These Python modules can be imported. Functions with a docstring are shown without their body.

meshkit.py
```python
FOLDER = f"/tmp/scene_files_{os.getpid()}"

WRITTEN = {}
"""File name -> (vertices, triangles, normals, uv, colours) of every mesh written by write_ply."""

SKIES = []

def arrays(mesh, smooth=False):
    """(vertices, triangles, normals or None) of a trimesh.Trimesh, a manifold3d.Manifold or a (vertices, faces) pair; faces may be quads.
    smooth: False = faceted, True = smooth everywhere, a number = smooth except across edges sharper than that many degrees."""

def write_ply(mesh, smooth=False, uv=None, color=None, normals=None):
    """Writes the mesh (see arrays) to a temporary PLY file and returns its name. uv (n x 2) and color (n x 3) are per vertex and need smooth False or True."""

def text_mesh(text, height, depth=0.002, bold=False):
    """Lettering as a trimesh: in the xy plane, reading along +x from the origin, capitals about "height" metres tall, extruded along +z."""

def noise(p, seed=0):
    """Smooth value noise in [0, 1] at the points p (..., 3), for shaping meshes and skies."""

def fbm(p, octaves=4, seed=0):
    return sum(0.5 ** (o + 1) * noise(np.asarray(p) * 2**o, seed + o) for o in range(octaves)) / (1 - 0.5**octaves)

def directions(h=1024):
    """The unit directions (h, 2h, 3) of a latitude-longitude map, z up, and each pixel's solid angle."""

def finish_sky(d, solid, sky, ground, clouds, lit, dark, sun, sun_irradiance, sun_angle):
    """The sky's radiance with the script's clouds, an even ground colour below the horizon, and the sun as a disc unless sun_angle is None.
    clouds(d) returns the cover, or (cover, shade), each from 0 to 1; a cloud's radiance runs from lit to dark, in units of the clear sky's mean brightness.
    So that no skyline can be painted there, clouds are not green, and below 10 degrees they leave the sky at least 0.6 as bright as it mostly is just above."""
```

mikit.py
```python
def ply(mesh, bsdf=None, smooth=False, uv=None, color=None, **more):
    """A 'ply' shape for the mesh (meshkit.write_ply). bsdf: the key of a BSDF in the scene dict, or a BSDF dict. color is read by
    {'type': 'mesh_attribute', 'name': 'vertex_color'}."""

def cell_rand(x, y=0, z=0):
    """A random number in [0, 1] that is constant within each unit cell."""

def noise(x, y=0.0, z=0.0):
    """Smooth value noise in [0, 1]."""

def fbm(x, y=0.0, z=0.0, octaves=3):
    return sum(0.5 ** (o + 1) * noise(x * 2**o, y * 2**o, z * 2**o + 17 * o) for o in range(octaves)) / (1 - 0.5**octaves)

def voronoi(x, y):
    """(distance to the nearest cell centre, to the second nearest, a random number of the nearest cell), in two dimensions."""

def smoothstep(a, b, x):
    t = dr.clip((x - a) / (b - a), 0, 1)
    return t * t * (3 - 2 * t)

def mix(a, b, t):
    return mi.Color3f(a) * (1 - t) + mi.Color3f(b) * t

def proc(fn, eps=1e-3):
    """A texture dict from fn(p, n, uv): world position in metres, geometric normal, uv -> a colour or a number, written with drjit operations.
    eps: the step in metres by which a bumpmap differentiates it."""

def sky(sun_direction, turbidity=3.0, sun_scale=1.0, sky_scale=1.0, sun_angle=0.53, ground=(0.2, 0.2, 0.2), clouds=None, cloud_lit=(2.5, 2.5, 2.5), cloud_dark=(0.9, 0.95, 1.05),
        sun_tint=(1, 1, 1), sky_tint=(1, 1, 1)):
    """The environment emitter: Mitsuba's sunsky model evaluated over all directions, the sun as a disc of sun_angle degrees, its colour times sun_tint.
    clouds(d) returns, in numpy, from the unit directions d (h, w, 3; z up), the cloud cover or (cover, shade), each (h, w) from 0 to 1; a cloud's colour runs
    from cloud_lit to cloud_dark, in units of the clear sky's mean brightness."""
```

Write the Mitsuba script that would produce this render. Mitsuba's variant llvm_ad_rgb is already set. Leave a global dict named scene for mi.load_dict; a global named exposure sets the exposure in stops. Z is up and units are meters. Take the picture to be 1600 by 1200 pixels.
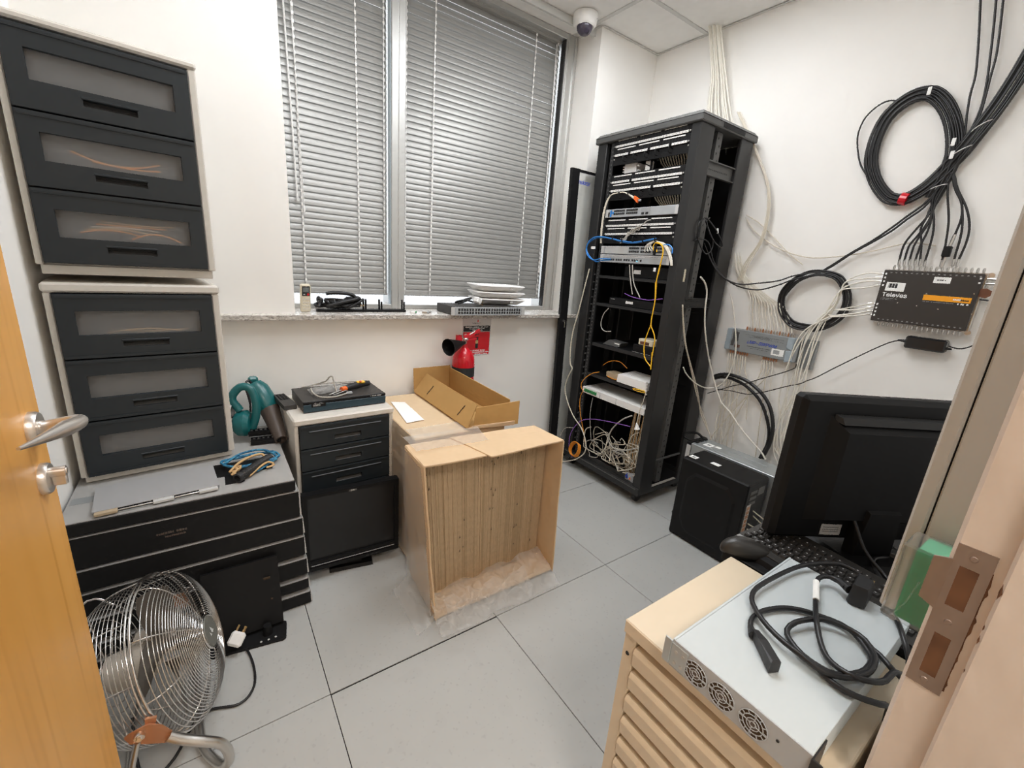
import math, random
import numpy as np, trimesh, mitsuba as mi, drjit as dr
import mikit
from meshkit import text_mesh, fbm as nfbm, noise as nnoise
T = mi.ScalarTransform4f
scene, labels = {}, {}

# ---------------------------------------------------------------- camera, sky, lights, exposure
EYE = (-0.19913, -1.09437, 1.30038)
RIGHT, DOWN, FWD = (0.82045954, -0.56686619, 0.07422173), (-0.0927457, -0.26007952, -0.96112272), (0.56413153, 0.78167856, -0.26595912)
scene['camera'] = {'type': 'perspective', 'fov': 2*math.degrees(math.atan(800/672.09)), 'fov_axis': 'x', 'near_clip': 0.02, 'far_clip': 200.0,
    'to_world': T().look_at(origin=list(EYE), target=[EYE[i]+FWD[i] for i in range(3)], up=[-d for d in DOWN])}
exposure = 0.0
def cloud_cover(d):
    return 0.75 + 0.25*nfbm(d*3.0, 3, 5), 0.35*nfbm(d*4.0+7, 3, 9)
scene['sky'] = mikit.sky((-0.3, -0.75, 0.6), turbidity=4.0, sun_scale=0.0, sky_scale=13.0, ground=(0.62, 0.64, 0.66), clouds=cloud_cover, cloud_lit=(1.4, 1.42, 1.42), cloud_dark=(1.1, 1.13, 1.15))
LAMP_MAIN, LAMP_SECOND, LAMP_LEFT, LAMP_HALL = (13.0, 13.4, 13.8), (14.5, 14.95, 15.4), (11.0, 11.35, 11.7), (28.0, 25.2, 22.4)

# ---------------------------------------------------------------- helpers
def bx(x0, x1, y0, y1, z0, z1, b=0.0):
    """box, with chamfered edges when b > 0"""
    if b <= 0:
        v = np.array([[x, y, z] for x in (x0, x1) for y in (y0, y1) for z in (z0, z1)], float)
        f = np.array([[0,1,3],[0,3,2],[4,6,7],[4,7,5],[0,4,5],[0,5,1],[2,3,7],[2,7,6],[0,2,6],[0,6,4],[1,5,7],[1,7,3]])
        return trimesh.Trimesh(v, f, process=False)
    p = []
    for sx in (0, 1):
        for sy in (0, 1):
            for sz in (0, 1):
                c = np.array([(x0, x1)[sx], (y0, y1)[sy], (z0, z1)[sz]], float)
                i = np.array([1-2*sx, 1-2*sy, 1-2*sz])*b
                for k in range(3):
                    q = c+i; q[k] = c[k]; p.append(q)
    return trimesh.convex.convex_hull(np.array(p))
def rbx(x0, x1, y0, y1, z0, z1, r, n=5):
    """box with rounded vertical (z) edges"""
    pts = []
    for cx, cy, a in ((x1-r, y1-r, 0), (x0+r, y1-r, 90), (x0+r, y0+r, 180), (x1-r, y0+r, 270)):
        for t in np.linspace(0, 90, n):
            pts.append((cx+r*math.cos(math.radians(a+t)), cy+r*math.sin(math.radians(a+t))))
    return prism(pts, z0, z1)
def prism(poly, z0, z1):
    from shapely.geometry import Polygon
    m = trimesh.creation.extrude_polygon(Polygon(poly), z1-z0, engine='earcut')
    m.apply_translation([0, 0, z0]); return m
def hull(pts): return trimesh.convex.convex_hull(np.array(pts, float))
def outward(V, F):
    m = trimesh.Trimesh(V-V.mean(0), np.array(F), process=False)
    if m.volume < 0: m.invert()
    m.apply_translation(V.mean(0)); return m
def cyl(p0, p1, r, n=20, r1=None):
    p0, p1 = np.array(p0, float), np.array(p1, float)
    return lathe([(0, 0), (r, 0), (r if r1 is None else r1, 1), (0, 1)], n, p0, p1-p0)
def lathe(prof, n, o, ax):
    """(radius, height) profile turned about the axis ax from the point o; heights in units of |ax|"""
    o, ax = np.array(o, float), np.array(ax, float)
    w = ax/np.linalg.norm(ax)
    u = np.cross(w, [0, 0, 1] if abs(w[2]) < 0.9 else [1, 0, 0]); u /= np.linalg.norm(u); v = np.cross(w, u)
    t = np.arange(n)*2*np.pi/n
    ring = np.cos(t)[:, None]*u+np.sin(t)[:, None]*v
    V = np.vstack([o+ax*h+r*ring for r, h in prof]); F = []
    for k in range(len(prof)-1):
        for i in range(n):
            a, b = k*n+i, k*n+(i+1) % n
            if prof[k][0] > 0: F.append((a, b, b+n))
            if prof[k+1][0] > 0: F.append((a, b+n, a+n))
    return outward(V, F)
def spline(pts, step=0.012, closed=False):
    p = np.array(pts, float)
    if closed: q = np.vstack([p[-1], p, p[0], p[1]])
    else: q = np.vstack([2*p[0]-p[1], p, 2*p[-1]-p[-2]])
    out = []
    for i in range(1, len(q)-2):
        a, b, c, d = q[i-1], q[i], q[i+1], q[i+2]
        n = max(2, int(np.linalg.norm(c-b)/step))
        t = (np.arange(n)/n)[:, None]
        out.append(0.5*((2*b)+(c-a)*t+(2*a-5*b+4*c-d)*t**2+(-a+3*b-3*c+d)*t**3))
    if not closed: out.append(p[-1:])
    return np.vstack(out)
def tube(pts, r, n=7, closed=False, step=0.012, raw=False):
    p = np.array(pts, float) if raw else spline(pts, step, closed)
    m = len(p)
    d = (np.roll(p, -1, 0)-np.roll(p, 1, 0)) if closed else np.gradient(p, axis=0)
    d /= np.linalg.norm(d, axis=1, keepdims=True)+1e-12
    u = np.cross(d[0], [0.31, 0.52, 0.79]); u /= np.linalg.norm(u)
    R = np.broadcast_to(np.asarray(r, float), (m,)); V = []
    t = np.arange(n)*2*np.pi/n
    for i in range(m):
        u = u-d[i]*(u@d[i]); u /= np.linalg.norm(u)+1e-12
        w = np.cross(d[i], u)
        V.append(p[i]+R[i]*(np.cos(t)[:, None]*u+np.sin(t)[:, None]*w))
    V = np.vstack(V); F = []
    for i in range(m if closed else m-1):
        j = (i+1) % m
        for k in range(n):
            a, b = i*n+k, i*n+(k+1) % n; c, e = j*n+k, j*n+(k+1) % n
            F += [(a, b, e), (a, e, c)]
    if not closed:
        for base, fl in ((0, 1), ((m-1)*n, 0)):
            for k in range(1, n-1): F.append((base, base+k+1, base+k) if fl else (base, base+k, base+k+1))
    return trimesh.Trimesh(V, np.array(F), process=False)
def sheet(grid, thick=0.0):
    """grid (h, w, 3) of points -> open surface, or a slab when thick > 0"""
    g = np.asarray(grid, float); h, w = g.shape[:2]
    F = []
    for i in range(h-1):
        for j in range(w-1):
            a = i*w+j; F += [(a, a+1, a+w+1), (a, a+w+1, a+w)]
    m = trimesh.Trimesh(g.reshape(-1, 3), np.array(F), process=False)
    if thick <= 0: return m
    n = m.vertex_normals
    V = np.vstack([m.vertices+n*thick/2, m.vertices-n*thick/2]); N = h*w
    F2 = [tuple(f) for f in F]+[(b+N, a+N, c+N) for a, b, c in F]
    edge = [(0, j, 0, j+1) for j in range(w-1)]+[(i, w-1, i+1, w-1) for i in range(h-1)]+[(h-1, j+1, h-1, j) for j in range(w-1)]+[(i+1, 0, i, 0) for i in range(h-1)]
    for i0, j0, i1, j1 in edge:
        a, b = i0*w+j0, i1*w+j1; F2 += [(b, a, a+N), (b, a+N, b+N)]
    return trimesh.Trimesh(V, np.array(F2), process=False)
def quad_slab(a, b, c, d, thick, nu=1, nv=1, bump=0.0, seed=0):
    """a slab over the quad a b c d (corners in order), nu x nv cells, with a soft unevenness"""
    a, b, c, d = (np.array(q, float) for q in (a, b, c, d))
    u, v = np.meshgrid(np.linspace(0, 1, nu+1), np.linspace(0, 1, nv+1))
    g = (a*((1-u)*(1-v))[..., None]+b*(u*(1-v))[..., None]+c*(u*v)[..., None]+d*((1-u)*v)[..., None])
    if bump:
        n = np.cross(b-a, d-a); n /= np.linalg.norm(n)
        g = g+n*(bump*(nfbm(g*9+seed, 3, seed)-0.5)*2)[..., None]
    return sheet(g, thick)
def frame(o, x, y, z):
    m = np.eye(4); m[:3, 0], m[:3, 1], m[:3, 2], m[:3, 3] = x, y, z, o; return m
def rotz(deg, o=(0, 0, 0)):
    c, s = math.cos(math.radians(deg)), math.sin(math.radians(deg))
    return frame(o, (c, s, 0), (-s, c, 0), (0, 0, 1))
def xf(m, M): m = m.copy(); m.apply_transform(M); return m
def cat(ms): return ms[0] if len(ms) == 1 else trimesh.util.concatenate(ms)
CUR = [np.eye(4)]
def name(base):
    if base not in scene and base not in labels: return base
    k = 1
    while f'{base}_{k:03d}' in scene or f'{base}_{k:03d}' in labels: k += 1
    return f'{base}_{k:03d}'
def add(key, mesh, mat, smooth=False, M=None, **more):
    """one entry of scene; a taken key gets the next number"""
    key = name(key)
    m = cat(mesh) if isinstance(mesh, list) else mesh
    A = CUR[0] if M is None else CUR[0] @ M
    if not np.allclose(A, np.eye(4)): m = xf(m, A)
    scene[key] = mikit.ply(m, mat, smooth, **more)
    return key
def thing(base, label, category, group=None):
    key = name(base); labels[key] = {'label': label, 'category': category}
    if group: labels[key]['group'] = group
    return key
def single(base, mesh, mat, label, category, group=None, smooth=False, M=None):
    key = add(base, mesh, mat, smooth, M)
    labels[key] = {'label': label, 'category': category}
    if group: labels[key]['group'] = group
    return key
def struct(key, mesh, mat, label=None, smooth=False):
    key = add(key, mesh, mat, smooth); labels[key] = {'kind': 'structure'}
    if label: labels[key]['label'] = label
    return key
def part_label(key, text): labels[key] = {'label': text}; return key
def letters(text, h, o, right, up, depth=0.0008, bold=False):
    right, up = np.array(right, float), np.array(up, float)
    right /= np.linalg.norm(right); up /= np.linalg.norm(up)
    return xf(text_mesh(text, h, depth, bold), frame(o, right, up, np.cross(right, up)))

def dashes(w, h, o, right, up, seed=1, depth=.0005):
    """a line of print too small to read, as short bars"""
    r = random.Random(seed); out = []; x = 0
    right, up = (np.array(q, float)/np.linalg.norm(q) for q in (right, up))
    M = frame(o, right, up, np.cross(right, up))
    while x < w:
        l = r.uniform(.5, 1.0)*h
        if r.random() > .16: out.append(xf(bx(x, min(x+l*.8, w), 0, h*r.uniform(.75, 1), 0, depth), M))
        x += l
    return out

# ---------------------------------------------------------------- materials
def pr(key, c, rough=0.5, metal=0.0, spec=0.5, two=False, **k):
    b = {'type': 'principled', 'base_color': {'type': 'rgb', 'value': list(c)} if isinstance(c, (tuple, list)) else c, 'roughness': rough, 'metallic': metal, 'specular': spec, **k}
    scene[key] = {'type': 'twosided', 'b': b} if two else b
    return key
def rgb(*c): return {'type': 'rgb', 'value': list(c)}
N, FB, SS, MX = mikit.noise, mikit.fbm, mikit.smoothstep, mikit.mix
pr('wall_paint', mikit.proc(lambda p, n, uv: MX((0.82, 0.805, 0.775), (0.85, 0.835, 0.805), FB(p.x*2.2, p.y*2.2, p.z*2.2))), 0.75, spec=0.25)
pr('ceiling_board', mikit.proc(lambda p, n, uv: MX((0.74, 0.73, 0.71), (0.79, 0.78, 0.76), FB(p.x*30, p.y*30, 0.0))), 0.9, spec=0.1)
pr('ceiling_grid', (0.55, 0.55, 0.53), 0.5)
pr('vinyl_tile', mikit.proc(lambda p, n, uv: MX(MX((0.395, 0.40, 0.39), (0.425, 0.43, 0.418), FB(p.x*3, p.y*3, 0.3)), (0.345, 0.345, 0.34), SS(0.66, 0.8, N(p.x*140, p.y*140, 0.5))*0.5 + SS(0.80, 0.84, N(p.x*16, p.y*16, 9.0))*0.10)), 0.5, spec=0.35)
pr('tile_joint', (0.02, 0.02, 0.02), 0.9)
def granite(p, n, uv):
    a = N(p.x*260, p.y*260, p.z*260); b = N(p.x*120+5, p.y*120, p.z*120)
    return MX(MX((0.50, 0.47, 0.43), (0.20, 0.18, 0.165), SS(0.56, 0.68, a)), (0.66, 0.63, 0.59), SS(0.58, 0.7, b))
pr('granite', mikit.proc(granite), 0.25)
def oak(p, n, uv):
    g = N(p.y*90 + 2.0*N(p.y*4, p.z*1.2, 1.0), p.z*3.0, p.x*8)
    f = FB(p.y*12, p.z*1.3, 3.0)
    return MX(MX((0.60, 0.285, 0.060), (0.70, 0.36, 0.095), f), (0.50, 0.22, 0.04), SS(0.55, 0.9, g)*0.55)
pr('door_veneer', mikit.proc(oak), 0.35, clearcoat=0.2)
def jamb(p, n, uv):
    return MX((0.60, 0.505, 0.435), (0.68, 0.585, 0.515), FB(p.x*7, p.y*22, p.z*5))
scene['jamb_paint'] = {'type': 'bumpmap', 'arbitrary': mikit.proc(lambda p, n, uv: 0.003*FB(p.x*30, p.y*45, p.z*18), 1e-3), 'scale': 1.0,
    'b': {'type': 'principled', 'base_color': mikit.proc(jamb), 'roughness': 0.35, 'specular': 0.5}}
pr('chip_wood', mikit.proc(lambda p, n, uv: MX((0.085, 0.036, 0.016), (0.16, 0.070, 0.030), N(p.x*90, p.y*90, p.z*60))), 0.8)
def card(a, b, k=0.25):
    def fn(p, n, uv): return MX(a, b, FB(p.x*6, p.y*6, p.z*6)*(1-k) + k*N(p.x*70, p.y*70, p.z*70))
    return mikit.proc(fn)
pr('card_tan', card((0.56, 0.405, 0.25), (0.65, 0.48, 0.31)), 0.8, spec=0.15)
pr('card_brown', card((0.40, 0.235, 0.085), (0.48, 0.29, 0.115)), 0.8, spec=0.15)
pr('card_pale', card((0.56, 0.42, 0.27), (0.66, 0.51, 0.34)), 0.7, spec=0.2)
pr('card_edge', card((0.43, 0.315, 0.20), (0.53, 0.395, 0.255), 0.5), 0.9, spec=0.1)
pr('card_edge_dark', card((0.36, 0.26, 0.16), (0.45, 0.33, 0.205), 0.5), 0.9, spec=0.1)
pr('slot_dark', (0.05, 0.03, 0.015), 0.9)
pr('black_paint', mikit.proc(lambda p, n, uv: MX((0.005, 0.005, 0.0055), (0.0085, 0.0085, 0.009), FB(p.x*8, p.y*8, p.z*8))), 0.5, spec=0.25)
pr('rack_paint', (0.018, 0.018, 0.0185), 0.42, spec=0.45)
pr('rack_grey', (0.075, 0.075, 0.073), 0.45)
pr('black_plastic', (0.0045, 0.0045, 0.005), 0.48, spec=0.25)
pr('black_gloss', (0.010, 0.010, 0.011), 0.22)
pr('black_rubber', (0.014, 0.014, 0.015), 0.5)
pr('screen_black', (0.006, 0.006, 0.007), 0.28)
pr('key_cap', (0.030, 0.028, 0.027), 0.5)
pr('key_print', (0.42, 0.42, 0.42), 0.6)
pr('keyboard_body', (0.028, 0.026, 0.024), 0.36)
pr('drawer_blue', (0.015, 0.020, 0.024), 0.42, spec=0.45)
pr('ridge_grey', (0.040, 0.044, 0.047), 0.45)
pr('drawer_recess', (0.006, 0.007, 0.008), 0.6)
pr('cabinet_cream', (0.60, 0.565, 0.51), 0.45)
pr('steel_cream', (0.63, 0.53, 0.395), 0.4)
pr('steel_tan', (0.52, 0.395, 0.27), 0.42)
pr('grey_top', mikit.proc(lambda p, n, uv: MX((0.31, 0.305, 0.295), (0.37, 0.365, 0.355), FB(p.x*9, p.y*9, p.z*9))), 0.42, spec=0.5)
pr('grey_panel', (0.33, 0.33, 0.335), 0.45)
pr('grey_light', (0.50, 0.50, 0.49), 0.4)
pr('device_grey', (0.36, 0.375, 0.385), 0.4)
pr('device_grey2', (0.30, 0.31, 0.315), 0.42)
pr('server_top', (0.49, 0.535, 0.55), 0.38)
pr('server_front', (0.40, 0.42, 0.44), 0.4)
pr('galvanised', (0.52, 0.56, 0.575), 0.38, metal=0.75)
pr('aluminium', (0.60, 0.60, 0.585), 0.36, metal=0.8)
pr('slat_aluminium', (0.345, 0.34, 0.325), 0.40, metal=0.4, two=True)
pr('steel', (0.62, 0.60, 0.57), 0.3, metal=1.0)
pr('chrome', (0.82, 0.81, 0.79), 0.12, metal=1.0)
pr('satin_nickel', (0.70, 0.66, 0.62), 0.32, metal=0.9)
pr('copper_bracket', (0.50, 0.24, 0.13), 0.35, metal=0.6)
pr('strike_brown', mikit.proc(lambda p, n, uv: MX((0.24, 0.185, 0.155), (0.31, 0.24, 0.205), FB(p.x*30, p.y*60, p.z*30))), 0.35, metal=0.5)
pr('trunk_grey', (0.46, 0.435, 0.395), 0.38)
pr('white_plastic', (0.80, 0.79, 0.77), 0.35)
pr('white_label', (0.82, 0.82, 0.80), 0.7)
pr('print_grey', (0.25, 0.25, 0.25), 0.7)
pr('print_black', (0.02, 0.02, 0.02), 0.7)
pr('print_white', (0.78, 0.78, 0.78), 0.6)
pr('strip_white', (0.66, 0.65, 0.62), 0.5)
pr('beige_plastic', (0.66, 0.60, 0.46), 0.45)
pr('tan_plastic', (0.42, 0.33, 0.22), 0.5)
pr('lcd_grey', (0.16, 0.18, 0.18), 0.2)
pr('red_paint', (0.55, 0.005, 0.016), 0.22, clearcoat=0.5)
pr('sign_red', (0.62, 0.012, 0.02), 0.5)
pr('sign_grey', (0.60, 0.58, 0.57), 0.5)
pr('orange_label', (0.86, 0.34, 0.01), 0.5)
pr('orange_plastic', (0.80, 0.14, 0.02), 0.4)
pr('yellow_plastic', (0.85, 0.52, 0.02), 0.4)
pr('green_plastic', (0.01, 0.21, 0.085), 0.35)
pr('green_light', (0.10, 0.42, 0.24), 0.4)
pr('terminal_green', (0.02, 0.20, 0.06), 0.4)
pr('teal', (0.008, 0.115, 0.12), 0.28, clearcoat=0.4)
pr('brown_plastic', (0.075, 0.055, 0.045), 0.45)
pr('multi_brown', (0.030, 0.025, 0.022), 0.45)
pr('tag_brown', (0.13, 0.045, 0.02), 0.5)
pr('slate_grey', (0.235, 0.25, 0.255), 0.42)
pr('slate_blue', (0.33, 0.39, 0.43), 0.42)
pr('print_blue', (0.02, 0.05, 0.33), 0.5)
pr('router_teal', (0.012, 0.035, 0.05), 0.4)
pr('router_dark', (0.035, 0.032, 0.030), 0.5)
pr('cable_black', (0.012, 0.012, 0.013), 0.38)
pr('cable_white', (0.74, 0.71, 0.63), 0.45)
pr('cable_cream', (0.62, 0.57, 0.47), 0.5)
pr('cable_grey', (0.38, 0.36, 0.32), 0.5)
pr('cable_blue', (0.03, 0.20, 0.55), 0.4)
pr('cord_blue', mikit.proc(lambda p, n, uv: MX((0.008, 0.10, 0.21), (0.05, 0.24, 0.38), SS(0.4, 0.6, N(p.x*180, p.y*180, p.z*180)))), 0.55)
pr('cord_tan', (0.52, 0.34, 0.16), 0.7)
pr('cable_yellow', (0.82, 0.47, 0.02), 0.42)
pr('cable_orange', (0.72, 0.26, 0.02), 0.45)
pr('cable_purple', (0.20, 0.08, 0.34), 0.45)
pr('led_blue', (0.35, 0.8, 1.0), 0.3)
pr('fan_motor', (0.50, 0.46, 0.40), 0.45)
pr('fan_badge', (0.13, 0.13, 0.115), 0.45)
pr('blade_dark', (0.16, 0.14, 0.12), 0.35, metal=0.6)
pr('purple_dome', (0.045, 0.035, 0.060), 0.08, clearcoat=1.0)
pr('brass', (0.72, 0.50, 0.24), 0.3, metal=1.0)
scene['pane_glass'] = {'type': 'thindielectric', 'int_ior': 1.5}
def film(w): return {'type': 'blendbsdf', 'weight': w, 'a': {'type': 'thindielectric', 'int_ior': 1.22}, 'b': {'type': 'twosided', 'b': {'type': 'principled', 'base_color': rgb(0.85, 0.84, 0.82), 'roughness': 0.25, 'specular': 0.9}}}
scene['clear_film'] = film(0.16)
scene['frost_pane'] = {'type': 'blendbsdf', 'weight': 0.30, 'a': {'type': 'thindielectric', 'int_ior': 1.45}, 'b': {'type': 'twosided', 'b': {'type': 'principled', 'base_color': rgb(0.50, 0.50, 0.495), 'roughness': 0.35, 'specular': 0.4}}}
scene['clear_cover'] = film(0.08)
scene['rack_glass'] = {'type': 'blendbsdf', 'weight': 0.25, 'a': {'type': 'thindielectric', 'int_ior': 1.5}, 'b': {'type': 'twosided', 'b': {'type': 'principled', 'base_color': rgb(0.35, 0.38, 0.35), 'roughness': 0.2, 'specular': 0.5}}}

# ---------------------------------------------------------------- the room
XL, XR, YB, YF, H = -0.60, 2.27, 1.04, -1.045, 2.635
XW0, XW1, YWIN = 0.12, 1.778, 1.262      # window opening, plane of the frames
struct('floor', [bx(XL-.1, XR+.1, -1.2, YB+.1, -0.06, -0.004)], 'tile_joint', 'raised access floor of large grey vinyl tiles with thin black joints')
rng = random.Random(4)
for i in range(-1, 4):
    for j in range(-2, 2):
        x0, x1, y0, y1 = .6*i, .6*(i+1), .6*j, .6*(j+1)
        x0, x1, y0, y1 = max(x0, XL-.05)+.0011, min(x1, XR+.05)-.0011, max(y0, -1.2)+.0011, min(y1, YB+.05)-.0011
        if (i, j) == (0, -1): y1 -= .0035
        if x1-x0 > .02 and y1-y0 > .02:
            dz = rng.uniform(-.0006, 0)
            add('floor__tile', [bx(x0, x1, y0, y1, -0.004, dz, 0.0008)], 'vinyl_tile')
struct('floor_corridor', [bx(-1.9, 2.4, -3.2, -1.2, -0.06, -0.001)], 'vinyl_tile', 'grey corridor floor outside the doorway')
# ceiling on its grid, with two light cells
struct('ceiling', [bx(XL-.1, XR+.1, YF-.2, 1.45, H+.03, H+.10)], 'ceiling_board', 'suspended ceiling of off-white boards')
lights = {(3, 0): (LAMP_MAIN, 'square flush light panel in the ceiling in front of the server rack'), (2, -1): (LAMP_SECOND, 'square flush light panel in the ceiling above the cream cabinet'), (1, 0): (LAMP_LEFT, 'dimmer square light panel in the ceiling above the fan')}
GX, GY = 1.736, .694
for i in range(-1, 5):
    for j in range(-2, 3):
        x1, y1 = GX+.6*(i-2), GY+.6*j
        x0, y0 = x1-.6, y1-.6
        a0, a1, b0, b1 = max(x0, XL)+.011, min(x1, XR)-.011, max(y0, YF-.01)+.011, min(y1, 1.27)-.011
        if a1-a0 < .03 or b1-b0 < .03: continue
        if (i+1, j) in lights:
            power, say = lights[(i+1, j)]
            t = thing('ceiling_light', say, 'ceiling light')
            add(t+'__frame', [bx(a0, a1, b0, b0+.02, H, H+.02), bx(a0, a1, b1-.02, b1, H, H+.02), bx(a0, a0+.02, b0, b1, H, H+.02), bx(a1-.02, a1, b0, b1, H, H+.02)], 'white_plastic')
            g = trimesh.Trimesh([[a0+.02, b0+.02, H+.004], [a1-.02, b0+.02, H+.004], [a1-.02, b1-.02, H+.004], [a0+.02, b1-.02, H+.004]], [[0, 2, 1], [0, 3, 2]], process=False)
            scene[t+'__diffuser'] = mikit.ply(g, 'white_plastic', emitter={'type': 'area', 'radiance': rgb(*power)})
            add(t+'__backing', [bx(a0, a1, b0, b1, H+.02, H+.028)], 'white_plastic')
            continue
        add('ceiling__tile', [bx(a0, a1, b0, b1, H+.002, H+.016, .002)], 'ceiling_board')
for i in range(-1, 5):
    x = GX+.6*(i-2)
    if XL < x < XR: add('ceiling__grid_bar', [bx(x-.012, x+.012, YF, 1.27 if x < XW1 else YB, H-.001, H+.016)], 'ceiling_grid')
for j in range(-2, 3):
    y = GY+.6*j
    if YF < y < 1.2: add('ceiling__grid_bar', [bx(XL, XR, y-.012, y+.012, H-.0012, H+.016)], 'ceiling_grid')
add('ceiling__edge_angle', [bx(XR-.016, XR-.0005, YF, YB, H-.003, H-.001), bx(XW1, XR, YB-.016, YB-.0005, H-.003, H-.001), bx(XW1-.0155, XW1-.0005, YB, YWIN, H-.003, H-.001), bx(XL+.0005, XL+.016, YF, YB, H-.003, H-.001)], 'ceiling_grid')
# walls
struct('wall_left', [bx(XL-.12, XL, YF-.145, 1.45, -.05, H+.05)], 'wall_paint', 'off-white painted left wall behind the drawer cabinets')
struct('wall_right', [bx(XR, XR+.12, YF-.145, 1.45, -.05, H+.05)], 'wall_paint', 'white painted right wall carrying coils of cable')
struct('wall_back', [bx(XL, XR, YB, 1.40, -.05, .998), bx(XL, XW0, YB, 1.40, .998, H+.05), bx(XW1, XR, YB, 1.40, .998, H+.05)], 'wall_paint', 'white painted back wall around the window')
struct('wall_front', [bx(XL, -.485, YF-.145, YF, -.05, H+.05), bx(.495, XR, YF-.145, YF, -.05, H+.05), bx(-.485, .495, YF-.145, YF, 2.12, H+.05)], 'wall_paint', 'wall with the doorway the photo is taken through')
struct('wall_corridor', [bx(-2.0, -1.9, -3.2, YF-.145, -.05, 2.7), bx(2.4, 2.5, -3.2, YF-.145, -.05, 2.7), bx(-2.0, 2.5, -3.3, -3.2, -.05, 2.7), bx(-2.0, 2.5, -3.3, YF-.145, 2.62, 2.72),
    bx(-2.0, XL-.12, YF-.145, YF-.1, -.05, 2.7), bx(XR+.12, 2.5, YF-.145, YF-.1, -.05, 2.7)], 'wall_paint', 'corridor walls and ceiling outside the doorway')
t = thing('corridor_light', 'warm light panel in the corridor ceiling outside the door', 'ceiling light')
g = trimesh.Trimesh([[-.5, -2.3, 2.60], [.1, -2.3, 2.60], [.1, -1.7, 2.60], [-.5, -1.7, 2.60]], [[0, 2, 1], [0, 3, 2]], process=False)
scene[t+'__diffuser'] = mikit.ply(g, 'white_plastic', emitter={'type': 'area', 'radiance': rgb(*LAMP_HALL)})
add(t+'__frame', [bx(-.52, .12, -2.32, -1.68, 2.604, 2.62)], 'white_plastic')
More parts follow.
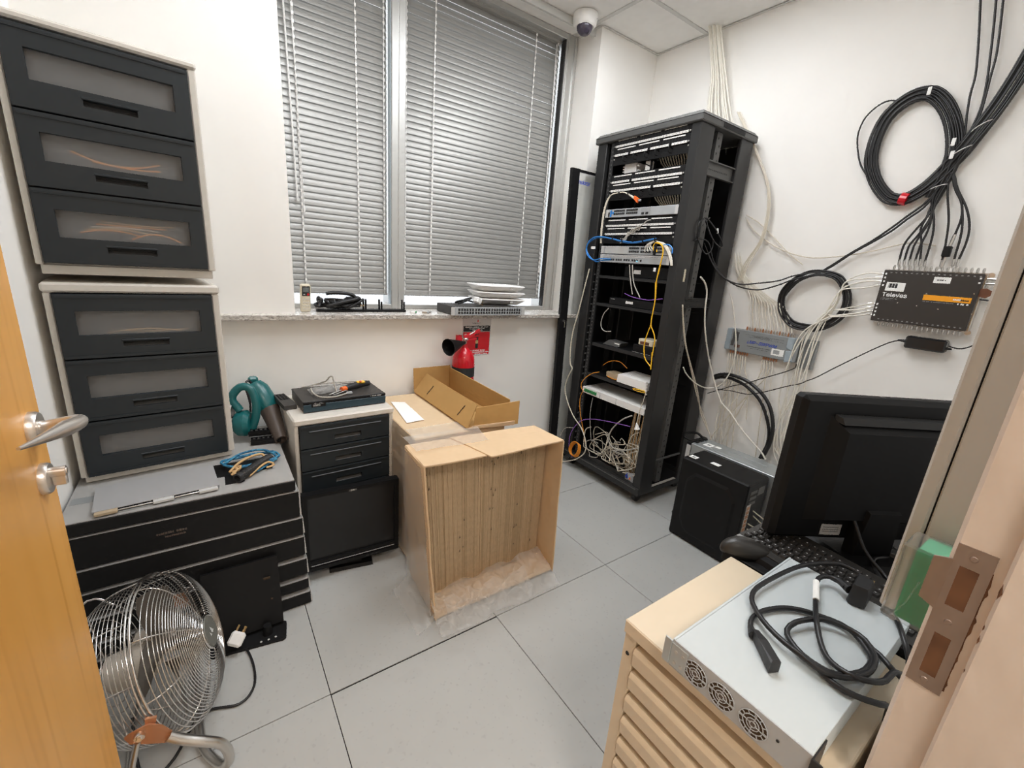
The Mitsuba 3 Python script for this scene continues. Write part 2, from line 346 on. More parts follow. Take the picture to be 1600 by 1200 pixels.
# window sill, frames, panes
struct('trim_1', [bx(XL, 1.795, .985, 1.30, .998, 1.020, .002)], 'granite', 'speckled granite window sill')
struct('trim_2', [bx(XW0, XW1, 1.085, 1.10, H-.036, H-.001)], 'ceiling_grid', 'narrow pelmet strip above the window')
fr = lambda x0, x1, z0, z1: bx(x0, x1, YWIN-.03, YWIN+.11, z0, z1, .003)
for n, x0, x1, say in ((1, XW0, .665, 'narrower left window light with an aluminium frame'), (2, .665, XW1, 'wide right window light with an aluminium frame')):
    w = f'window_{n}'
    labels[w] = {'kind': 'structure', 'label': say}
    l = .02 if n == 1 else .036
    r = .036 if n == 1 else .088
    add(w+'__frame', [fr(x0, x0+l, 1.02, H), fr(x1-r, x1, 1.02, H), fr(x0+l, x1-r, 1.02, 1.045), fr(x0+l, x1-r, H-.03, H)], 'aluminium')
    if n == 2:
        add(w+'__bead', [bx(x1-r+.012, x1-r+.018, YWIN-.034, YWIN-.029, 1.02, H), bx(x1-.03, x1-.022, YWIN-.040, YWIN-.029, 1.02, H)], 'aluminium')
        add(w+'__seal', [bx(x1-r-.007, x1-r, YWIN-.02, YWIN+.01, 1.045, H)], 'black_rubber')
    else:
        add(w+'__seal', [bx(x1-r-.005, x1-r, YWIN-.02, YWIN+.01, 1.045, H)], 'slate_blue')
    add(w+'__pane', [sheet([[(x0+l, YWIN+.095, 1.045), (x1-r, YWIN+.095, 1.045)], [(x0+l, YWIN+.095, H-.03), (x1-r, YWIN+.095, H-.03)]])], 'pane_glass')
# blinds in front of the panes: every slat a part
def blind(x0, x1, ladders, say, wands):
    t = thing('venetian_blind', say, 'blind')
    ya, W2, th = YWIN+.030, .0179, math.radians(73)
    prof = []
    for s in np.linspace(-1, 1, 5):
        u, c = s*W2, .0022*(1-s*s)
        prof.append((ya+u*math.cos(th)-c*math.sin(th), u*math.sin(th)+c*math.cos(th)))
    z = 1.115
    rr = random.Random(int(x0*1000))
    while z < H-.05:
        dz = rr.uniform(-.0012, .0012)
        add(t+'__slat', sheet([[(x0, y, z+q+rr.uniform(-.0008, .0008)) for y, q in prof], [(x1, y, z+dz+q) for y, q in prof]]), 'slat_aluminium', True)
        z += .0292
    add(t+'__bottom_rail', [bx(x0, x1, ya-.013, ya+.013, 1.090, 1.100, .002)], 'slat_aluminium')
    add(t+'__head_rail', [bx(x0, x1, ya-.02, ya+.02, H-.045, H-.01, .002)], 'slat_aluminium')
    for lx in ladders:
        add(t+'__ladder_cord', [bx(lx-.0016, lx+.0016, ya-.0125, ya-.0115, 1.095, H-.04)] + [bx(lx-.004, lx+.004, ya-.0145-.001, ya-.0125, 1.118+.0292*k, 1.132+.0292*k) for k in range(51)], 'white_plastic')
    for wx, z0, r in wands:
        add(t+'__pull_cord', [tube([(wx, ya-.022, H-.06), (wx+.012, ya-.022, 2.0), (wx+.02, ya-.022, z0)], r, 6, step=.1), lathe([(0, 0), (.004, 0), (.0055, .6), (.002, 1)], 10, (wx+.02, ya-.022, z0-.035), (0, 0, .035))], 'white_plastic', 40)
blind(XW0+.024, .622, (.213, .475, .606), 'grey venetian blind in the narrower left window, lowered, slats nearly closed', ((.172, 1.55, .004), (.20, 1.50, .0018)))
blind(.708, 1.682, (.72, .872, 1.50, 1.66), 'grey venetian blind in the wide right window, lowered, slats nearly closed', ((1.642, 1.30, .0025),))
# doorway: jamb, stop, strike plate
struct('trim_3', [bx(.46, .497, YF-.145, YF, 0, 2.10, .004), bx(.448, .462, YF-.145, -1.088, 0, 2.10, .003), bx(-.487, -.486, YF-.145, YF, 0, 2.1), bx(-.487, .497, YF-.145, YF, 2.10, 2.125)], 'jamb_paint', 'pinkish painted door jamb with chipped paint')
def with_holes(y0, y1, z0, z1, holes, th, x):
    """a plate in the y-z plane at x (towards -x), with rectangular holes"""
    from shapely.geometry import box as B
    p = B(y0, z0, y1, z1)
    for h in holes: p = p.difference(B(h[0], h[2], h[1], h[3]))
    m = trimesh.creation.extrude_polygon(p, th, engine='earcut')
    return xf(m, np.array([[0, 0, -1, x], [1, 0, 0, 0], [0, 1, 0, 0], [0, 0, 0, 1.0]])) 
k = add('trim_3__strike_plate', [with_holes(-1.0795, -1.0485, .854, 1.042, [(-1.071, -1.0555, .966, 1.017), (-1.071, -1.057, .872, .928)], .0022, .4605),
    hull([(.4575, -1.0495, 1.022), (.4605, -1.0495, 1.022), (.4575, -1.0495, .955), (.4605, -1.0495, .955), (.4585, -1.034, 1.016), (.4612, -1.034, 1.016), (.4585, -1.034, .961), (.4612, -1.034, .961)])], 'strike_brown')
part_label(k, 'brown metal strike plate with two latch holes')
add('trim_3__latch_hole', [bx(.4588, .4598, -1.071, -1.0555, .966, 1.017)], 'chip_wood'); add('trim_3__latch_hole', [bx(.4588, .4598, -1.071, -1.057, .872, .928)], 'chip_wood')
for z in (1.030, .947, .864):
    add('trim_3__screw', [lathe([(0, 1), (.0028, 1), (.0036, 0)], 12, (.4584, -1.0635, z), (-.0012, 0, 0))], 'strike_brown')
rr = random.Random(7)
def chip(pts, d=.0012):   # a flake of bare wood in the y-z plane of the jamb
    x = .4597
    add('trim_3__chip', hull([(x, y, z) for y, z in pts]+[(x-d, sum(p[0] for p in pts)/len(pts), sum(p[1] for p in pts)/len(pts))]), 'chip_wood')
edge = [(-1.0794, .862+.005*k) for k in range(33)]
out = [(-1.0803-.0028*rr.random()*(.5+.5*math.sin(k*.7+1)), .862+.005*k) for k in range(33)]
m = prism([(y, z) for y, z in edge]+out[::-1], 0, .0008)
add('trim_3__bare_wood', xf(m, np.array([[0, 0, -1, .4600], [1, 0, 0, 0], [0, 1, 0, 0], [0, 0, 0, 1.0]])), 'chip_wood')
for z, hh in ((1.002, .020), (.962, .008), (.944, .012), (.905, .006)):
    add('trim_3__chip', [hull([(.4477, -1.0885, z), (.4477, -1.0885-.0022*hh/.02, z+.4*hh), (.4477, -1.0886, z+hh), (.4484, -1.0878, z+.5*hh), (.4472, -1.0890, z+.5*hh)])], 'chip_wood')
# cable trunking and green door release on the room side of the wall
t = thing('cable_trunking', 'grey cable trunking running up the wall beside the door jamb', 'trunking')
add(t+'__base', [bx(.60, .70, -1.045, -1.0055, .852, H, .002)], 'trunk_grey'); add(t+'__lid', [bx(.598, .702, -1.0035, -.985, .846, H, .003)], 'trunk_grey'); add(t+'__gap', [bx(.606, .694, -1.0055, -1.0035, .853, H)], 'tile_joint')
t = thing('door_release', 'green emergency door release box with a clear cover beside the door jamb', 'call point')
zb, zt = .872, .985
add(t+'__body', [bx(.535, .585, -1.045, -1.011, zb+.004, zt-.004, .003)], 'green_plastic')
part_label(add(t+'__top_plate', [bx(.537, .583, -1.043, -1.013, zt-.004, zt-.002)], 'green_light'), 'paler green top')
add(t+'__cover', [bx(.531, .589, -1.043, -.998, zb, zt, .003)], 'clear_cover')
add(t+'__cover_hinge', [tube([(.532, -1.010, zb+.006), (.531, -1.018, zb+.03), (.531, -1.024, zb+.07)], .0009, 6), cyl((.534, -1.012, zb+.004), (.529, -1.012, zb+.004), .004, 14)], 'clear_cover')
# the oak door, standing open
D = 'door_1'
labels[D] = {'kind': 'structure', 'label': 'orange-brown wood veneer door standing open'}
add(D+'__leaf', [bx(-.482, -.440, -1.03, -.121, .008, 2.04, .0015)], 'door_veneer')
k = add(D+'__rose', [lathe([(0, 0), (.0265, 0), (.0265, .55), (.024, 1), (.011, 1)], 36, (-.440, -.175, 1.003), (.011, 0, 0))], 'satin_nickel', 40)
k = add(D+'__lever', [cyl((-.430, -.176, 1.004), (-.424, -.176, 1.004), .0105, 24),
    tube(spline([(-.426, -.177, 1.004), (-.408, -.181, 1.008), (-.390, -.190, 1.013), (-.379, -.206, 1.018), (-.378, -.232, 1.022), (-.384, -.275, 1.029), (-.393, -.325, 1.036), (-.402, -.372, 1.043)], .004),
         np.interp(np.linspace(0, 1, len(spline([(-.426, -.177, 1.004), (-.408, -.181, 1.008), (-.390, -.190, 1.013), (-.379, -.206, 1.018), (-.378, -.232, 1.022), (-.384, -.275, 1.029), (-.393, -.325, 1.036), (-.402, -.372, 1.043)], .004))), [0, .3, .5, 1], [.0095, .0105, .0115, .0022]), 16, raw=True)], 'satin_nickel', 50)
part_label(k, 'satin metal lever handle')
add(D+'__lock_rose', [lathe([(0, 0), (.0255, 0), (.0255, .6), (.0235, 1), (0, 1)], 36, (-.440, -.176, .918), (.010, 0, 0))], 'satin_nickel', 40)
k = add(D+'__lock_cylinder', [cyl((-.430, -.174, .926), (-.412, -.174, .926), .0085, 20), bx(-.430, -.412, -.1785, -.1695, .903, .922, .002), cyl((-.412, -.174, .926), (-.4105, -.174, .926), .0050, 16)], 'satin_nickel', 40)

# ---------------------------------------------------------------- left side: pile of black cases, drawer cabinets
def poly_holes(x0, x1, z0, z1, holes, y0, y1):
    """plate in the x-z plane between y0 (front) and y1, with rectangular holes"""
    from shapely.geometry import box as B
    p = B(x0, z0, x1, z1)
    for h in holes: p = p.difference(B(*h))
    m = trimesh.creation.extrude_polygon(p, y1-y0, engine='earcut')
    return xf(m, np.array([[1, 0, 0, 0], [0, 0, -1, y1], [0, 1, 0, 0], [0, 0, 0, 1.0]]))
cases = [  # top z, bottom z, right x, front y, overhang of the grey top, words
    (.529, .488, -.006, .410, .000, 'topmost black-edged case of the pile, with a grey top and cables on it'),
    (.483, .380, .003, .413, .004, 'second black case from the top of the pile, the one with faint lettering'),
    (.376, .305, .010, .412, .004, 'third black case from the top of the pile'),
    (.298, .217, .012, .414, .008, 'fourth black case from the top of the pile, above the leaning black panel'),
    (.205, .132, .016, .414, .010, 'third black case from the floor, half behind the leaning black panel'),
    (.118, .072, .018, .412, .006, 'second black case from the floor in the pile'),
    (.060, .003, .022, .411, .012, 'bottom black case of the pile, resting on the floor')]
for i, (z1, z0, xr, yf, ov, say) in enumerate(cases):
    t = thing('equipment_case', say, 'case')
    add(t+'__body', [bx(-.592, xr, yf, .985, z0, z1-.003, .0025)], 'black_paint')
    part_label(add(t+'__top_panel', [bx(-.590, xr-.002, yf+.002 if i == 0 else yf-ov*.35, .984, z1-.003, z1)], 'grey_top'), 'grey metal top')
    if i > 0:
        part_label(add(t+'__end_flange', [hull([(xr, yf+.004, z0+.004), (xr, yf+.16, z0+.004), (xr+.006, yf+.004, z0+.004), (xr, yf+.004, z1-.004), (xr, yf+.16, z1-.004), (xr+.002, yf+.004, z1-.004)])], 'grey_light'), 'bare metal end flange')
    for x in (-.575, xr-.02):
        add(t+'__foot', [cyl((x, yf+.03, z0-.0055 if i < 6 else 0), (x, yf+.03, z0), .012, 12), cyl((x, .94, z0-.0055 if i < 6 else 0), (x, .94, z0), .012, 12)], 'black_rubber')
    if i == 0:
        add(t+'__slot', [bx(-.245, -.060, .535, .640, z1-.0005, z1+.0008), bx(-.205, -.150, .47, .535, z1-.0005, z1+.0008)], 'black_plastic')
        add(t+'__slot', [bx(-.585, -.50, .525, .565, z1-.0005, z1+.0006)], 'slate_grey')
    if i == 1:
        add(t+'__lettering', dashes(.075, .008, (-.39, yf-.0004, .432), (1, 0, -.0), (0, 0, 1), 3)+dashes(.06, .007, (-.38, yf-.0004, .420), (1, 0, 0), (0, 0, 1), 4), 'brown_plastic')

def drawer_cabinet(say, M, w, d, h, base, rows, paned, top_t=.028):
    t = thing('drawer_cabinet', say, 'cabinet')
    old = CUR[0]; CUR[0] = M
    add(t+'__body', [bx(0, .016, 0, d, base, h-top_t, .003), bx(w-.020, w, 0, d, base, h-top_t, .003), bx(.016, w-.020, d-.01, d, base, h-top_t), bx(.008, w-.008, .012, d, 0, base, .002), bx(.016, w-.020, .02, d-.01, base, base+.004)], 'cabinet_cream')
    add(t+'__top', [bx(-.003, w+.003, -.006, d+.002, h-top_t, h, .006)], 'cabinet_cream')
    add(t+'__cavity', [bx(.0165, w-.0205, .016, .02, base+.004, h-top_t-.001)], 'drawer_recess')
    n = len(rows)-1
    for i in range(n):
        z1, z0 = rows[i]-.002, rows[i+1]+.002
        x0, x1 = .018, w-.022
        W_, H_ = x1-x0, z1-z0
        k = name(t+'__drawer')
        hx0, hx1 = x0+W_*.36, x0+W_*.66
        if paned:
            pz0, pz1, px0, px1 = z0+H_*.36, z0+H_*.74, x0+W_*.105, x0+W_*.90
            hz0, hz1 = z0+H_*.165, z0+H_*.255
            add(k, [poly_holes(x0, x1, z0, z1, [(px0, pz0, px1, pz1), (hx0, hz0, hx1, hz1)], -.010, .012), bx(x0+.002, x1-.002, -.0135, -.009, z1-.012, z1-.001, .004),
                bx(x0+.001, x1-.001, -.0125, -.0095, z0+.001, z0+.010, .003), bx(hx0-.003, hx1+.003, -.013, -.0095, hz1, hz1+.006, .0015)], 'drawer_blue', 30)
            part_label(add(k+'__window', [sheet([[(px0, .006, pz0), (px1, .006, pz0)], [(px0, .006, pz1), (px1, .006, pz1)]])], 'frost_pane'), 'frosted window strip')
            add(k+'__tray', [bx(x0+.02, x1-.02, .10, .103, pz0-.01, pz1+.01), bx(x0+.02, x1-.02, .012, .103, pz0-.012, pz0-.010), bx(x0+.018, x0+.02, .012, .103, pz0-.01, pz1+.01), bx(x1-.02, x1-.018, .012, .103, pz0-.01, pz1+.01)], 'strip_white')
        else:
            hz0, hz1 = z0+H_*.22, z0+H_*.44
            add(k, [poly_holes(x0, x1, z0, z1, [(hx0, hz0, hx1, hz1)], -.010, .012), bx(x0+.002, x1-.002, -.0135, -.009, z1-.010, z1-.001, .004)], 'drawer_blue', 30)
            part_label(add(k+'__ridge', [bx(x0+W_*.09, x1-W_*.10, -.0145, -.0095, z1-H_*.30, z1-H_*.23, .002)], 'ridge_grey'), 'raised grey ridge line')
        add(k+'__handle', [hull([(hx0, -.004, hz0), (hx1, -.004, hz0), (hx0, .010, hz0), (hx1, .010, hz0), (hx0, .011, hz1*.6+hz0*.4), (hx1, .011, hz1*.6+hz0*.4)])], 'rack_grey')
        add(k+'__recess', [bx(hx0, hx1, .010, .0118, hz0, hz1)], 'drawer_recess')
    CUR[0] = old
    return t
MC = rotz(6.6, (-.575, .652, .531))
MU = rotz(6.6, (-.575, .652, 1.180))
drawer_cabinet('grey cabinet of three dark drawers standing on the pile of black cases, lower of two', MC, .413, .325, .627, .022, [.598, .404, .208, .024], True)
drawer_cabinet('upper grey cabinet of three dark windowed drawers, stacked on a like one', MU, .413, .325, .630, .026, [.604, .412, .226, .030], True, .020)
MS = rotz(2.0, (.031, .638, 0))
drawer_cabinet('low grey cabinet of dark drawers standing on the floor under a black router', MS, .398, .335, .663, .03, [.636, .538, .441, .344, .247, .15, .05], False)
# cables seen through the drawer windows
def in_drawer(M, pts, r, mat, say, grp):
    g = [(np.array([*p, 1.0]) @ M.T)[:3] for p in pts]
    return single('loose_cable', tube(g, r, 6), mat, say, 'cable', grp, 50)
def arc(x0, x1, z, h, y=.0095, n=5): return [(x0+(x1-x0)*i/(n-1), y+.001*math.sin(i*2.3), z+h*(1-(2*i/(n-1)-1)**2)) for i in range(n)]
in_drawer(MU, arc(.11, .30, .330, -.022), .0022, 'cable_orange', 'orange cable behind the window of the middle upper drawer', 'orange cables in the middle upper drawer')
in_drawer(MU, arc(.15, .30, .312, -.006, .0105), .0022, 'cable_orange', 'orange cable behind the window of the middle upper drawer', 'orange cables in the middle upper drawer')
for i in range(5): in_drawer(MU, arc(.10+.012*i, .235+.02*i, .118+.009*i, .012-.004*i, .009+.0008*i), .0019, ('cable_orange', 'cord_tan', 'cable_cream')[i % 3], 'pale cable behind the window of the third upper drawer', 'pale cables in the third upper drawer')
in_drawer(MU, arc(.21, .33, .108, .02), .0022, 'cable_orange', 'pale cable behind the window of the third upper drawer', 'pale cables in the third upper drawer')
for i in range(2): in_drawer(MC, arc(.12+.03*i, .30+.02*i, .478+.006*i, .010-.014*i, .009+.001*i), .002, 'cord_tan', 'tan cable behind the window of the top drawer of the lower cabinet', 'tan cables in the top drawer of the lower cabinet')

# grey panel with hinge tabs lying on the pile
t = thing('metal_panel', 'light grey metal panel with hinge tabs lying on the pile of black cases', 'panel')
MP = frame((-.520, .425, .5345), (.9962, .0872, 0), (-.0872, .9962, .0), (0, 0, 1))
CUR[0] = MP
add(t+'__sheet', [bx(0, .30, 0, .165, .006, .010, .001), bx(0, .002, 0, .165, 0, .010), bx(.298, .30, 0, .165, 0, .010)], 'grey_panel')
for x0 in (.004, .133, .245):
    add(t+'__hinge', [bx(x0, x0+.05, -.014, .002, -.001, .0075, .0012), cyl((x0+.006, -.0142, .003), (x0+.006, -.0155, .003), .0018, 8), cyl((x0+.044, -.0142, .003), (x0+.044, -.0155, .003), .0018, 8)], 'tan_plastic' if x0 < .01 else 'grey_light')
add(t+'__rod', [tube([(.052, -.006, .003), (.09, -.0075, .004), (.132, -.006, .003)], .0022, 7), tube([(.184, -.006, .003), (.215, -.007, .004), (.245, -.006, .003)], .0022, 7)], 'steel', 40)
add(t+'__under_rail', [bx(.004, .296, .001, .006, -.002, .006)], 'black_plastic')
CUR[0] = np.eye(4)

# cords and cable bundle on the pile
rr = random.Random(11)
z0 = .532
def loop(cx, cy, rx, ry, a0, a1, n, z, wob=.006):
    return [(cx+rx*math.cos(a0+(a1-a0)*i/(n-1))+rr.uniform(-wob, wob), cy+ry*math.sin(a0+(a1-a0)*i/(n-1))+rr.uniform(-wob, wob), z+rr.uniform(0, .008)) for i in range(n)]
single('braided_cord', [tube(loop(-.118, .60, .088, .045, .4, 12.0, 22, z0+.012), .0042, 8), tube([(-.20, .59, z0+.02), (-.15, .645, z0+.025), (-.08, .64, z0+.03), (-.04, .59, z0+.015), (-.075, .545, z0+.01), (-.11, .515, z0+.006)], .0042, 8)], 'cord_blue', 'tangled blue braided cord on the pile of black cases', 'cord', smooth=50)
single('rope', [tube([(-.19, .53, z0+.012), (-.16, .555, z0+.03), (-.12, .585, z0+.034), (-.085, .60, z0+.03), (-.075, .575, z0+.02)], .0045, 8), tube([(-.185, .51, z0+.01), (-.165, .525, z0+.022), (-.175, .545, z0+.018), (-.155, .55, z0+.02), (-.165, .535, z0+.012), (-.18, .525, z0+.014), (-.165, .495, z0+.008)], .0046, 8),
    tube([(-.135, .487, z0+.006), (-.10, .52, z0+.018), (-.07, .545, z0+.02), (-.055, .53, z0+.012), (-.08, .525, z0+.008)], .0038, 8)], 'cord_tan', 'knotted tan rope lying with the blue cord', 'rope', smooth=50)
c = spline([(-.160, .477, z0+.016), (-.130, .508, z0+.018), (-.095, .548, z0+.02), (-.062, .585, z0+.018)], .0035)
t = thing('corrugated_hose', 'short black corrugated hose among the blue cord and tan rope', 'hose')
add(t+'__tube', [tube(c, [.0135+(.0022 if i % 2 else 0) for i in range(len(c))], 14, raw=True)], 'black_rubber')
add(t+'__mouth', [lathe([(.0165, 0), (.0165, 1), (.011, 1), (.011, 0)], 18, c[0]+(c[0]-c[2])*.3, (c[0]-c[4]))], 'black_rubber')

# teal blowers and terminal strips
CUR[0] = frame((-.004, -.035, 0), (1, 0, 0), (0, 1, 0), (0, 0, 1))
t = thing('leaf_blower', 'teal electric blower lying beside the drawer cabinet with its ring handle up', 'blower')
add(t+'__housing', [lathe([(0, 0), (.040, 0), (.052, .25), (.054, .7), (.040, 1), (0, 1)], 30, (-.145, .90, .60), (.052, -.02, 0))], 'teal', 40)
add(t+'__handle', [tube([(-.126, .89, .655), (-.150, .90, .705), (-.120, .895, .750), (-.085, .882, .745), (-.070, .872, .69), (-.075, .87, .63), (-.09, .875, .58)], .0155, 14)], 'teal', 50)
part_label(add(t+'__vent', [cyl((-.146, .90, .60), (-.151, .902, .60), .026, 24)], 'black_plastic'), 'black round vent')
part_label(add(t+'__inlet', [lathe([(.032, 0), (.034, 1), (.028, 1), (.026, 0)], 24, (-.150, .902, .655), (-.035, .012, .004))], 'grey_light'), 'pale inlet ring')
CUR[0] = frame((-.016, 0, 0), (1, 0, 0), (0, 1, 0), (0, 0, 1))
t = thing('leaf_blower', 'teal blower with a long brown nozzle, standing left of the low cabinet', 'blower')
add(t+'__housing', [lathe([(0, 0), (.030, 0), (.044, .2), (.046, .55), (.040, .85), (.031, 1)], 28, (-.052, .955, .735), (.050, -.062, -.115))], 'teal', 40)
add(t+'__cap', [bx(-.072, -.035, .945, .975, .735, .765, .008)], 'teal')
part_label(add(t+'__nozzle', [lathe([(.039, 0), (.034, .3), (.026, .8), (.024, 1), (.018, 1), (.018, .9), (0, .9)], 26, (-.006, .898, .632), (.020, -.145, -.088))], 'brown_plastic', 40), 'tapered brown nozzle')
add(t+'__cord', [tube([(-.085, .885, .57), (-.075, .90, .66), (-.085, .92, .735), (-.070, .94, .755), (-.05, .93, .70), (-.055, .90, .60)], .0042, 8)], 'cable_black', 50)
CUR[0] = np.eye(4)
for i, (x, y, z, say) in enumerate(((-.088, .80, .533, 'black terminal strip lying on the pile, in front of the blowers'), (-.092, .835, .556, 'upper black terminal strip, stacked on another beside the blower'))):
    t = thing('terminal_strip', say, 'terminal block')
    CUR[0] = rotz(-6, (x-.02, y-.03, z))
    add(t+'__base', [bx(0, .105, 0, .034, 0, .014, .001), bx(0, .105, 0, .003, .014, .020), bx(0, .105, .031, .034, .014, .020)], 'black_plastic')
    for j in range(6): add(t+'__terminal', [bx(.006+.0165*j, .017+.0165*j, .006, .028, .014, .022, .001)], 'black_gloss'); add(t+'__screw', [cyl((.0115+.0165*j, .012, .022), (.0115+.0165*j, .012, .0232), .0032, 8)], 'steel')
    CUR[0] = np.eye(4)

# black panel on the floor in front of the pile (back of a slim display) and its flat foot
t = thing('display_panel', 'flat black panel leaning against the pile of black cases behind the fan', 'panel')
add(t+'__panel', [quad_slab((-.300, .352, .020), (-.080, .352, .020), (-.080, .398, .262), (-.300, .398, .262), .012)], 'black_paint')
add(t+'__socket', [bx(-.128, -.108, .369, .3735, .196, .202)], 'slot_dark'); add(t+'__socket', [bx(-.112, -.106, .3565, .3605, .117, .121)], 'slot_dark')
t = thing('base_plate', 'black metal foot plate with bolt holes lying on the floor beside the fan', 'plate')
CUR[0] = rotz(-9, (-.30, .342, 0))
add(t+'__plate', [rbx(0, .225, -.030, .052, .001, .010, .012)], 'black_paint')
add(t+'__stub', [lathe([(.015, 0), (.014, .6), (.012, 1), (0, 1)], 20, (.168, .012, .010), (0, 0, .034))], 'black_paint', 40)
for x, y in ((.172, -.018), (.193, -.014), (.150, -.020)): part_label(add(t+'__bolt_hole', [cyl((x, y, .0095), (x, y, .0106), .0036, 12)], 'grey_light'), 'bright bolt hole')
CUR[0] = np.eye(4)

# ---------------------------------------------------------------- drum fan
t = thing('floor_fan', 'round chrome wire floor fan on the floor by the open door', 'fan')
FC, az, el = np.array([-.357, .14, .246]), -.148, .275
fa = np.array([math.cos(el)*math.cos(az), math.cos(el)*math.sin(az), math.sin(el)])
fs = np.cross(fa, [0, 0, 1]); fs /= np.linalg.norm(fs); fu = np.cross(fs, fa)
CUR[0] = frame(FC, fs, fu, fa)       # local: x sideways, y up, z out of the front
R = .203
def ring(r, z, w=.0013, n=72, k=6): return tube([(r*math.cos(a), r*math.sin(a), z) for a in np.arange(n)*2*np.pi/n], w, k, closed=True, raw=True)
dome = lambda r: .084*math.sqrt(max(0, 1-(r/R)**2.6))
add(t+'__rim', [ring(R, 0, .0032, 96, 8), ring(R+.002, -.008, .0024, 96, 8)], 'chrome', True)
for k in range(26): 
    r = .046+(R-.050)*(k/25)**.92
    add(t+'__front_wire', ring(r, dome(r)), 'chrome', True)
for k in range(9):
    a = k*2*math.pi/9+.2
    pts = [(r*math.cos(a), r*math.sin(a), dome(r)-.0022) for r in np.r_[np.linspace(.04, .17, 8), np.linspace(.178, R, 6)]]
    add(t+'__front_spoke', tube(pts, .0017, 6, raw=True), 'chrome', True)
back = lambda s: (R-.002-.035*s**3, -.008-.125*s)
for k in range(13):
    r, z = back((k+1)/13)
    add(t+'__rear_wire', ring(r, z), 'chrome', True)
for k in range(6):
    r = .03+.13*k/6
    add(t+'__rear_wire', ring(r, -.136), 'chrome', True)
for k in range(9):
    a = k*2*math.pi/9+.45
    add(t+'__rear_spoke', tube([(r*math.cos(a), r*math.sin(a), z) for r, z in [back(s) for s in np.linspace(0, 1, 7)]+[(.10, -.138), (.03, -.138)]], .0018, 6, raw=True), 'chrome', True)
part_label(add(t+'__hub_badge', [lathe([(.044, 0), (.044, .55), (.040, 1), (0, 1)], 36, (0, 0, .076), (0, 0, .012))], 'fan_badge', 40), 'dark grey round hub badge')
add(t+'__hub_ring', [ring(.0445, .084, .0022)], 'chrome', True)
add(t+'__emblem', [hull([(-.012, -.008, .0881), (0, .014, .0881), (.004, -.004, .0881), (-.004, -.010, .0886)]), hull([(.006, -.008, .0881), (.014, .006, .0881), (.016, -.006, .0881), (.011, 0, .0886)])], 'grey_light')
part_label(add(t+'__motor', [cyl((0, 0, -.135), (0, 0, -.055), .048, 32), cyl((0, 0, -.055), (0, 0, -.035), .026, 24), cyl((0, 0, -.035), (0, 0, .0), .007, 12)], 'fan_motor', 40), 'beige motor housing')
part_label(add(t+'__switch_box', [bx(-.090, -.040, -.025, .030, -.100, -.045, .004)], 'fan_motor'), 'beige switch box')
add(t+'__switch', [bx(-.078, -.058, -.010, .0, -.0455, -.043, .001)], 'black_plastic')
for k in range(4):
    a = k*math.pi/2+.5
    g = []
    for s in np.linspace(-1, 1, 7):
        g.append([(r*math.cos(a+s*w), r*math.sin(a+s*w), -.012+s*.022*(1-.25*(r/.16))) for r, w in ((.028, .30), (.06, .48), (.10, .50), (.14, .44), (.165, .28))])
    add(t+'__blade', sheet(g, .0012), 'blade_dark', 40)
CUR[0] = np.eye(4)
# yoke: the copper coloured bracket sits on the near side of the drum
part_label(add(t+'__bracket', [hull([(-.438, -.076, .236), (-.428, -.076, .246), (-.395, -.078, .250), (-.372, -.078, .235), (-.352, -.080, .192), (-.360, -.080, .172), (-.385, -.079, .188), (-.430, -.077, .215)]+[(-.438, -.070, .236), (-.395, -.072, .250), (-.352, -.074, .192), (-.430, -.071, .215)]),
    hull([(-.400, -.0725, .262), (-.380, -.0725, .255), (-.385, -.0725, .235), (-.402, -.0725, .240), (-.400, -.066, .262), (-.380, -.066, .255), (-.385, -.066, .235), (-.402, -.066, .240)])], 'copper_bracket'), 'copper coloured pivot bracket')
add(t+'__pivot_bolt', [cyl((-.412, -.076, .232), (-.412, -.086, .231), .010, 14), cyl((-.412, -.086, .231), (-.412, -.091, .231), .0055, 6)], 'chrome', 30)
add(t+'__foot', [tube([(-.365, -.080, .196), (-.335, -.088, .172), (-.300, -.096, .150), (-.272, -.098, .125), (-.260, -.093, .085), (-.262, -.082, .035), (-.285, -.055, .0130), (-.320, .03, .0120), (-.330, .20, .0120), (-.335, .32, .0140), (-.340, .350, .05), (-.350, .358, .13), (-.365, .356, .21)], .0115, 14)], 'steel', 50)
add(t+'__foot', [tube([(-.418, -.077, .215), (-.440, -.078, .13), (-.462, -.07, .03), (-.470, -.05, .0085), (-.472, .10, .0075), (-.470, .30, .0085), (-.455, .35, .05), (-.40, .355, .18)], .0068, 10)], 'steel', 50)
add(t+'__far_bracket', [hull([(-.42, .350, .20), (-.33, .350, .20), (-.34, .350, .25), (-.41, .350, .25), (-.42, .356, .20), (-.33, .356, .20), (-.34, .356, .25), (-.41, .356, .25)])], 'copper_bracket')
add(t+'__carry_handle', [tube([(-.470, .22, .372), (-.505, .235, .395), (-.535, .225, .388), (-.548, .18, .345), (-.548, .13, .300), (-.535, .115, .288), (-.505, .12, .285)], .0028, 8)], 'chrome', 50)
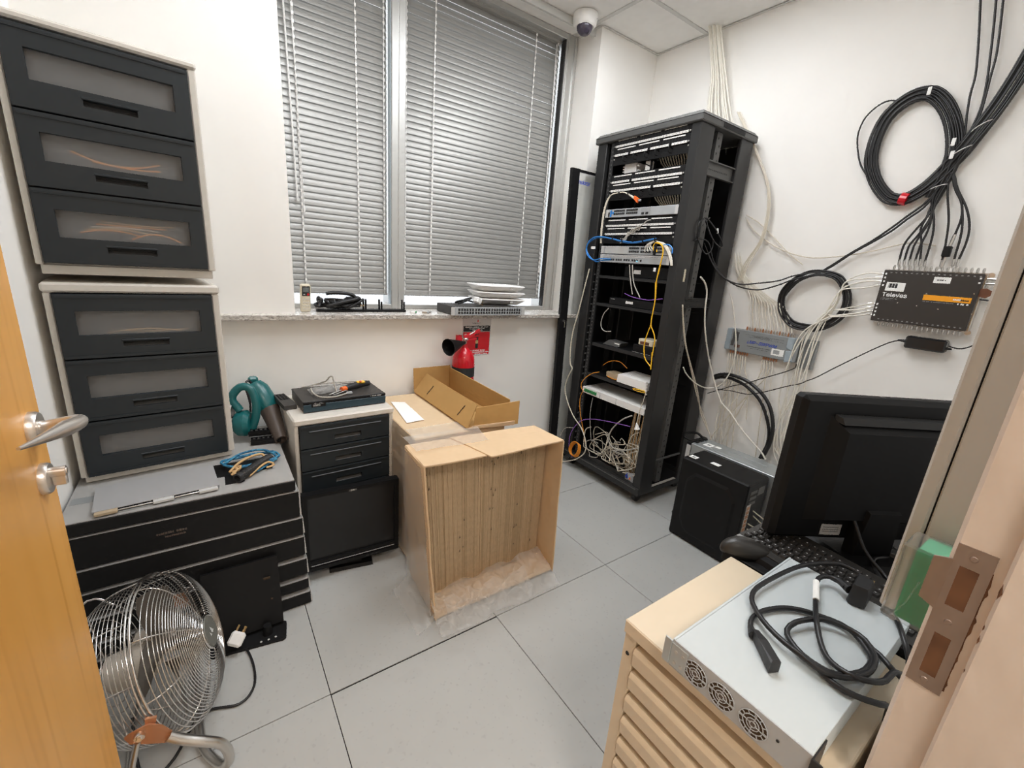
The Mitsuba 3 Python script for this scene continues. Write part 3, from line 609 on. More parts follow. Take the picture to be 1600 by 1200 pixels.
# plug and flex of the fan
t = thing('mains_plug', 'white three-pin plug with brass pins beside the fan, near the black foot plate', 'plug')
CUR[0] = frame((-.222, .305, .052), (.55, .55, .63), (-.80, .55, .22), (-.23, -.63, .74))
add(t+'__body', [bx(-.022, .022, -.022, .022, -.011, .011, .007)], 'white_plastic', 30)
for x, y in ((.0, .012), (-.010, -.010), (.010, -.010)): add(t+'__pin', [bx(.022, .040, y-.003+0*x, y+.003, -.002+x*.4, .002+x*.4, .0005)], 'brass')
CUR[0] = np.eye(4)
single('fan_flex', [tube([(-.24, .30, .045), (-.23, .34, .012), (-.20, .30, .006), (-.185, .22, .005), (-.19, .14, .005), (-.23, .10, .005), (-.32, .12, .005), (-.38, .02, .005), (-.43, -.01, .005), (-.455, .06, .02), (-.46, .12, .09)], .0036, 8)], 'cable_black', 'black mains flex running round the fan on the floor', 'cable', smooth=50)

# ---------------------------------------------------------------- on and before the low cabinet
CUR[0] = rotz(2.5, (.078, .700, .664))
t = thing('router', 'flat dark router with a teal front on top of the low cabinet', 'router')
add(t+'__case', [bx(0, .338, .004, .215, .003, .046, .0015)], 'router_dark')
part_label(add(t+'__front', [bx(0, .338, -.003, .004, .003, .034, .001)], 'router_teal'), 'dark teal front panel')
add(t+'__upper_lip', [bx(0, .338, -.002, .004, .036, .046, .001)], 'black_plastic')
add(t+'__badge', [bx(.03, .085, -.0036, -.002, .022, .045, .0005)], 'black_plastic')
add(t+'__logo', [letters('CISCO', .0062, (.036, -.0036, .026), (1, 0, 0), (0, 0, 1), .0006, True)] + [bx(.037+.0046*i, .0385+.0046*i, -.0042, -.0036, .0345, .0345+.001*hh) for i, hh in enumerate((2, 4, 6, 4, 2, 4, 6, 4, 2))], 'grey_light')
add(t+'__model_text', dashes(.050, .0042, (.270, -.0022, .039), (1, 0, 0), (0, 0, 1), 6), 'grey_light')
add(t+'__foot', [bx(.01, .03, .01, .03, 0, .003), bx(.31, .33, .01, .03, 0, .003), bx(.01, .03, .19, .21, 0, .003), bx(.31, .33, .19, .21, 0, .003)], 'black_rubber')
zt = .0475
t = thing('plastic_bag', 'crumpled clear plastic bag on top of the dark router', 'bag')
rr = random.Random(3)
g = np.array([[(.05+.15*u/9, .07+.09*v/6, zt+.004+.026*nnoise(np.array([u*.9, v*.9, 2.0]))*math.sin(math.pi*u/9)**.5*max(.2, math.sin(math.pi*v/6))) for u in range(10)] for v in range(7)])
add(t+'__film', sheet(g), 'clear_film'); add(t+'__fold', sheet(g*[1, .8, 1]+[.02, .03, .006]), 'clear_film')
t = thing('grey_cable', 'grey network cable with a loop, lying on the dark router', 'cable')
add(t+'__jacket', [tube([(.045, .15, zt+.02), (.09, .155, zt+.026), (.12, .12, zt+.045), (.128, .10, zt+.066), (.142, .10, zt+.068), (.146, .085, zt+.03), (.15, .07, zt+.008)], .0032, 8), tube([(.06, .13, zt+.016), (.055, .08, zt+.012), (.072, .03, zt+.005), (.12, .012, zt+.004), (.165, .03, zt+.004), (.19, .04, zt+.006)], .0034, 8),
    tube([(.03, .16, zt+.016), (.10, .17, zt+.02), (.20, .165, zt+.02), (.30, .15, zt+.018)], .0026, 8)], 'cable_grey', 50)
add(t+'__plug', [bx(.182, .205, .034, .047, zt+.001, zt+.010, .001)], 'device_grey')
t = thing('crimping_tool', 'black crimping tool with orange and yellow grips on the dark router', 'pliers')
add(t+'__handle', [tube([(.19, .085, zt+.013), (.225, .10, zt+.015), (.27, .118, zt+.016), (.31, .128, zt+.014)], [.011+.004*math.sin(2.6*i/9) for i in range(len(spline([(.19, .085, zt+.013), (.225, .10, zt+.015), (.27, .118, zt+.016), (.31, .128, zt+.014)])))], 12)], 'black_rubber', 50)
part_label(add(t+'__collar', [cyl((.172, .075, zt+.012), (.193, .086, zt+.013), .0115, 16)], 'orange_plastic', 40), 'orange collar')
part_label(add(t+'__grip', [bx(.245, .285, .100, .118, zt+.022, zt+.034, .005)], 'yellow_plastic'), 'yellow grip pad'); add(t+'__button', [bx(.255, .268, .094, .102, zt+.030, zt+.038, .003)], 'orange_plastic')
add(t+'__jaw', [tube([(.172, .075, zt+.011), (.13, .055, zt+.006), (.11, .045, zt+.004)], .0030, 8), tube([(.19, .070, zt+.009), (.15, .05, zt+.005), (.125, .035, zt+.004)], .0026, 8)], 'steel', 50)
CUR[0] = rotz(9, (.018, .765, .664))
t = thing('handset', 'small black keypad handset on the low cabinet left of the router', 'handset')
add(t+'__body', [hull([(0, 0, 0), (.048, 0, 0), (.048, 0, .018), (0, 0, .018), (.004, .15, 0), (.044, .15, 0), (.044, .15, .026), (.004, .15, .026), (0, .06, .022), (.048, .06, .022)])], 'router_dark')
for i in range(3):
    for j in range(4): add(t+'__key', [bx(.009+.012*i, .017+.012*i, .074+.018*j, .086+.018*j, .0215+.0007*j, .0262+.0006*j, .001)], 'black_plastic')
CUR[0] = np.eye(4)
# old square monitor in front of the low cabinet
t = thing('computer_monitor', 'square black monitor on the floor in front of the low cabinet', 'monitor')
CUR[0] = rotz(-3.0, (.028, .545, .045))
add(t+'__bezel', [poly_holes(0, .376, 0, .345, [(.018, .042, .358, .330)], -.016, .018), bx(.002, .374, -.0185, -.015, .002, .018, .004), bx(.002, .374, -.0175, -.015, .331, .344, .003)], 'black_plastic')
add(t+'__screen', [bx(.016, .360, -.006, -.002, .040, .332)], 'screen_black')
add(t+'__back', [hull([(.02, .018, .02), (.356, .018, .02), (.02, .018, .33), (.356, .018, .33), (.07, .050, .06), (.306, .050, .06), (.07, .050, .28), (.306, .050, .28)])], 'black_plastic')
add(t+'__logo_plate', [bx(.172, .204, -.0182, -.0172, .330, .3385)], 'rack_grey'); add(t+'__logo', [letters('IBM', .0062, (.1785, -.0183, .3312), (1, 0, 0), (0, 0, 1), .0004, True)], 'grey_light')
add(t+'__button', [bx(.236+.018*i, .246+.018*i, -.0195, -.018, .008, .0105) for i in range(3)], 'rack_grey'); part_label(add(t+'__edge_strip', [bx(.02, .356, -.0190, -.0178, .0255, .0285)], 'grey_panel'), 'thin pale strip along the lower bezel')
CUR[0] = rotz(-11, (.118, .545, 0))
add(t+'__neck', [hull([(.045, .02, .01), (.13, .02, .01), (.045, .045, .01), (.13, .045, .01), (.045, .03, .12), (.13, .03, .12), (.045, .045, .12), (.13, .045, .12)])], 'black_plastic')
add(t+'__base', [hull([(0, 0, 0), (.175, 0, 0), (.175, .085, 0), (0, .085, 0), (.004, .006, .014), (.171, .006, .014), (.165, .08, .020), (.01, .08, .020)])], 'black_plastic')
CUR[0] = np.eye(4)

# ---------------------------------------------------------------- cardboard
rr = random.Random(21)
t = thing('carton_stack', 'pale wrapped stack of flat cartons against the back wall, right of the low cabinet', 'cardboard')
nl = 17
for k in range(nl):
    z0 = .002+.603*k/nl; z1 = .002+.603*(k+1)/nl-.0022
    e = [rr.uniform(-.004, .004) for _ in range(4)]
    add(t+'__carton', [bx(.430+e[0], .862+e[1], .405+e[2]+.0, .985+e[3]*.5, z0, z1, .004)], ('card_pale', 'card_edge', 'card_pale', 'card_edge_dark')[k % 4] if k < nl-1 else 'card_pale')
add(t+'__paper_sheet', [quad_slab((.464, .58, .607), (.548, .59, .607), (.560, .85, .607), (.500, .88, .607), .0008, 5, 8, .0012, 3)], 'white_label')
g = np.array([[(.4235-.003*nnoise(np.array([v*1.1, u*.8, 4.0])), .395+.59*u/14, .02+.59*v/12) for u in range(15)] for v in range(13)])
add(t+'__wrap', sheet(g), 'clear_film', True)
g = np.array([[(.425+.25*u/10, .402+.10*v/5, .6085+.004*nnoise(np.array([u*.9, v*.9, 1.0]))) for u in range(11)] for v in range(6)])
add(t+'__wrap', sheet(g), 'clear_film', True)
# brown tray box on the stack
t = thing('carton_tray', 'long open brown cardboard tray box on top of the carton stack, under the fire extinguisher', 'cardboard box')
zb = .607
add(t+'__bottom', [quad_slab((.668, .405, zb+.003), (.884, .385, zb+.003), (.876, .985, zb+.003), (.664, .985, zb+.003), .005)], 'card_brown')
add(t+'__side', [quad_slab((.884, .40, zb+.004), (.876, .985, zb+.004), (.868, .985, zb+.125), (.884, .415, zb+.108), .005, 1, 8, .003, 5)], 'card_brown')
fl = quad_slab((.667, .405, zb+.005), (.664, .985, zb+.005), (.726, .965, zb+.105), (.722, .425, zb+.098), .005, 2, 10, .004, 8)
add(t+'__side_flap', [fl], 'card_brown')
A_, B_, C_ = np.array([.667, .405, zb+.005]), np.array([0, .58, 0]), np.array([.057, .01, .097])
nrm = np.cross(C_, B_); nrm /= np.linalg.norm(nrm)
for s in (.17, .74):
    p0, p1 = A_+B_*(s+.02)+C_*.22, A_+B_*(s-.02)+C_*.70
    add(t+'__slit', [tube([p0-nrm*.0052, p1-nrm*.0052], .0022, 5, raw=True), tube([p0+nrm*.0052, p1+nrm*.0052], .0022, 5, raw=True)], 'slot_dark')
add(t+'__end_panel', [quad_slab((.694, .402, zb+.012), (.908, .372, zb+.002), (.914, .380, zb+.108), (.704, .404, zb+.094), .005, 6, 2, .003, 2)], 'card_brown')
add(t+'__end_panel', [quad_slab((.664, .988, zb+.002), (.876, .988, zb+.002), (.872, .985, zb+.136), (.660, .990, zb+.132), .005, 6, 2, .003, 4)], 'card_brown')
add(t+'__end_fold', [quad_slab((.668, .402, zb+.002), (.885, .368, zb+.002), (.885, .366, zb+.022), (.690, .400, zb+.016), .004)], 'card_tan')
# big open carton packed with corrugated sheets standing on edge
t = thing('carton', 'large open tan carton packed with corrugated sheets on edge, standing on the floor', 'cardboard box')
FL, FR, BR, BL = (.334, .098, .642), (.934, .088, .629), (.946, .300, .616), (.350, .305, .632)
fl, fr_, br, bl = (.390, .092, .003), (.952, .086, .003), (.960, .378, .003), (.408, .385, .003)
add(t+'__side', [quad_slab(fl, bl, BL, FL, .006, 6, 8, .006, 1)], 'card_tan'); add(t+'__side', [quad_slab(fr_, br, BR, FR, .006, 6, 8, .006, 2)], 'card_tan')
add(t+'__back', [quad_slab(bl, br, BR, BL, .006)], 'card_tan')
add(t+'__bottom_flap', [quad_slab((.390, .094, .010), (.952, .088, .012), (.958, .27, .022), (.406, .27, .022), .005, 10, 4, .010, 6)], 'card_tan')
mid = lambda a, b, s: tuple(np.array(a)*(1-s)+np.array(b)*s)
add(t+'__top_flap', [quad_slab(FL, mid(FL, FR, .45), mid(BL, BR, .46), BL, .005, 8, 4, .006, 3)], 'card_tan')
k = np.array([0, 0, .006])
add(t+'__top_flap', [quad_slab(np.array(mid(FL, FR, .405))+k+[0, -.022, -.003], np.array(FR)+k*.6, np.array(BR)+k*.6, np.array(mid(BL, BR, .30))+k, .005, 10, 4, .004, 9)], 'card_tan')
ns = 92
for i in range(ns):
    s0, s1 = i/ns, (i+1)/ns
    x0, x1 = .400+.545*s0, .400+.545*s1-.0007
    X0, X1 = .348+.580*s0, .348+.580*s1-.0007
    yf = .203+rr.uniform(-.0016, .0016); yt = yf-.018
    zt = .622-.012*s0
    add(t+'__sheet', [hull([(x0, yf, .024), (x1, yf, .024), (x0, yf+.10, .024), (x1, yf+.10, .024), (X0, yt, zt), (X1, yt, zt), (X0, yt+.10, zt), (X1, yt+.10, zt)])], ('card_edge', 'card_edge_dark')[rr.choice((0, 0, 1))])
for i in range(26):   # torn dark spots on the sheet edges
    s, z = rr.choice((.05, .06, .29, .53, .55, .56, .75, .90))+rr.uniform(-.02, .02), rr.uniform(.10, .58)
    x = (.400+.545*s)*(1-z/.62)+(.348+.58*s)*z/.62; y = .197-.02*z/.62
    add(t+'__tear', [hull([(x-.0025, y, z), (x+.0025, y, z+.004), (x, y, z+rr.uniform(.008, .02)), (x, y-.0015, z+.005), (x+.001, y+.004, z)])], 'slot_dark')
part_label(add(t+'__print_mark', [hull([(.3905-.0035, .165, .105), (.3905-.0035, .195, .105), (.3870-.0035, .180, .145), (.3875, .18, .115)])], 'white_label'), 'small white printed arrow')
g = np.array([[np.array(mid(mid(fl, bl, u/9), mid(FL, BL, u/9), v/12))+np.array([-.006-.014*nnoise(np.array([u*.8, v*.7, 2.5])), 0, 0]) for u in range(10)] for v in range(13)])
add(t+'__film', sheet(g), 'clear_film', True)
g = np.array([[np.array(mid(mid(FL, FR, .02+u/14*.42), mid(BL, BR, .02+u/14*.55), .55+.45*v/5))+np.array([0, .012*v, .006+.010*nnoise(np.array([u*.9, v*.9, 5.5]))]) for u in range(15)] for v in range(6)])
add(t+'__film', sheet(g), 'clear_film', True)
# plastic film spilling on the floor
t = thing('plastic_film', 'crumpled clear plastic film spilling from the big carton on to the floor', 'plastic film')
def ridge(u, v, seed): return 1-abs(2*nnoise(np.array([u, v, seed+.5]))-1)
def crumple(x0, x1, ya, yb, za, seed, nu=90, nv=30):
    g = []
    for v in range(nv):
        s = v/(nv-1); row = []
        for u in range(nu):
            q = u/(nu-1); x = x0+(x1-x0)*q; U, V = q*14, s*5
            n1 = nnoise(np.array([U*.7, V*.6, seed+.5])); r1, r2 = ridge(U*.8+V*.5, V*.9, seed), ridge(U*1.9, V*1.7-U*.6, seed+5)
            y = ya+(yb-ya)*s+.022*(n1-.5)+.035*(nnoise(np.array([U*.45, .5, seed+3.3]))-.5)*s
            z = za*(1-s)**1.2*(.35+.9*n1)+(.024*r1**3+.012*r2**3)*(.35+math.sin(math.pi*min(1, s*1.05)))*(1-.5*q)+.002
            row.append((x, y, z))
        g.append(row)
    return sheet(g)
add(t+'__fold', crumple(.375, .925, .165, .004, .085, 3), 'clear_film', True)
add(t+'__fold', crumple(.42, .80, .100, .028, .080, 12, 60, 18), 'clear_film', True)
add(t+'__corner', sheet([[(.388-.085*u/16+.008*nnoise(np.array([u*.5, v*.5, 1.])), .08+.26*v/20-.02*u/16, .003+.06*(1-u/16)**2*nnoise(np.array([u*.35, v*.4, 6.]))+.012*ridge(u*.4, v*.4, 2)**3*(1-u/16)+.002) for u in range(17)] for v in range(21)]), 'clear_film', True)

# ---------------------------------------------------------------- back wall: extinguisher, sign, sill things, ceiling camera
t = thing('fire_extinguisher', 'red fire extinguisher with a black horn, hung on the back wall', 'fire extinguisher')
o = (.943, .965, .56)
add(t+'__cylinder', [lathe([(0, 0), (.054, 0), (.062, .012), (.062, .205), (.058, .232), (.046, .258), (.028, .276), (.019, .284), (.017, .305), (0, .305)], 40, o, (0, 0, 1))], 'red_paint', 40)
part_label(add(t+'__band', [lathe([(.0626, .125), (.0626, .178)], 40, o, (0, 0, 1))], 'print_black', True), 'black printed band')
add(t+'__valve', [cyl((.943, .965, .862), (.943, .965, .888), .013, 18), bx(.930, .956, .940, .985, .885, .900, .004)], 'steel', 40)
add(t+'__handle', [hull([(.932, .945, .893), (.954, .945, .893), (.932, .96, .893), (.954, .96, .893), (1.030, .945, .934), (1.030, .96, .934), (1.026, .945, .944), (1.026, .96, .944), (.932, .945, .909), (.932, .96, .909)]),
    hull([(.93, .945, .884), (.93, .96, .884), (.955, .945, .884), (.955, .96, .884), (1.01, .945, .890), (1.01, .96, .890), (.93, .945, .890), (.93, .96, .890), (1.01, .945, .896), (1.01, .96, .896)])], 'red_paint')
part_label(add(t+'__handle_sticker', [hull([(.962, .9440, .914), (.995, .9440, .932), (.995, .9440, .940), (.962, .9440, .922), (.97, .9452, .92)])], 'white_label'), 'white sticker on the handle')
add(t+'__pin_cap', [hull([(.885, .95, .895), (.915, .95, .882), (.925, .95, .895), (.912, .95, .907), (.893, .95, .908), (.90, .97, .898), (.92, .97, .898)])], 'red_paint')
hd = np.array([-.125, -.046, -.014])
add(t+'__horn', [lathe([(.009, .05), (.012, .18), (.022, .42), (.034, .72), (.044, .95), (.046, 1.0), (.043, 1.0), (.032, .72), (.018, .40), (0, .36)], 32, (.938, .945, .876), hd)], 'black_plastic', 40)
part_label(add(t+'__hose_joint', [cyl((.943, .955, .876), (.928, .940, .875), .010, 16)], 'steel', 40), 'metal joint')
add(t+'__wall_bracket', [bx(.928, .958, 1.020, 1.0395, .80, .90), bx(.90, .986, 1.028, 1.0395, .66, .68), bx(.930, .956, .985, 1.03, .868, .878)], 'red_paint')
t = thing('sign', 'red and grey fire extinguisher notice on the back wall under the window sill', 'sign')
sx0, sx1, sz0, sz1 = .968, 1.156, .775, .997; ys = 1.0385
W_ = sx1-sx0
add(t+'__plate', [bx(sx0, sx1, ys, 1.0398, sz0, sz1)], 'sign_grey')
add(t+'__red_field', [bx(sx0+.006, sx1-.006, ys-.0006, ys, sz0+.006, .914)], 'sign_red')
add(t+'__black_band', [bx(sx0+.006, sx1-.006, ys-.0006, ys, .917, .950)], 'print_black')
add(t+'__heading', [letters('RUNWALL', .0085, (sx0+.062, ys-.0006, .960), (1, 0, 0), (0, 0, 1), .0005, True)], 'print_grey')
add(t+'__flame', [hull([(sx0+.096, ys-.0006, .971), (sx0+.103, ys-.0006, .976), (sx0+.098, ys-.0006, .984), (sx0+.094, ys-.0006, .978), (sx0+.097, ys-.001, .976)])], 'sign_red')
for i, w in enumerate((.150, .100, .070)): add(t+'__band_text', dashes(w, .0055, (sx0+W_/2-w/2, ys-.0006, .940-.0095*i), (1, 0, 0), (0, 0, 1), 20+i), 'print_white')
add(t+'__symbol', [bx(sx0+.014, sx0+.028, ys-.0009, ys-.0006, .885, .905), bx(sx0+.014, sx0+.028, ys-.0009, ys-.0006, .862, .880)], 'print_white')
add(t+'__symbol_mark', [bx(sx0+.017, sx0+.025, ys-.0011, ys-.0009, .886, .893), bx(sx0+.017, sx0+.025, ys-.0011, ys-.0009, .864, .872)], 'sign_red')
add(t+'__extinguisher_symbol', [bx(sx0+.075, sx0+.092, ys-.0009, ys-.0006, .896, .906), bx(sx0+.092, sx0+.11, ys-.0009, ys-.0006, .899, .903), bx(sx0+.088, sx0+.106, ys-.0009, ys-.0006, .818, .884)], 'print_black')
part_label(add(t+'__symbol_label', [bx(sx0+.088, sx0+.106, ys-.0012, ys-.0009, .846, .866)], 'cord_tan'), 'pale label of the symbol')
for i, w in enumerate((.125, .150, .140)): add(t+'__foot_text', dashes(w, .0068, (sx0+.030, ys-.0006, .803-.0110*i), (1, 0, 0), (0, 0, 1), 30+i), 'print_white')
ZS = 1.0203
# air conditioner remote, leaning on the reveal
t = thing('remote_control', 'cream remote control with a small display standing on the window sill, far left', 'remote control')
CUR[0] = frame((.150, 1.075, ZS), (.993, .12, 0), (-.118, .982, .14), (.012, -.14, .99))
add(t+'__body', [bx(0, .043, 0, .020, 0, .128, .005)], 'beige_plastic')
add(t+'__display', [bx(.005, .038, -.0008, .001, .076, .120)], 'print_black'); add(t+'__screen', [bx(.009, .034, -.0014, -.0006, .094, .115)], 'lcd_grey')
add(t+'__button', [bx(.010, .018, -.0018, -.0006, .080, .086, .0005)], 'device_grey'); part_label(add(t+'__button', [bx(.026, .035, -.0018, -.0006, .079, .088, .001)], 'sign_red'), 'red button')
for i in range(3):
    for j in range(4): add(t+'__button', [bx(.007+.0105*i, .0145+.0105*i, -.0012, .0005, .012+.015*j, .020+.015*j, .0005)], 'cabinet_cream')
CUR[0] = np.eye(4)
# black cable manager bar with its posts, and a heap of black fittings on it
t = thing('cable_manager', 'black rack cable manager bar with upright fingers lying on the window sill', 'cable manager')
add(t+'__bar', [bx(.222, .655, 1.090, 1.128, ZS, ZS+.012, .001)], 'black_paint')
for x in (.520, .532, .640, .652, .44, .452): add(t+'__finger', [bx(x-.004, x+.004, 1.106, 1.112, ZS+.012, ZS+.062-.012*(x in (.532, .652)), .001)], 'black_paint')
rr = random.Random(5)
t = thing('black_adapter_heap', 'tangle of black adapter leads heaped on the cable manager bar on the sill', 'cables')
pts = [(.225+.21*rr.random(), 1.105+rr.uniform(-.035, .03), ZS+.02+.05*rr.random()) for _ in range(34)]
pts.sort(key=lambda q: math.sin(q[0]*60)+q[0]*6)
add(t+'__lead', tube([(x, y, z) for x, y, z in pts], .0068, 8), 'cable_black', 50)
add(t+'__lead', tube([(.265, 1.10, ZS+.085), (.30, 1.10, ZS+.090), (.37, 1.10, ZS+.086), (.40, 1.10, ZS+.07), (.405, 1.10, ZS+.03)], .0085, 8), 'cable_black', 50)
add(t+'__block', [bx(.28, .35, 1.085, 1.13, ZS+.018, ZS+.052, .006), bx(.36, .425, 1.09, 1.13, ZS+.03, ZS+.07, .004)], 'black_plastic')
for i in range(6): add(t+'__contact', [bx(.372+.012*i, .378+.012*i, 1.086, 1.0895, ZS+.030, ZS+.036)], 'brass')
# small plugs on the sill
for i, (x, a, say) in enumerate(((.665, 10, 'small clear connector lying on the sill left of the network switch, leftmost of three'), (.725, -30, 'small metal connector on the sill left of the network switch, middle of three'), (.755, 20, 'small metal connector on the sill nearest the network switch'))):
    t = thing('cable_connector', say, 'connector')
    CUR[0] = rotz(a, (x, 1.045, ZS))
    add(t+'__body', [bx(0, .026, 0, .012, 0, .010, .001)], 'white_plastic' if i == 0 else 'steel'); add(t+'__collar', [cyl((.026, .006, .005), (.036, .006, .005), .004, 12)], 'terminal_green' if i == 0 else 'device_grey')
    CUR[0] = np.eye(4)
# network switch with 48 ports
t = thing('network_switch', 'grey 48-port network switch on the window sill under the white access points', 'network switch')
CUR[0] = rotz(1.2, (.862, .935, ZS+.002))
add(t+'__case', [bx(0, .440, .006, .21, 0, .044, .0015)], 'router_dark')
add(t+'__face', [bx(0, .440, 0, .006, 0, .044, .001)], 'device_grey')
for s in (-.022, .440): add(t+'__ear', [bx(s, s+.022, -.001, .002, 0, .044, .001)], 'grey_light')
for i in range(24):
    for j in range(2):
        x = .020+.0168*i+.003*(i//6)
        add(t+'__port', [bx(x, x+.0118, -.0006, .002, .008+.0165*j, .0205+.0165*j)], 'print_black')
CUR[0] = np.eye(4)
for k, say in enumerate(('lowest of three white access points stacked on the network switch', 'middle one of three stacked white access points on the sill', 'topmost of three stacked white access points on the sill')):
    t = thing('access_point', say, 'access point', 'white access points on the sill')
    del labels[t]['group']
    CUR[0] = rotz(-8+2*k, (1.07-.004*k, 1.055-.008*k, ZS+.0475+.0385*k)) @ np.array([[1, 0, .0, 0], [0, 1, 0, 0], [0, 0, 1, 0], [0, 0, 0, 1.0]])
    base = [(.055, .05), (.275, .05), (.275, .20), (.055, .20)]; top = [(.0, .02), (.085, -.012), (.300, -.008), (.325, .05), (.315, .215), (.02, .215)]
    add(t+'__shell', [hull([(x, y, 0) for x, y in base]+[(x, y, .030) for x, y in top]+[(x*.985+.003, y*.97+.003, .0345) for x, y in top])], 'white_plastic')
    part_label(add(t+'__mark', [bx(.205, .222, -.0008+.010-.012, .002+.012, .016, .026)], 'white_label'), 'small raised mark')
    CUR[0] = np.eye(4)
t = thing('mains_plug', 'white plug with metal pins lying on the network switch, left of the access points', 'plug')
CUR[0] = frame((1.045, 1.01, ZS+.072), (.85, .2, -.48), (-.23, .97, 0), (.46, .11, .88))
add(t+'__body', [bx(-.026, .012, -.02, .02, -.018, .016, .006)], 'white_plastic', 30)
for a, b in ((-.010, -.008), (.010, -.008), (0, .008)): add(t+'__pin', [bx(.012, .032, a-.003, a+.003, b-.002, b+.002, .0005)], 'brass')
CUR[0] = np.eye(4)
single('black_lead', [tube([(1.02, 1.02, ZS+.065), (.97, 1.03, ZS+.075), (.93, 1.06, ZS+.06), (.96, 1.09, ZS+.055), (1.02, 1.10, ZS+.075), (1.04, 1.08, ZS+.082), (.99, 1.05, ZS+.068), (.93, 1.03, ZS+.054)], .0045, 8)], 'cable_black', 'coiled black mains lead lying on the network switch on the sill', 'cable', smooth=50)
# dome camera
t = thing('security_camera', 'white dome security camera on the ceiling above the window corner', 'camera')
o = (1.628, 1.020, H-.002)
add(t+'__base', [lathe([(0, 0), (.066, 0), (.066, .25), (.063, .55), (.052, .72), (0, .72)], 40, o, (0, 0, -.085))], 'white_plastic', 40)
dc = np.array([1.622, 1.012, H-.062])
add(t+'__dome', [lathe([(.043*math.sin(a), -.043*math.cos(a)) for a in np.linspace(1.75, math.pi, 12)][::-1] if False else [(.0435*math.cos(a), .0435*math.sin(a)) for a in np.linspace(-.15, math.pi/2-.02, 14)], 36, dc, (-.20/1.02, -.10/1.02, -.97/1.02))], 'purple_dome', True)
add(t+'__lens', [cyl(dc+np.array([0, -.015, -.018]), dc+np.array([-.006, -.025, -.030]), .014, 20)], 'black_gloss')
add(t+'__screw', [cyl((1.660, .962, H-.030), (1.661, .9605, H-.030), .003, 8)], 'print_grey')
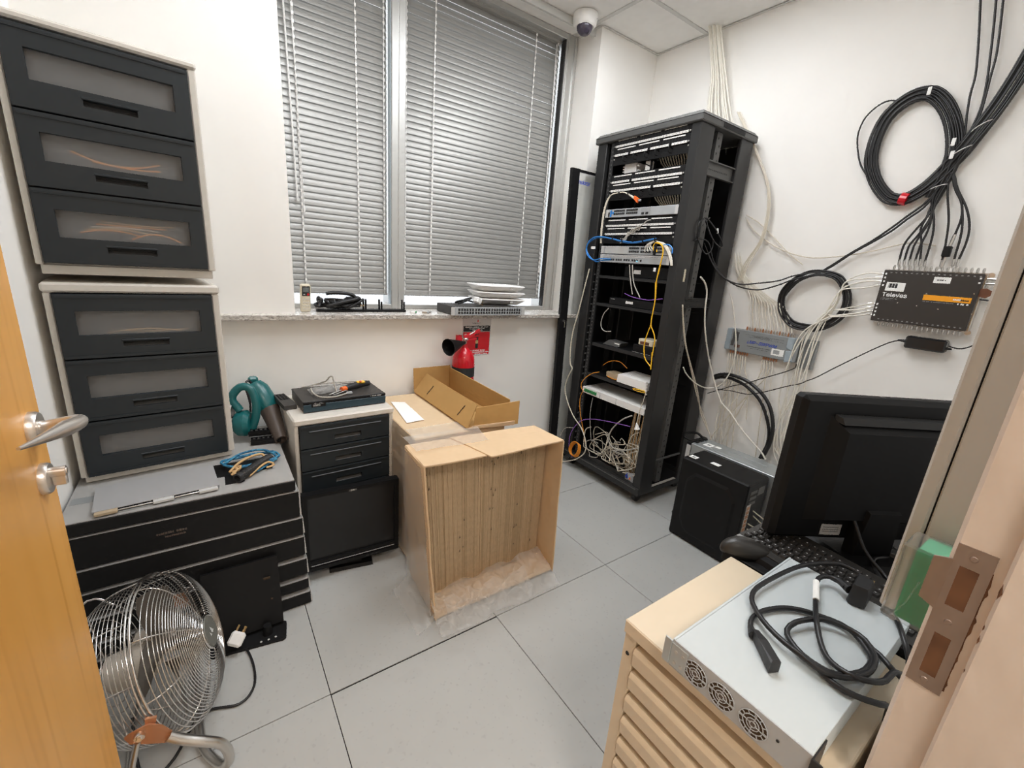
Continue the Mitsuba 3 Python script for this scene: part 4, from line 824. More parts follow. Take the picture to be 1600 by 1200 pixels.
# world coordinates of the cables, in metres
WIRE = {
'coil_in': [[2.24,-0.69,2.262],[2.24,-0.659,2.181],[2.24,-0.634,2.077],[2.24,-0.609,1.992],[2.24,-0.584,1.929],[2.24,-0.548,1.847]],
'coil_loop': [[2.245,-0.547,1.848],[2.245,-0.523,1.801],[2.245,-0.493,1.752],[2.245,-0.458,1.713],[2.245,-0.413,1.688],[2.245,-0.362,1.698],[2.245,-0.311,1.751],[2.245,-0.276,1.812],[2.245,-0.258,1.872],[2.245,-0.257,1.947],[2.245,-0.273,2.018],[2.245,-0.31,2.064],[2.245,-0.355,2.085],[2.245,-0.401,2.08],[2.245,-0.443,2.043],[2.245,-0.48,1.988],[2.245,-0.505,1.933],[2.245,-0.521,1.88],[2.245,-0.528,1.834],[2.245,-0.524,1.777],[2.245,-0.514,1.726],[2.245,-0.505,1.685]],
'drop_0': [[2.235,-0.512,1.701],[2.235,-0.509,1.617],[2.235,-0.483,1.562],[2.235,-0.461,1.505],[2.235,-0.461,1.44]],
'drop_1': [[2.235,-0.512,1.701],[2.235,-0.516,1.598],[2.235,-0.494,1.537],[2.235,-0.478,1.499],[2.235,-0.478,1.44]],
'drop_2': [[2.235,-0.512,1.701],[2.235,-0.519,1.598],[2.235,-0.506,1.549],[2.235,-0.494,1.499],[2.235,-0.495,1.441]],
'drop_3': [[2.235,-0.512,1.701],[2.235,-0.506,1.611],[2.235,-0.499,1.568],[2.235,-0.517,1.505],[2.235,-0.528,1.442]],
'drop_4': [[2.235,-0.512,1.701],[2.235,-0.521,1.61],[2.235,-0.523,1.561],[2.235,-0.514,1.499],[2.235,-0.513,1.442]],
'drop_5': [[2.235,-0.512,1.701],[2.235,-0.525,1.622],[2.235,-0.54,1.561],[2.235,-0.544,1.499],[2.235,-0.544,1.44]],
'fall_0': [[2.24,-0.531,1.753],[2.24,-0.551,1.681],[2.24,-0.575,1.597],[2.24,-0.588,1.512],[2.24,-0.594,1.442]],
'fall_1': [[2.24,-0.535,1.775],[2.24,-0.564,1.715],[2.24,-0.596,1.66],[2.24,-0.609,1.607],[2.24,-0.607,1.545]],
'fall_2': [[2.24,-0.537,1.775],[2.24,-0.565,1.721],[2.24,-0.594,1.666],[2.24,-0.622,1.56],[2.24,-0.628,1.446]],
'fall_3': [[2.24,-0.54,1.775],[2.24,-0.571,1.714],[2.24,-0.614,1.642],[2.24,-0.639,1.577],[2.24,-0.646,1.518],[2.24,-0.641,1.446]],
'rise_0': [[2.245,-0.544,1.86],[2.245,-0.539,1.916],[2.245,-0.528,1.984],[2.245,-0.52,2.05],[2.245,-0.518,2.108],[2.245,-0.506,2.179],[2.245,-0.487,2.271],[2.245,-0.456,2.411],[2.245,-0.418,2.589]],
'rise_1': [[2.245,-0.545,1.865],[2.245,-0.554,1.924],[2.245,-0.561,1.982],[2.245,-0.56,2.035],[2.245,-0.553,2.099],[2.245,-0.542,2.168],[2.245,-0.527,2.258],[2.245,-0.502,2.393],[2.245,-0.472,2.565]],
'rise_2': [[2.245,-0.548,1.862],[2.245,-0.56,1.918],[2.245,-0.566,1.981],[2.245,-0.564,2.045],[2.245,-0.561,2.097],[2.245,-0.558,2.164],[2.245,-0.545,2.252],[2.245,-0.522,2.385],[2.245,-0.494,2.555]],
'thin_outer': [[2.25,-0.318,2.066],[2.25,-0.271,2.087],[2.25,-0.23,2.077],[2.25,-0.193,2.038],[2.25,-0.181,1.98],[2.25,-0.192,1.921],[2.25,-0.222,1.845],[2.25,-0.266,1.788],[2.25,-0.311,1.745]],
'run_0': [[2.24,-0.51,1.708],[2.24,-0.482,1.662],[2.24,-0.442,1.62],[2.24,-0.4,1.574],[2.24,-0.345,1.521],[2.24,-0.28,1.469],[2.24,-0.217,1.412],[2.24,-0.16,1.367],[2.24,-0.087,1.333],[2.24,-0.039,1.255],[2.24,-0.037,1.214]],
'run_1': [[2.24,-0.511,1.702],[2.24,-0.485,1.649],[2.24,-0.445,1.608],[2.24,-0.403,1.561],[2.24,-0.347,1.515],[2.24,-0.281,1.465],[2.24,-0.218,1.407],[2.24,-0.16,1.367],[2.24,-0.089,1.324],[2.24,-0.041,1.245],[2.24,-0.037,1.214]],
'coil2': [[2.24,-0.159,1.372],[2.24,-0.086,1.338],[2.24,-0.039,1.275],[2.24,-0.037,1.214],[2.24,-0.059,1.165],[2.24,-0.108,1.121],[2.24,-0.166,1.11],[2.24,-0.227,1.117],[2.24,-0.285,1.157],[2.24,-0.314,1.208],[2.24,-0.313,1.272],[2.24,-0.286,1.325],[2.24,-0.245,1.363],[2.24,-0.191,1.378]],
'coil2_tail_0': [[2.22,-0.199,1.377],[2.195,-0.142,1.368],[2.17,-0.085,1.349],[2.145,-0.037,1.323],[2.12,0.045,1.304],[2.095,0.123,1.292],[2.07,0.19,1.312],[2.045,0.245,1.361],[2.02,0.294,1.44]],
'coil2_tail_1': [[2.22,-0.151,1.361],[2.195,-0.087,1.336],[2.17,-0.03,1.302],[2.145,0.04,1.273],[2.12,0.111,1.274],[2.095,0.167,1.294],[2.07,0.216,1.331],[2.045,0.275,1.4],[2.02,0.323,1.489]],
'rackloop': [[1.899,0.262,1.601],[1.853,0.262,1.576],[1.85,0.262,1.53],[1.887,0.262,1.473],[1.958,0.262,1.431],[2.001,0.262,1.455],[1.999,0.262,1.497],[1.941,0.262,1.552],[1.904,0.262,1.588],[1.935,0.262,1.605]],
'rackloop2': [[1.906,0.258,1.598],[1.95,0.258,1.58],[2.014,0.258,1.546],[2.082,0.258,1.497],[2.081,0.258,1.472],[2.005,0.258,1.497],[1.937,0.258,1.545],[1.906,0.258,1.582]],
'rackloop3': [[1.841,0.266,1.486],[1.89,0.266,1.5],[1.97,0.266,1.487],[2.037,0.266,1.408],[2.108,0.266,1.362],[2.2,0.259,1.307]],
'feed_0': [[2.232,-0.416,1.384],[2.232,-0.359,1.382],[2.232,-0.295,1.343],[2.232,-0.277,1.264],[2.232,-0.248,1.108],[2.232,-0.231,0.932],[2.232,-0.241,0.767],[2.232,-0.224,0.641],[2.232,-0.217,0.513],[2.232,-0.239,0.43],[2.232,-0.281,0.337],[2.232,-0.337,0.254]],
'feed_1': [[2.226,-0.418,1.367],[2.226,-0.362,1.359],[2.226,-0.291,1.335],[2.227,-0.284,1.246],[2.227,-0.234,1.104],[2.227,-0.228,0.931],[2.227,-0.212,0.759],[2.227,-0.207,0.635],[2.227,-0.214,0.512],[2.228,-0.239,0.431],[2.228,-0.279,0.338],[2.228,-0.338,0.255]],
'feed_2': [[2.22,-0.42,1.351],[2.22,-0.363,1.346],[2.221,-0.291,1.311],[2.221,-0.263,1.238],[2.221,-0.229,1.101],[2.222,-0.209,0.927],[2.222,-0.216,0.761],[2.223,-0.208,0.636],[2.223,-0.201,0.508],[2.223,-0.231,0.428],[2.224,-0.278,0.338],[2.224,-0.34,0.257]],
'feed_3': [[2.214,-0.422,1.334],[2.215,-0.368,1.318],[2.215,-0.288,1.3],[2.216,-0.277,1.227],[2.216,-0.212,1.097],[2.217,-0.188,0.923],[2.217,-0.206,0.759],[2.218,-0.186,0.63],[2.218,-0.201,0.509],[2.219,-0.233,0.43],[2.219,-0.276,0.338],[2.22,-0.341,0.259]],
'feed_4': [[2.232,-0.419,1.257],[2.231,-0.364,1.238],[2.229,-0.281,1.21],[2.228,-0.268,1.229],[2.226,-0.2,1.093],[2.225,-0.194,0.924],[2.223,-0.199,0.756],[2.222,-0.171,0.624],[2.22,-0.186,0.502],[2.219,-0.226,0.427],[2.217,-0.274,0.338],[2.216,-0.342,0.26]],
'feed_5': [[2.226,-0.421,1.241],[2.227,-0.366,1.221],[2.227,-0.274,1.208],[2.228,-0.273,1.196],[2.228,-0.188,1.089],[2.229,-0.182,0.921],[2.229,-0.169,0.746],[2.23,-0.162,0.619],[2.23,-0.177,0.497],[2.231,-0.213,0.419],[2.231,-0.266,0.331],[2.232,-0.337,0.254]],
'feed_6': [[2.22,-0.421,1.225],[2.221,-0.366,1.205],[2.221,-0.274,1.181],[2.222,-0.253,1.181],[2.223,-0.191,1.088],[2.224,-0.147,0.913],[2.224,-0.176,0.749],[2.225,-0.172,0.624],[2.226,-0.165,0.493],[2.227,-0.212,0.419],[2.227,-0.265,0.331],[2.228,-0.338,0.255]],
'feed_7': [[2.214,-0.422,1.21],[2.215,-0.366,1.194],[2.216,-0.268,1.175],[2.217,-0.276,1.181],[2.218,-0.174,1.083],[2.219,-0.145,0.913],[2.219,-0.142,0.739],[2.22,-0.169,0.623],[2.221,-0.171,0.496],[2.222,-0.194,0.413],[2.223,-0.264,0.331],[2.224,-0.34,0.257]],
'ceil_0': [[2.205,0.651,2.645],[2.209,0.636,2.581],[2.213,0.615,2.485],[2.218,0.593,2.389],[2.222,0.588,2.263],[2.226,0.571,2.132],[2.23,0.53,1.928]],
'ceil_1': [[2.205,0.643,2.642],[2.209,0.628,2.579],[2.213,0.606,2.483],[2.218,0.583,2.386],[2.222,0.573,2.26],[2.226,0.552,2.129],[2.23,0.512,1.926]],
'ceil_2': [[2.205,0.635,2.639],[2.209,0.62,2.576],[2.213,0.597,2.48],[2.218,0.573,2.383],[2.222,0.559,2.257],[2.226,0.534,2.125],[2.23,0.494,1.924]],
'ceil_3': [[2.205,0.627,2.637],[2.209,0.612,2.574],[2.213,0.588,2.478],[2.218,0.563,2.381],[2.222,0.545,2.254],[2.226,0.517,2.122],[2.23,0.476,1.922]],
'ceil_4': [[2.205,0.619,2.634],[2.209,0.604,2.571],[2.213,0.579,2.475],[2.218,0.554,2.378],[2.222,0.531,2.25],[2.226,0.499,2.119],[2.23,0.459,1.919]],
'ceil_5': [[2.205,0.611,2.631],[2.209,0.596,2.569],[2.213,0.57,2.473],[2.218,0.544,2.376],[2.222,0.517,2.247],[2.226,0.482,2.116],[2.23,0.441,1.917]],
'ceil_6': [[2.205,0.603,2.629],[2.209,0.588,2.566],[2.213,0.561,2.47],[2.218,0.534,2.373],[2.222,0.503,2.244],[2.226,0.464,2.112],[2.23,0.424,1.915]],
'ceil_7': [[2.205,0.595,2.626],[2.209,0.58,2.564],[2.213,0.552,2.468],[2.218,0.525,2.371],[2.222,0.489,2.241],[2.226,0.447,2.109],[2.23,0.407,1.913]],
'ceil_8': [[2.205,0.587,2.623],[2.209,0.572,2.561],[2.213,0.544,2.465],[2.218,0.515,2.368],[2.222,0.475,2.238],[2.226,0.43,2.106],[2.23,0.39,1.911]],
'ceil_9': [[2.205,0.579,2.621],[2.209,0.564,2.559],[2.213,0.535,2.463],[2.218,0.506,2.366],[2.222,0.462,2.235],[2.226,0.414,2.103],[2.23,0.374,1.909]],
'bulge_0': [[2.23,0.404,2.179],[2.23,0.221,1.905],[2.23,0.143,1.729],[2.23,0.133,1.541],[2.23,0.189,1.408],[2.23,0.213,1.304]],
'bulge_1': [[2.23,0.397,2.177],[2.23,0.213,1.897],[2.23,0.138,1.729],[2.23,0.127,1.541],[2.23,0.179,1.409],[2.23,0.204,1.305]],
'bulge_2': [[2.23,0.389,2.176],[2.23,0.205,1.888],[2.23,0.133,1.729],[2.23,0.12,1.541],[2.23,0.168,1.409],[2.23,0.195,1.306]],
'droop_0': [[2.25,0.251,1.643],[2.25,0.183,1.569],[2.25,0.05,1.488],[2.25,-0.095,1.445],[2.25,-0.23,1.452],[2.25,-0.347,1.477],[2.25,-0.471,1.513],[2.25,-0.558,1.503]],
'droop_1': [[2.25,0.251,1.656],[2.25,0.156,1.601],[2.25,-0.008,1.464],[2.25,-0.089,1.408]],
'lead_0': [[2.235,0.264,1.457],[2.235,0.223,1.356],[2.235,0.18,1.307],[2.235,0.127,1.229],[2.235,0.117,1.158],[2.235,0.104,1.1],[2.235,0.097,1.069]],
'lead_1': [[2.235,0.245,1.441],[2.235,0.203,1.347],[2.235,0.168,1.305],[2.235,0.112,1.227],[2.235,0.099,1.157],[2.235,0.084,1.1],[2.235,0.078,1.07]],
'lead_2': [[2.235,0.227,1.424],[2.235,0.188,1.358],[2.235,0.156,1.304],[2.235,0.098,1.224],[2.235,0.081,1.157],[2.235,0.065,1.1],[2.235,0.059,1.07]],
'lead_3': [[2.235,0.252,1.406],[2.235,0.221,1.346],[2.235,0.164,1.3],[2.235,0.083,1.222],[2.235,0.064,1.156],[2.235,0.046,1.1],[2.235,0.04,1.07]],
'lead_4': [[2.235,0.249,1.458],[2.235,0.205,1.357],[2.235,0.152,1.299],[2.235,0.068,1.219],[2.235,0.047,1.156],[2.235,0.028,1.1],[2.235,0.021,1.07]],
'lead_5': [[2.235,0.231,1.441],[2.235,0.185,1.348],[2.235,0.14,1.297],[2.235,0.054,1.217],[2.235,0.03,1.155],[2.235,0.009,1.1],[2.235,0.003,1.07]],
'lead_6': [[2.235,0.256,1.423],[2.235,0.223,1.356],[2.235,0.149,1.294],[2.235,0.039,1.214],[2.235,0.013,1.155],[2.235,-0.009,1.1],[2.235,-0.015,1.071]],
'lead_7': [[2.235,0.238,1.407],[2.235,0.203,1.347],[2.235,0.137,1.292],[2.235,0.025,1.212],[2.235,-0.003,1.154],[2.235,-0.027,1.1],[2.235,-0.033,1.071]],
'lead_8': [[2.235,0.235,1.458],[2.235,0.188,1.358],[2.235,0.125,1.291],[2.235,0.011,1.21],[2.235,-0.02,1.154],[2.235,-0.044,1.1],[2.235,-0.051,1.071]],
'lead_9': [[2.235,0.26,1.44],[2.235,0.221,1.346],[2.235,0.133,1.288],[2.235,-0.003,1.207],[2.235,-0.036,1.153],[2.235,-0.062,1.1],[2.235,-0.069,1.071]],
'lead_10': [[2.235,0.242,1.424],[2.235,0.205,1.357],[2.235,0.122,1.286],[2.235,-0.017,1.205],[2.235,-0.052,1.153],[2.235,-0.079,1.1],[2.235,-0.086,1.072]],
'lead_11': [[2.235,0.224,1.407],[2.235,0.185,1.348],[2.235,0.11,1.284],[2.235,-0.03,1.203],[2.235,-0.068,1.152],[2.235,-0.096,1.1],[2.235,-0.103,1.072]],
'lead_12': [[2.235,0.264,1.457],[2.235,0.223,1.356],[2.235,0.118,1.281],[2.235,-0.044,1.201],[2.235,-0.083,1.152],[2.235,-0.113,1.1],[2.235,-0.12,1.072]],
'down_0': [[2.235,0.181,0.907],[2.235,0.176,0.878],[2.235,0.17,0.815],[2.235,0.168,0.68],[2.235,0.167,0.504],[2.235,0.16,0.321],[2.235,0.139,0.181]],
'down_1': [[2.235,0.169,0.907],[2.235,0.163,0.878],[2.235,0.157,0.815],[2.235,0.154,0.695],[2.235,0.152,0.536],[2.235,0.145,0.369],[2.235,0.124,0.231]],
'down_2': [[2.235,0.156,0.907],[2.235,0.151,0.878],[2.235,0.144,0.816],[2.235,0.135,0.658],[2.235,0.126,0.46],[2.235,0.113,0.257],[2.235,0.091,0.117]],
'down_3': [[2.235,0.143,0.907],[2.235,0.138,0.878],[2.235,0.131,0.816],[2.235,0.116,0.655],[2.235,0.101,0.454],[2.235,0.083,0.249],[2.235,0.061,0.111]],
'down_4': [[2.235,0.126,0.907],[2.235,0.121,0.879],[2.235,0.114,0.817],[2.235,0.102,0.691],[2.235,0.09,0.527],[2.235,0.074,0.357],[2.235,0.053,0.221]],
'down_5': [[2.235,0.11,0.907],[2.235,0.105,0.879],[2.235,0.097,0.817],[2.235,0.075,0.649],[2.235,0.053,0.441],[2.235,0.027,0.232],[2.235,0.006,0.096]],
'down_6': [[2.235,0.097,0.907],[2.235,0.092,0.879],[2.235,0.089,0.817],[2.235,0.116,0.75],[2.235,0.147,0.644],[2.235,0.17,0.525],[2.235,0.149,0.388]],
'down_7': [[2.235,0.081,0.907],[2.235,0.076,0.879],[2.235,0.065,0.819],[2.235,0.054,0.803],[2.235,0.04,0.755],[2.235,0.022,0.689],[2.235,0.001,0.562]],
'down_8': [[2.235,-0.009,0.907],[2.235,-0.014,0.88],[2.235,-0.013,0.819],[2.235,0.028,0.673],[2.235,0.081,0.478],[2.235,0.125,0.273],[2.235,0.103,0.133]],
'down_9': [[2.235,-0.021,0.907],[2.235,-0.026,0.88],[2.235,-0.026,0.819],[2.235,0.024,0.757],[2.235,0.084,0.655],[2.235,0.133,0.537],[2.235,0.112,0.403]],
'down_10': [[2.235,-0.034,0.907],[2.235,-0.039,0.88],[2.235,-0.046,0.822],[2.235,-0.063,0.671],[2.235,-0.081,0.482],[2.235,-0.102,0.292],[2.235,-0.123,0.162]],
'down_11': [[2.235,-0.049,0.907],[2.235,-0.054,0.88],[2.235,-0.049,0.819],[2.235,0.02,0.702],[2.235,0.107,0.536],[2.235,0.184,0.354],[2.235,0.162,0.214]],
'down_12': [[2.235,-0.063,0.907],[2.235,-0.068,0.881],[2.235,-0.076,0.823],[2.235,-0.092,0.694],[2.235,-0.108,0.531],[2.235,-0.128,0.362],[2.235,-0.15,0.235]],
'thick_0': [[2.22,0.232,0.753],[2.22,0.195,0.776],[2.22,0.151,0.788],[2.22,0.095,0.788],[2.22,0.032,0.777],[2.22,-0.027,0.749],[2.22,-0.075,0.714],[2.22,-0.11,0.671],[2.22,-0.134,0.619],[2.22,-0.15,0.559],[2.22,-0.153,0.482],[2.22,-0.139,0.408],[2.22,-0.134,0.383]],
'thick_1': [[2.235,0.238,0.736],[2.235,0.2,0.757],[2.235,0.155,0.766],[2.235,0.103,0.762],[2.235,0.05,0.748],[2.235,-0.005,0.719],[2.235,-0.05,0.683],[2.235,-0.086,0.633],[2.235,-0.114,0.576],[2.235,-0.131,0.527],[2.235,-0.135,0.461],[2.235,-0.123,0.399],[2.235,-0.116,0.373]],
'thinblk_0': [[2.21,0.241,0.649],[2.21,0.171,0.691],[2.21,0.11,0.729],[2.21,0.035,0.766],[2.21,-0.034,0.809],[2.21,-0.103,0.85],[2.21,-0.165,0.89],[2.21,-0.185,0.909],[2.21,-0.186,0.926]],
'thinblk_1': [[2.205,0.192,0.688],[2.207,0.114,0.702],[2.209,0.027,0.707],[2.211,-0.012,0.718],[2.213,-0.084,0.755],[2.215,-0.168,0.805],[2.217,-0.224,0.834],[2.218,-0.245,0.853],[2.22,-0.281,0.88],[2.222,-0.357,0.955],[2.224,-0.458,1.05],[2.226,-0.515,1.098],[2.228,-0.542,1.111],[2.23,-0.558,1.112]],
'psu_out': [[2.23,-0.698,1.117],[2.23,-0.727,1.112],[2.23,-0.752,1.122],[2.23,-0.784,1.153],[2.23,-0.817,1.191]],
'hang_0': [[1.931,0.25,1.313],[1.978,0.25,1.286],[2.015,0.25,1.236],[2.027,0.25,1.155],[2.054,0.25,1.064],[2.1,0.25,0.969],[2.166,0.25,0.86],[2.19,0.209,0.743],[2.19,0.168,0.67],[2.19,0.132,0.622],[2.19,0.073,0.582],[2.19,0.013,0.527],[2.19,-0.062,0.472],[2.19,-0.132,0.427],[2.19,-0.163,0.395]],
'hang_1': [[1.802,0.24,1.169],[1.831,0.24,1.083],[1.877,0.24,0.979],[1.95,0.24,0.868],[2.024,0.24,0.758],[2.077,0.24,0.678],[2.153,0.24,0.575],[2.2,0.213,0.481],[2.2,0.17,0.407],[2.2,0.15,0.374]],
'hang_2': [[1.796,0.235,1.162],[1.833,0.235,1.069],[1.892,0.235,0.949],[1.972,0.235,0.836],[2.055,0.235,0.724],[2.112,0.235,0.634],[2.167,0.235,0.531],[2.2,0.196,0.442],[2.2,0.166,0.409]],
'hang_3': [[1.902,0.235,0.833],[1.939,0.235,0.795],[2.038,0.235,0.734],[2.149,0.235,0.693],[2.2,0.213,0.692],[2.2,0.168,0.724],[2.2,0.133,0.795],[2.2,0.122,0.894],[2.2,0.131,0.971],[2.2,0.153,1.053],[2.2,0.177,1.127],[2.2,0.205,1.2],[2.2,0.222,1.236]],
'grey_up_0': [[1.735,0.807,1.462],[1.735,0.814,1.516],[1.735,0.816,1.583],[1.735,0.812,1.648],[1.735,0.796,1.698],[1.735,0.769,1.722],[1.735,0.723,1.73],[1.735,0.676,1.729],[1.735,0.635,1.715],[1.735,0.592,1.694]],
'grey_up_1': [[1.735,0.803,1.462],[1.735,0.81,1.516],[1.735,0.812,1.582],[1.735,0.808,1.648],[1.735,0.792,1.698],[1.735,0.766,1.724],[1.735,0.719,1.73],[1.735,0.676,1.729],[1.735,0.634,1.713],[1.735,0.591,1.689]],
'grey_up_2': [[1.735,0.8,1.462],[1.735,0.806,1.516],[1.735,0.808,1.582],[1.735,0.804,1.647],[1.735,0.788,1.698],[1.735,0.763,1.726],[1.735,0.716,1.729],[1.735,0.676,1.729],[1.735,0.634,1.711],[1.735,0.59,1.685]],
'blue_0': [[1.725,0.409,1.487],[1.725,0.458,1.479],[1.725,0.509,1.471],[1.725,0.562,1.467],[1.725,0.644,1.475],[1.725,0.711,1.486],[1.725,0.788,1.497],[1.725,0.852,1.495],[1.725,0.895,1.47],[1.725,0.91,1.429],[1.725,0.888,1.387],[1.725,0.836,1.365],[1.725,0.785,1.374],[1.725,0.703,1.376]],
'blue_1': [[1.73,0.422,1.482],[1.73,0.487,1.473],[1.73,0.555,1.463],[1.73,0.623,1.467],[1.73,0.703,1.482],[1.73,0.779,1.493],[1.73,0.85,1.489],[1.73,0.905,1.457],[1.73,0.909,1.42],[1.73,0.871,1.381],[1.73,0.82,1.357],[1.73,0.776,1.365],[1.73,0.707,1.372]],
'blue_2': [[1.735,0.362,1.456],[1.735,0.333,1.457],[1.735,0.308,1.438],[1.735,0.306,1.415]],
'white_patch_0': [[1.735,0.475,1.419],[1.735,0.476,1.448],[1.735,0.448,1.468],[1.735,0.414,1.474],[1.735,0.372,1.46],[1.735,0.336,1.426],[1.735,0.312,1.387],[1.735,0.301,1.357]],
'white_patch_1': [[1.735,0.455,1.422],[1.735,0.465,1.448],[1.735,0.443,1.468],[1.735,0.408,1.473],[1.735,0.366,1.46],[1.735,0.332,1.426],[1.735,0.308,1.388],[1.735,0.298,1.357]],
'white_patch_2': [[1.735,0.435,1.425],[1.735,0.455,1.448],[1.735,0.438,1.468],[1.735,0.402,1.471],[1.735,0.36,1.46],[1.735,0.327,1.426],[1.735,0.305,1.388],[1.735,0.296,1.357]],
'white_patch_3': [[1.735,0.415,1.427],[1.735,0.444,1.448],[1.735,0.433,1.468],[1.735,0.396,1.47],[1.735,0.355,1.46],[1.735,0.322,1.426],[1.735,0.301,1.388],[1.735,0.293,1.357]],
'yellow_0': [[1.725,0.409,1.424],[1.725,0.419,1.447],[1.725,0.405,1.465],[1.725,0.374,1.459],[1.725,0.354,1.432],[1.725,0.355,1.385],[1.725,0.358,1.33],[1.725,0.364,1.285],[1.725,0.364,1.273],[1.725,0.359,1.233],[1.725,0.354,1.192],[1.725,0.354,1.143],[1.725,0.358,1.083],[1.725,0.356,1.05],[1.725,0.365,1.014],[1.725,0.375,0.969],[1.725,0.377,0.924],[1.725,0.364,0.87],[1.725,0.37,0.886],[1.725,0.353,0.858],[1.725,0.316,0.831]],
'yellow_1': [[1.72,0.387,1.42],[1.72,0.397,1.447],[1.72,0.386,1.463],[1.72,0.358,1.447],[1.72,0.348,1.409],[1.72,0.353,1.369],[1.72,0.358,1.322],[1.72,0.361,1.277],[1.72,0.364,1.265],[1.72,0.358,1.225],[1.72,0.351,1.18],[1.72,0.352,1.126],[1.72,0.353,1.067],[1.72,0.348,1.042],[1.72,0.327,1.012],[1.72,0.313,0.98],[1.72,0.312,0.937],[1.72,0.312,0.881],[1.72,0.317,0.91],[1.72,0.312,0.868],[1.72,0.308,0.816]],
'purple_0': [[1.735,0.571,1.193],[1.735,0.517,1.18],[1.735,0.46,1.175],[1.735,0.407,1.174],[1.735,0.366,1.18],[1.735,0.318,1.19]],
'purple_1': [[1.73,0.82,0.08],[1.73,0.852,0.117],[1.73,0.866,0.174],[1.73,0.862,0.231],[1.73,0.831,0.298],[1.73,0.776,0.36],[1.73,0.696,0.398],[1.73,0.611,0.42],[1.73,0.523,0.437],[1.73,0.389,0.458]],
'pipe_0': [[1.74,0.57,1.35],[1.74,0.558,1.299],[1.74,0.544,1.256],[1.74,0.521,1.193]],
'pipe_1': [[1.74,0.55,1.35],[1.74,0.538,1.3],[1.74,0.517,1.245],[1.74,0.466,1.181]],
'loopgrey': [[1.76,0.698,1.096],[1.76,0.73,1.06],[1.76,0.745,1.009],[1.76,0.735,0.972],[1.76,0.705,0.957],[1.76,0.658,0.964]],
'doorcable': [[1.73,0.868,1.313],[1.73,0.895,1.177],[1.73,0.923,1.034],[1.73,0.948,0.928],[1.73,0.955,0.864],[1.73,0.954,0.779],[1.73,0.942,0.704],[1.73,0.918,0.675],[1.73,0.946,0.615],[1.73,0.965,0.534],[1.73,0.933,0.454],[1.73,0.855,0.365],[1.73,0.772,0.313],[1.73,0.717,0.236],[1.73,0.711,0.166],[1.73,0.766,0.097],[1.73,0.84,0.046],[1.73,0.952,-0.013]],
'orange_0': [[1.735,0.684,0.709],[1.735,0.742,0.685],[1.735,0.798,0.639],[1.735,0.824,0.595],[1.735,0.815,0.565],[1.735,0.799,0.558],[1.735,0.815,0.521],[1.735,0.817,0.466],[1.735,0.799,0.4],[1.735,0.779,0.351],[1.735,0.75,0.289],[1.735,0.729,0.23]],
'orange_coil': [[1.735,0.802,0.192],[1.735,0.834,0.155],[1.735,0.839,0.109],[1.735,0.81,0.089],[1.735,0.775,0.107],[1.735,0.758,0.149],[1.735,0.764,0.189],[1.735,0.79,0.197]],
'orange_arc': [[1.8,0.718,0.74],[1.8,0.683,0.768],[1.8,0.634,0.787],[1.8,0.583,0.788],[1.8,0.529,0.764]],
'white_arc': [[1.735,0.393,0.523],[1.735,0.449,0.483],[1.735,0.499,0.428],[1.735,0.53,0.373],[1.735,0.537,0.32],[1.735,0.507,0.287],[1.735,0.452,0.286],[1.735,0.391,0.309],[1.735,0.345,0.336],[1.735,0.323,0.35]],
'thin_drop': [[1.735,0.325,0.684],[1.735,0.333,0.626],[1.735,0.345,0.575],[1.735,0.35,0.526],[1.735,0.353,0.481]],
'thin_drop2': [[1.735,0.329,0.442],[1.735,0.366,0.413],[1.735,0.387,0.357],[1.735,0.388,0.308],[1.735,0.374,0.27],[1.735,0.359,0.239]],
'vert_0': [[1.76,0.732,0.527],[1.76,0.738,0.455],[1.76,0.734,0.391],[1.76,0.716,0.309],[1.76,0.698,0.244]],
'arc_l': [[1.735,0.969,0.119],[1.735,0.965,0.179],[1.735,0.942,0.232],[1.735,0.907,0.263],[1.735,0.842,0.284]],
}

# ---------------------------------------------------------------- server rack: front faces -x, front plane x = RX
RX, RY0, RY1, RXB, RZT = 1.747, .272, .930, 2.222, 2.052
t = thing('server_rack', 'tall open black server rack in the corner, full of patch panels and cables', 'server rack')
rk = t
add(t+'__top', [bx(RX-.014, RXB+.012, RY0-.012, RY1+.012, 2.004, RZT-.018, .004), hull([(x, y, z) for x, y, z in [(RX-.014, RY0-.012, RZT-.018), (RXB+.012, RY0-.012, RZT-.018), (RXB+.012, RY1+.012, RZT-.018), (RX-.014, RY1+.012, RZT-.018), (RX+.004, RY0+.004, RZT), (RXB-.004, RY0+.004, RZT), (RXB-.004, RY1-.004, RZT), (RX+.004, RY1-.004, RZT)]])], 'rack_grey')
add(t+'__vent_strip', [bx(RX+.16, RXB-.12, RY0-.0135, RY0-.011, 2.010, 2.030)], 'black_plastic')
add(t+'__base', [bx(RX-.006, RXB, RY0, RY1, .062, .082, .003), bx(RX-.008, RX+.03, RY0, RY1, .062, .110, .003), bx(RX+.03, RXB, RY0, RY0+.02, .062, .092), bx(RX+.03, RXB, RY1-.02, RY1, .062, .092), bx(RXB-.02, RXB, RY0, RY1, .062, .11)], 'rack_paint')
add(t+'__base_lip', [bx(RX-.010, RX-.004, RY0+.02, RY1-.02, .098, .104), bx(RX+.07, RX+.074, RY0+.06, RY1-.06, .082, .110)], 'rack_grey')
add(t+'__sill_rail', [bx(1.862, 2.11, RY0+.004, RY0+.022, .086, .094)], 'trunk_grey')
for x in (RX+.05, RXB-.05):
    for y in (RY0+.05, RY1-.05):
        k = add(t+'__caster', [cyl((x, y-.012, .030), (x, y+.012, .030), .029, 20), bx(x-.018, x+.018, y-.017, y+.017, .052, .063)], 'black_rubber', 30)
pst = lambda x0, x1, y0, y1: bx(x0, x1, y0, y1, .08, 2.006, .004)
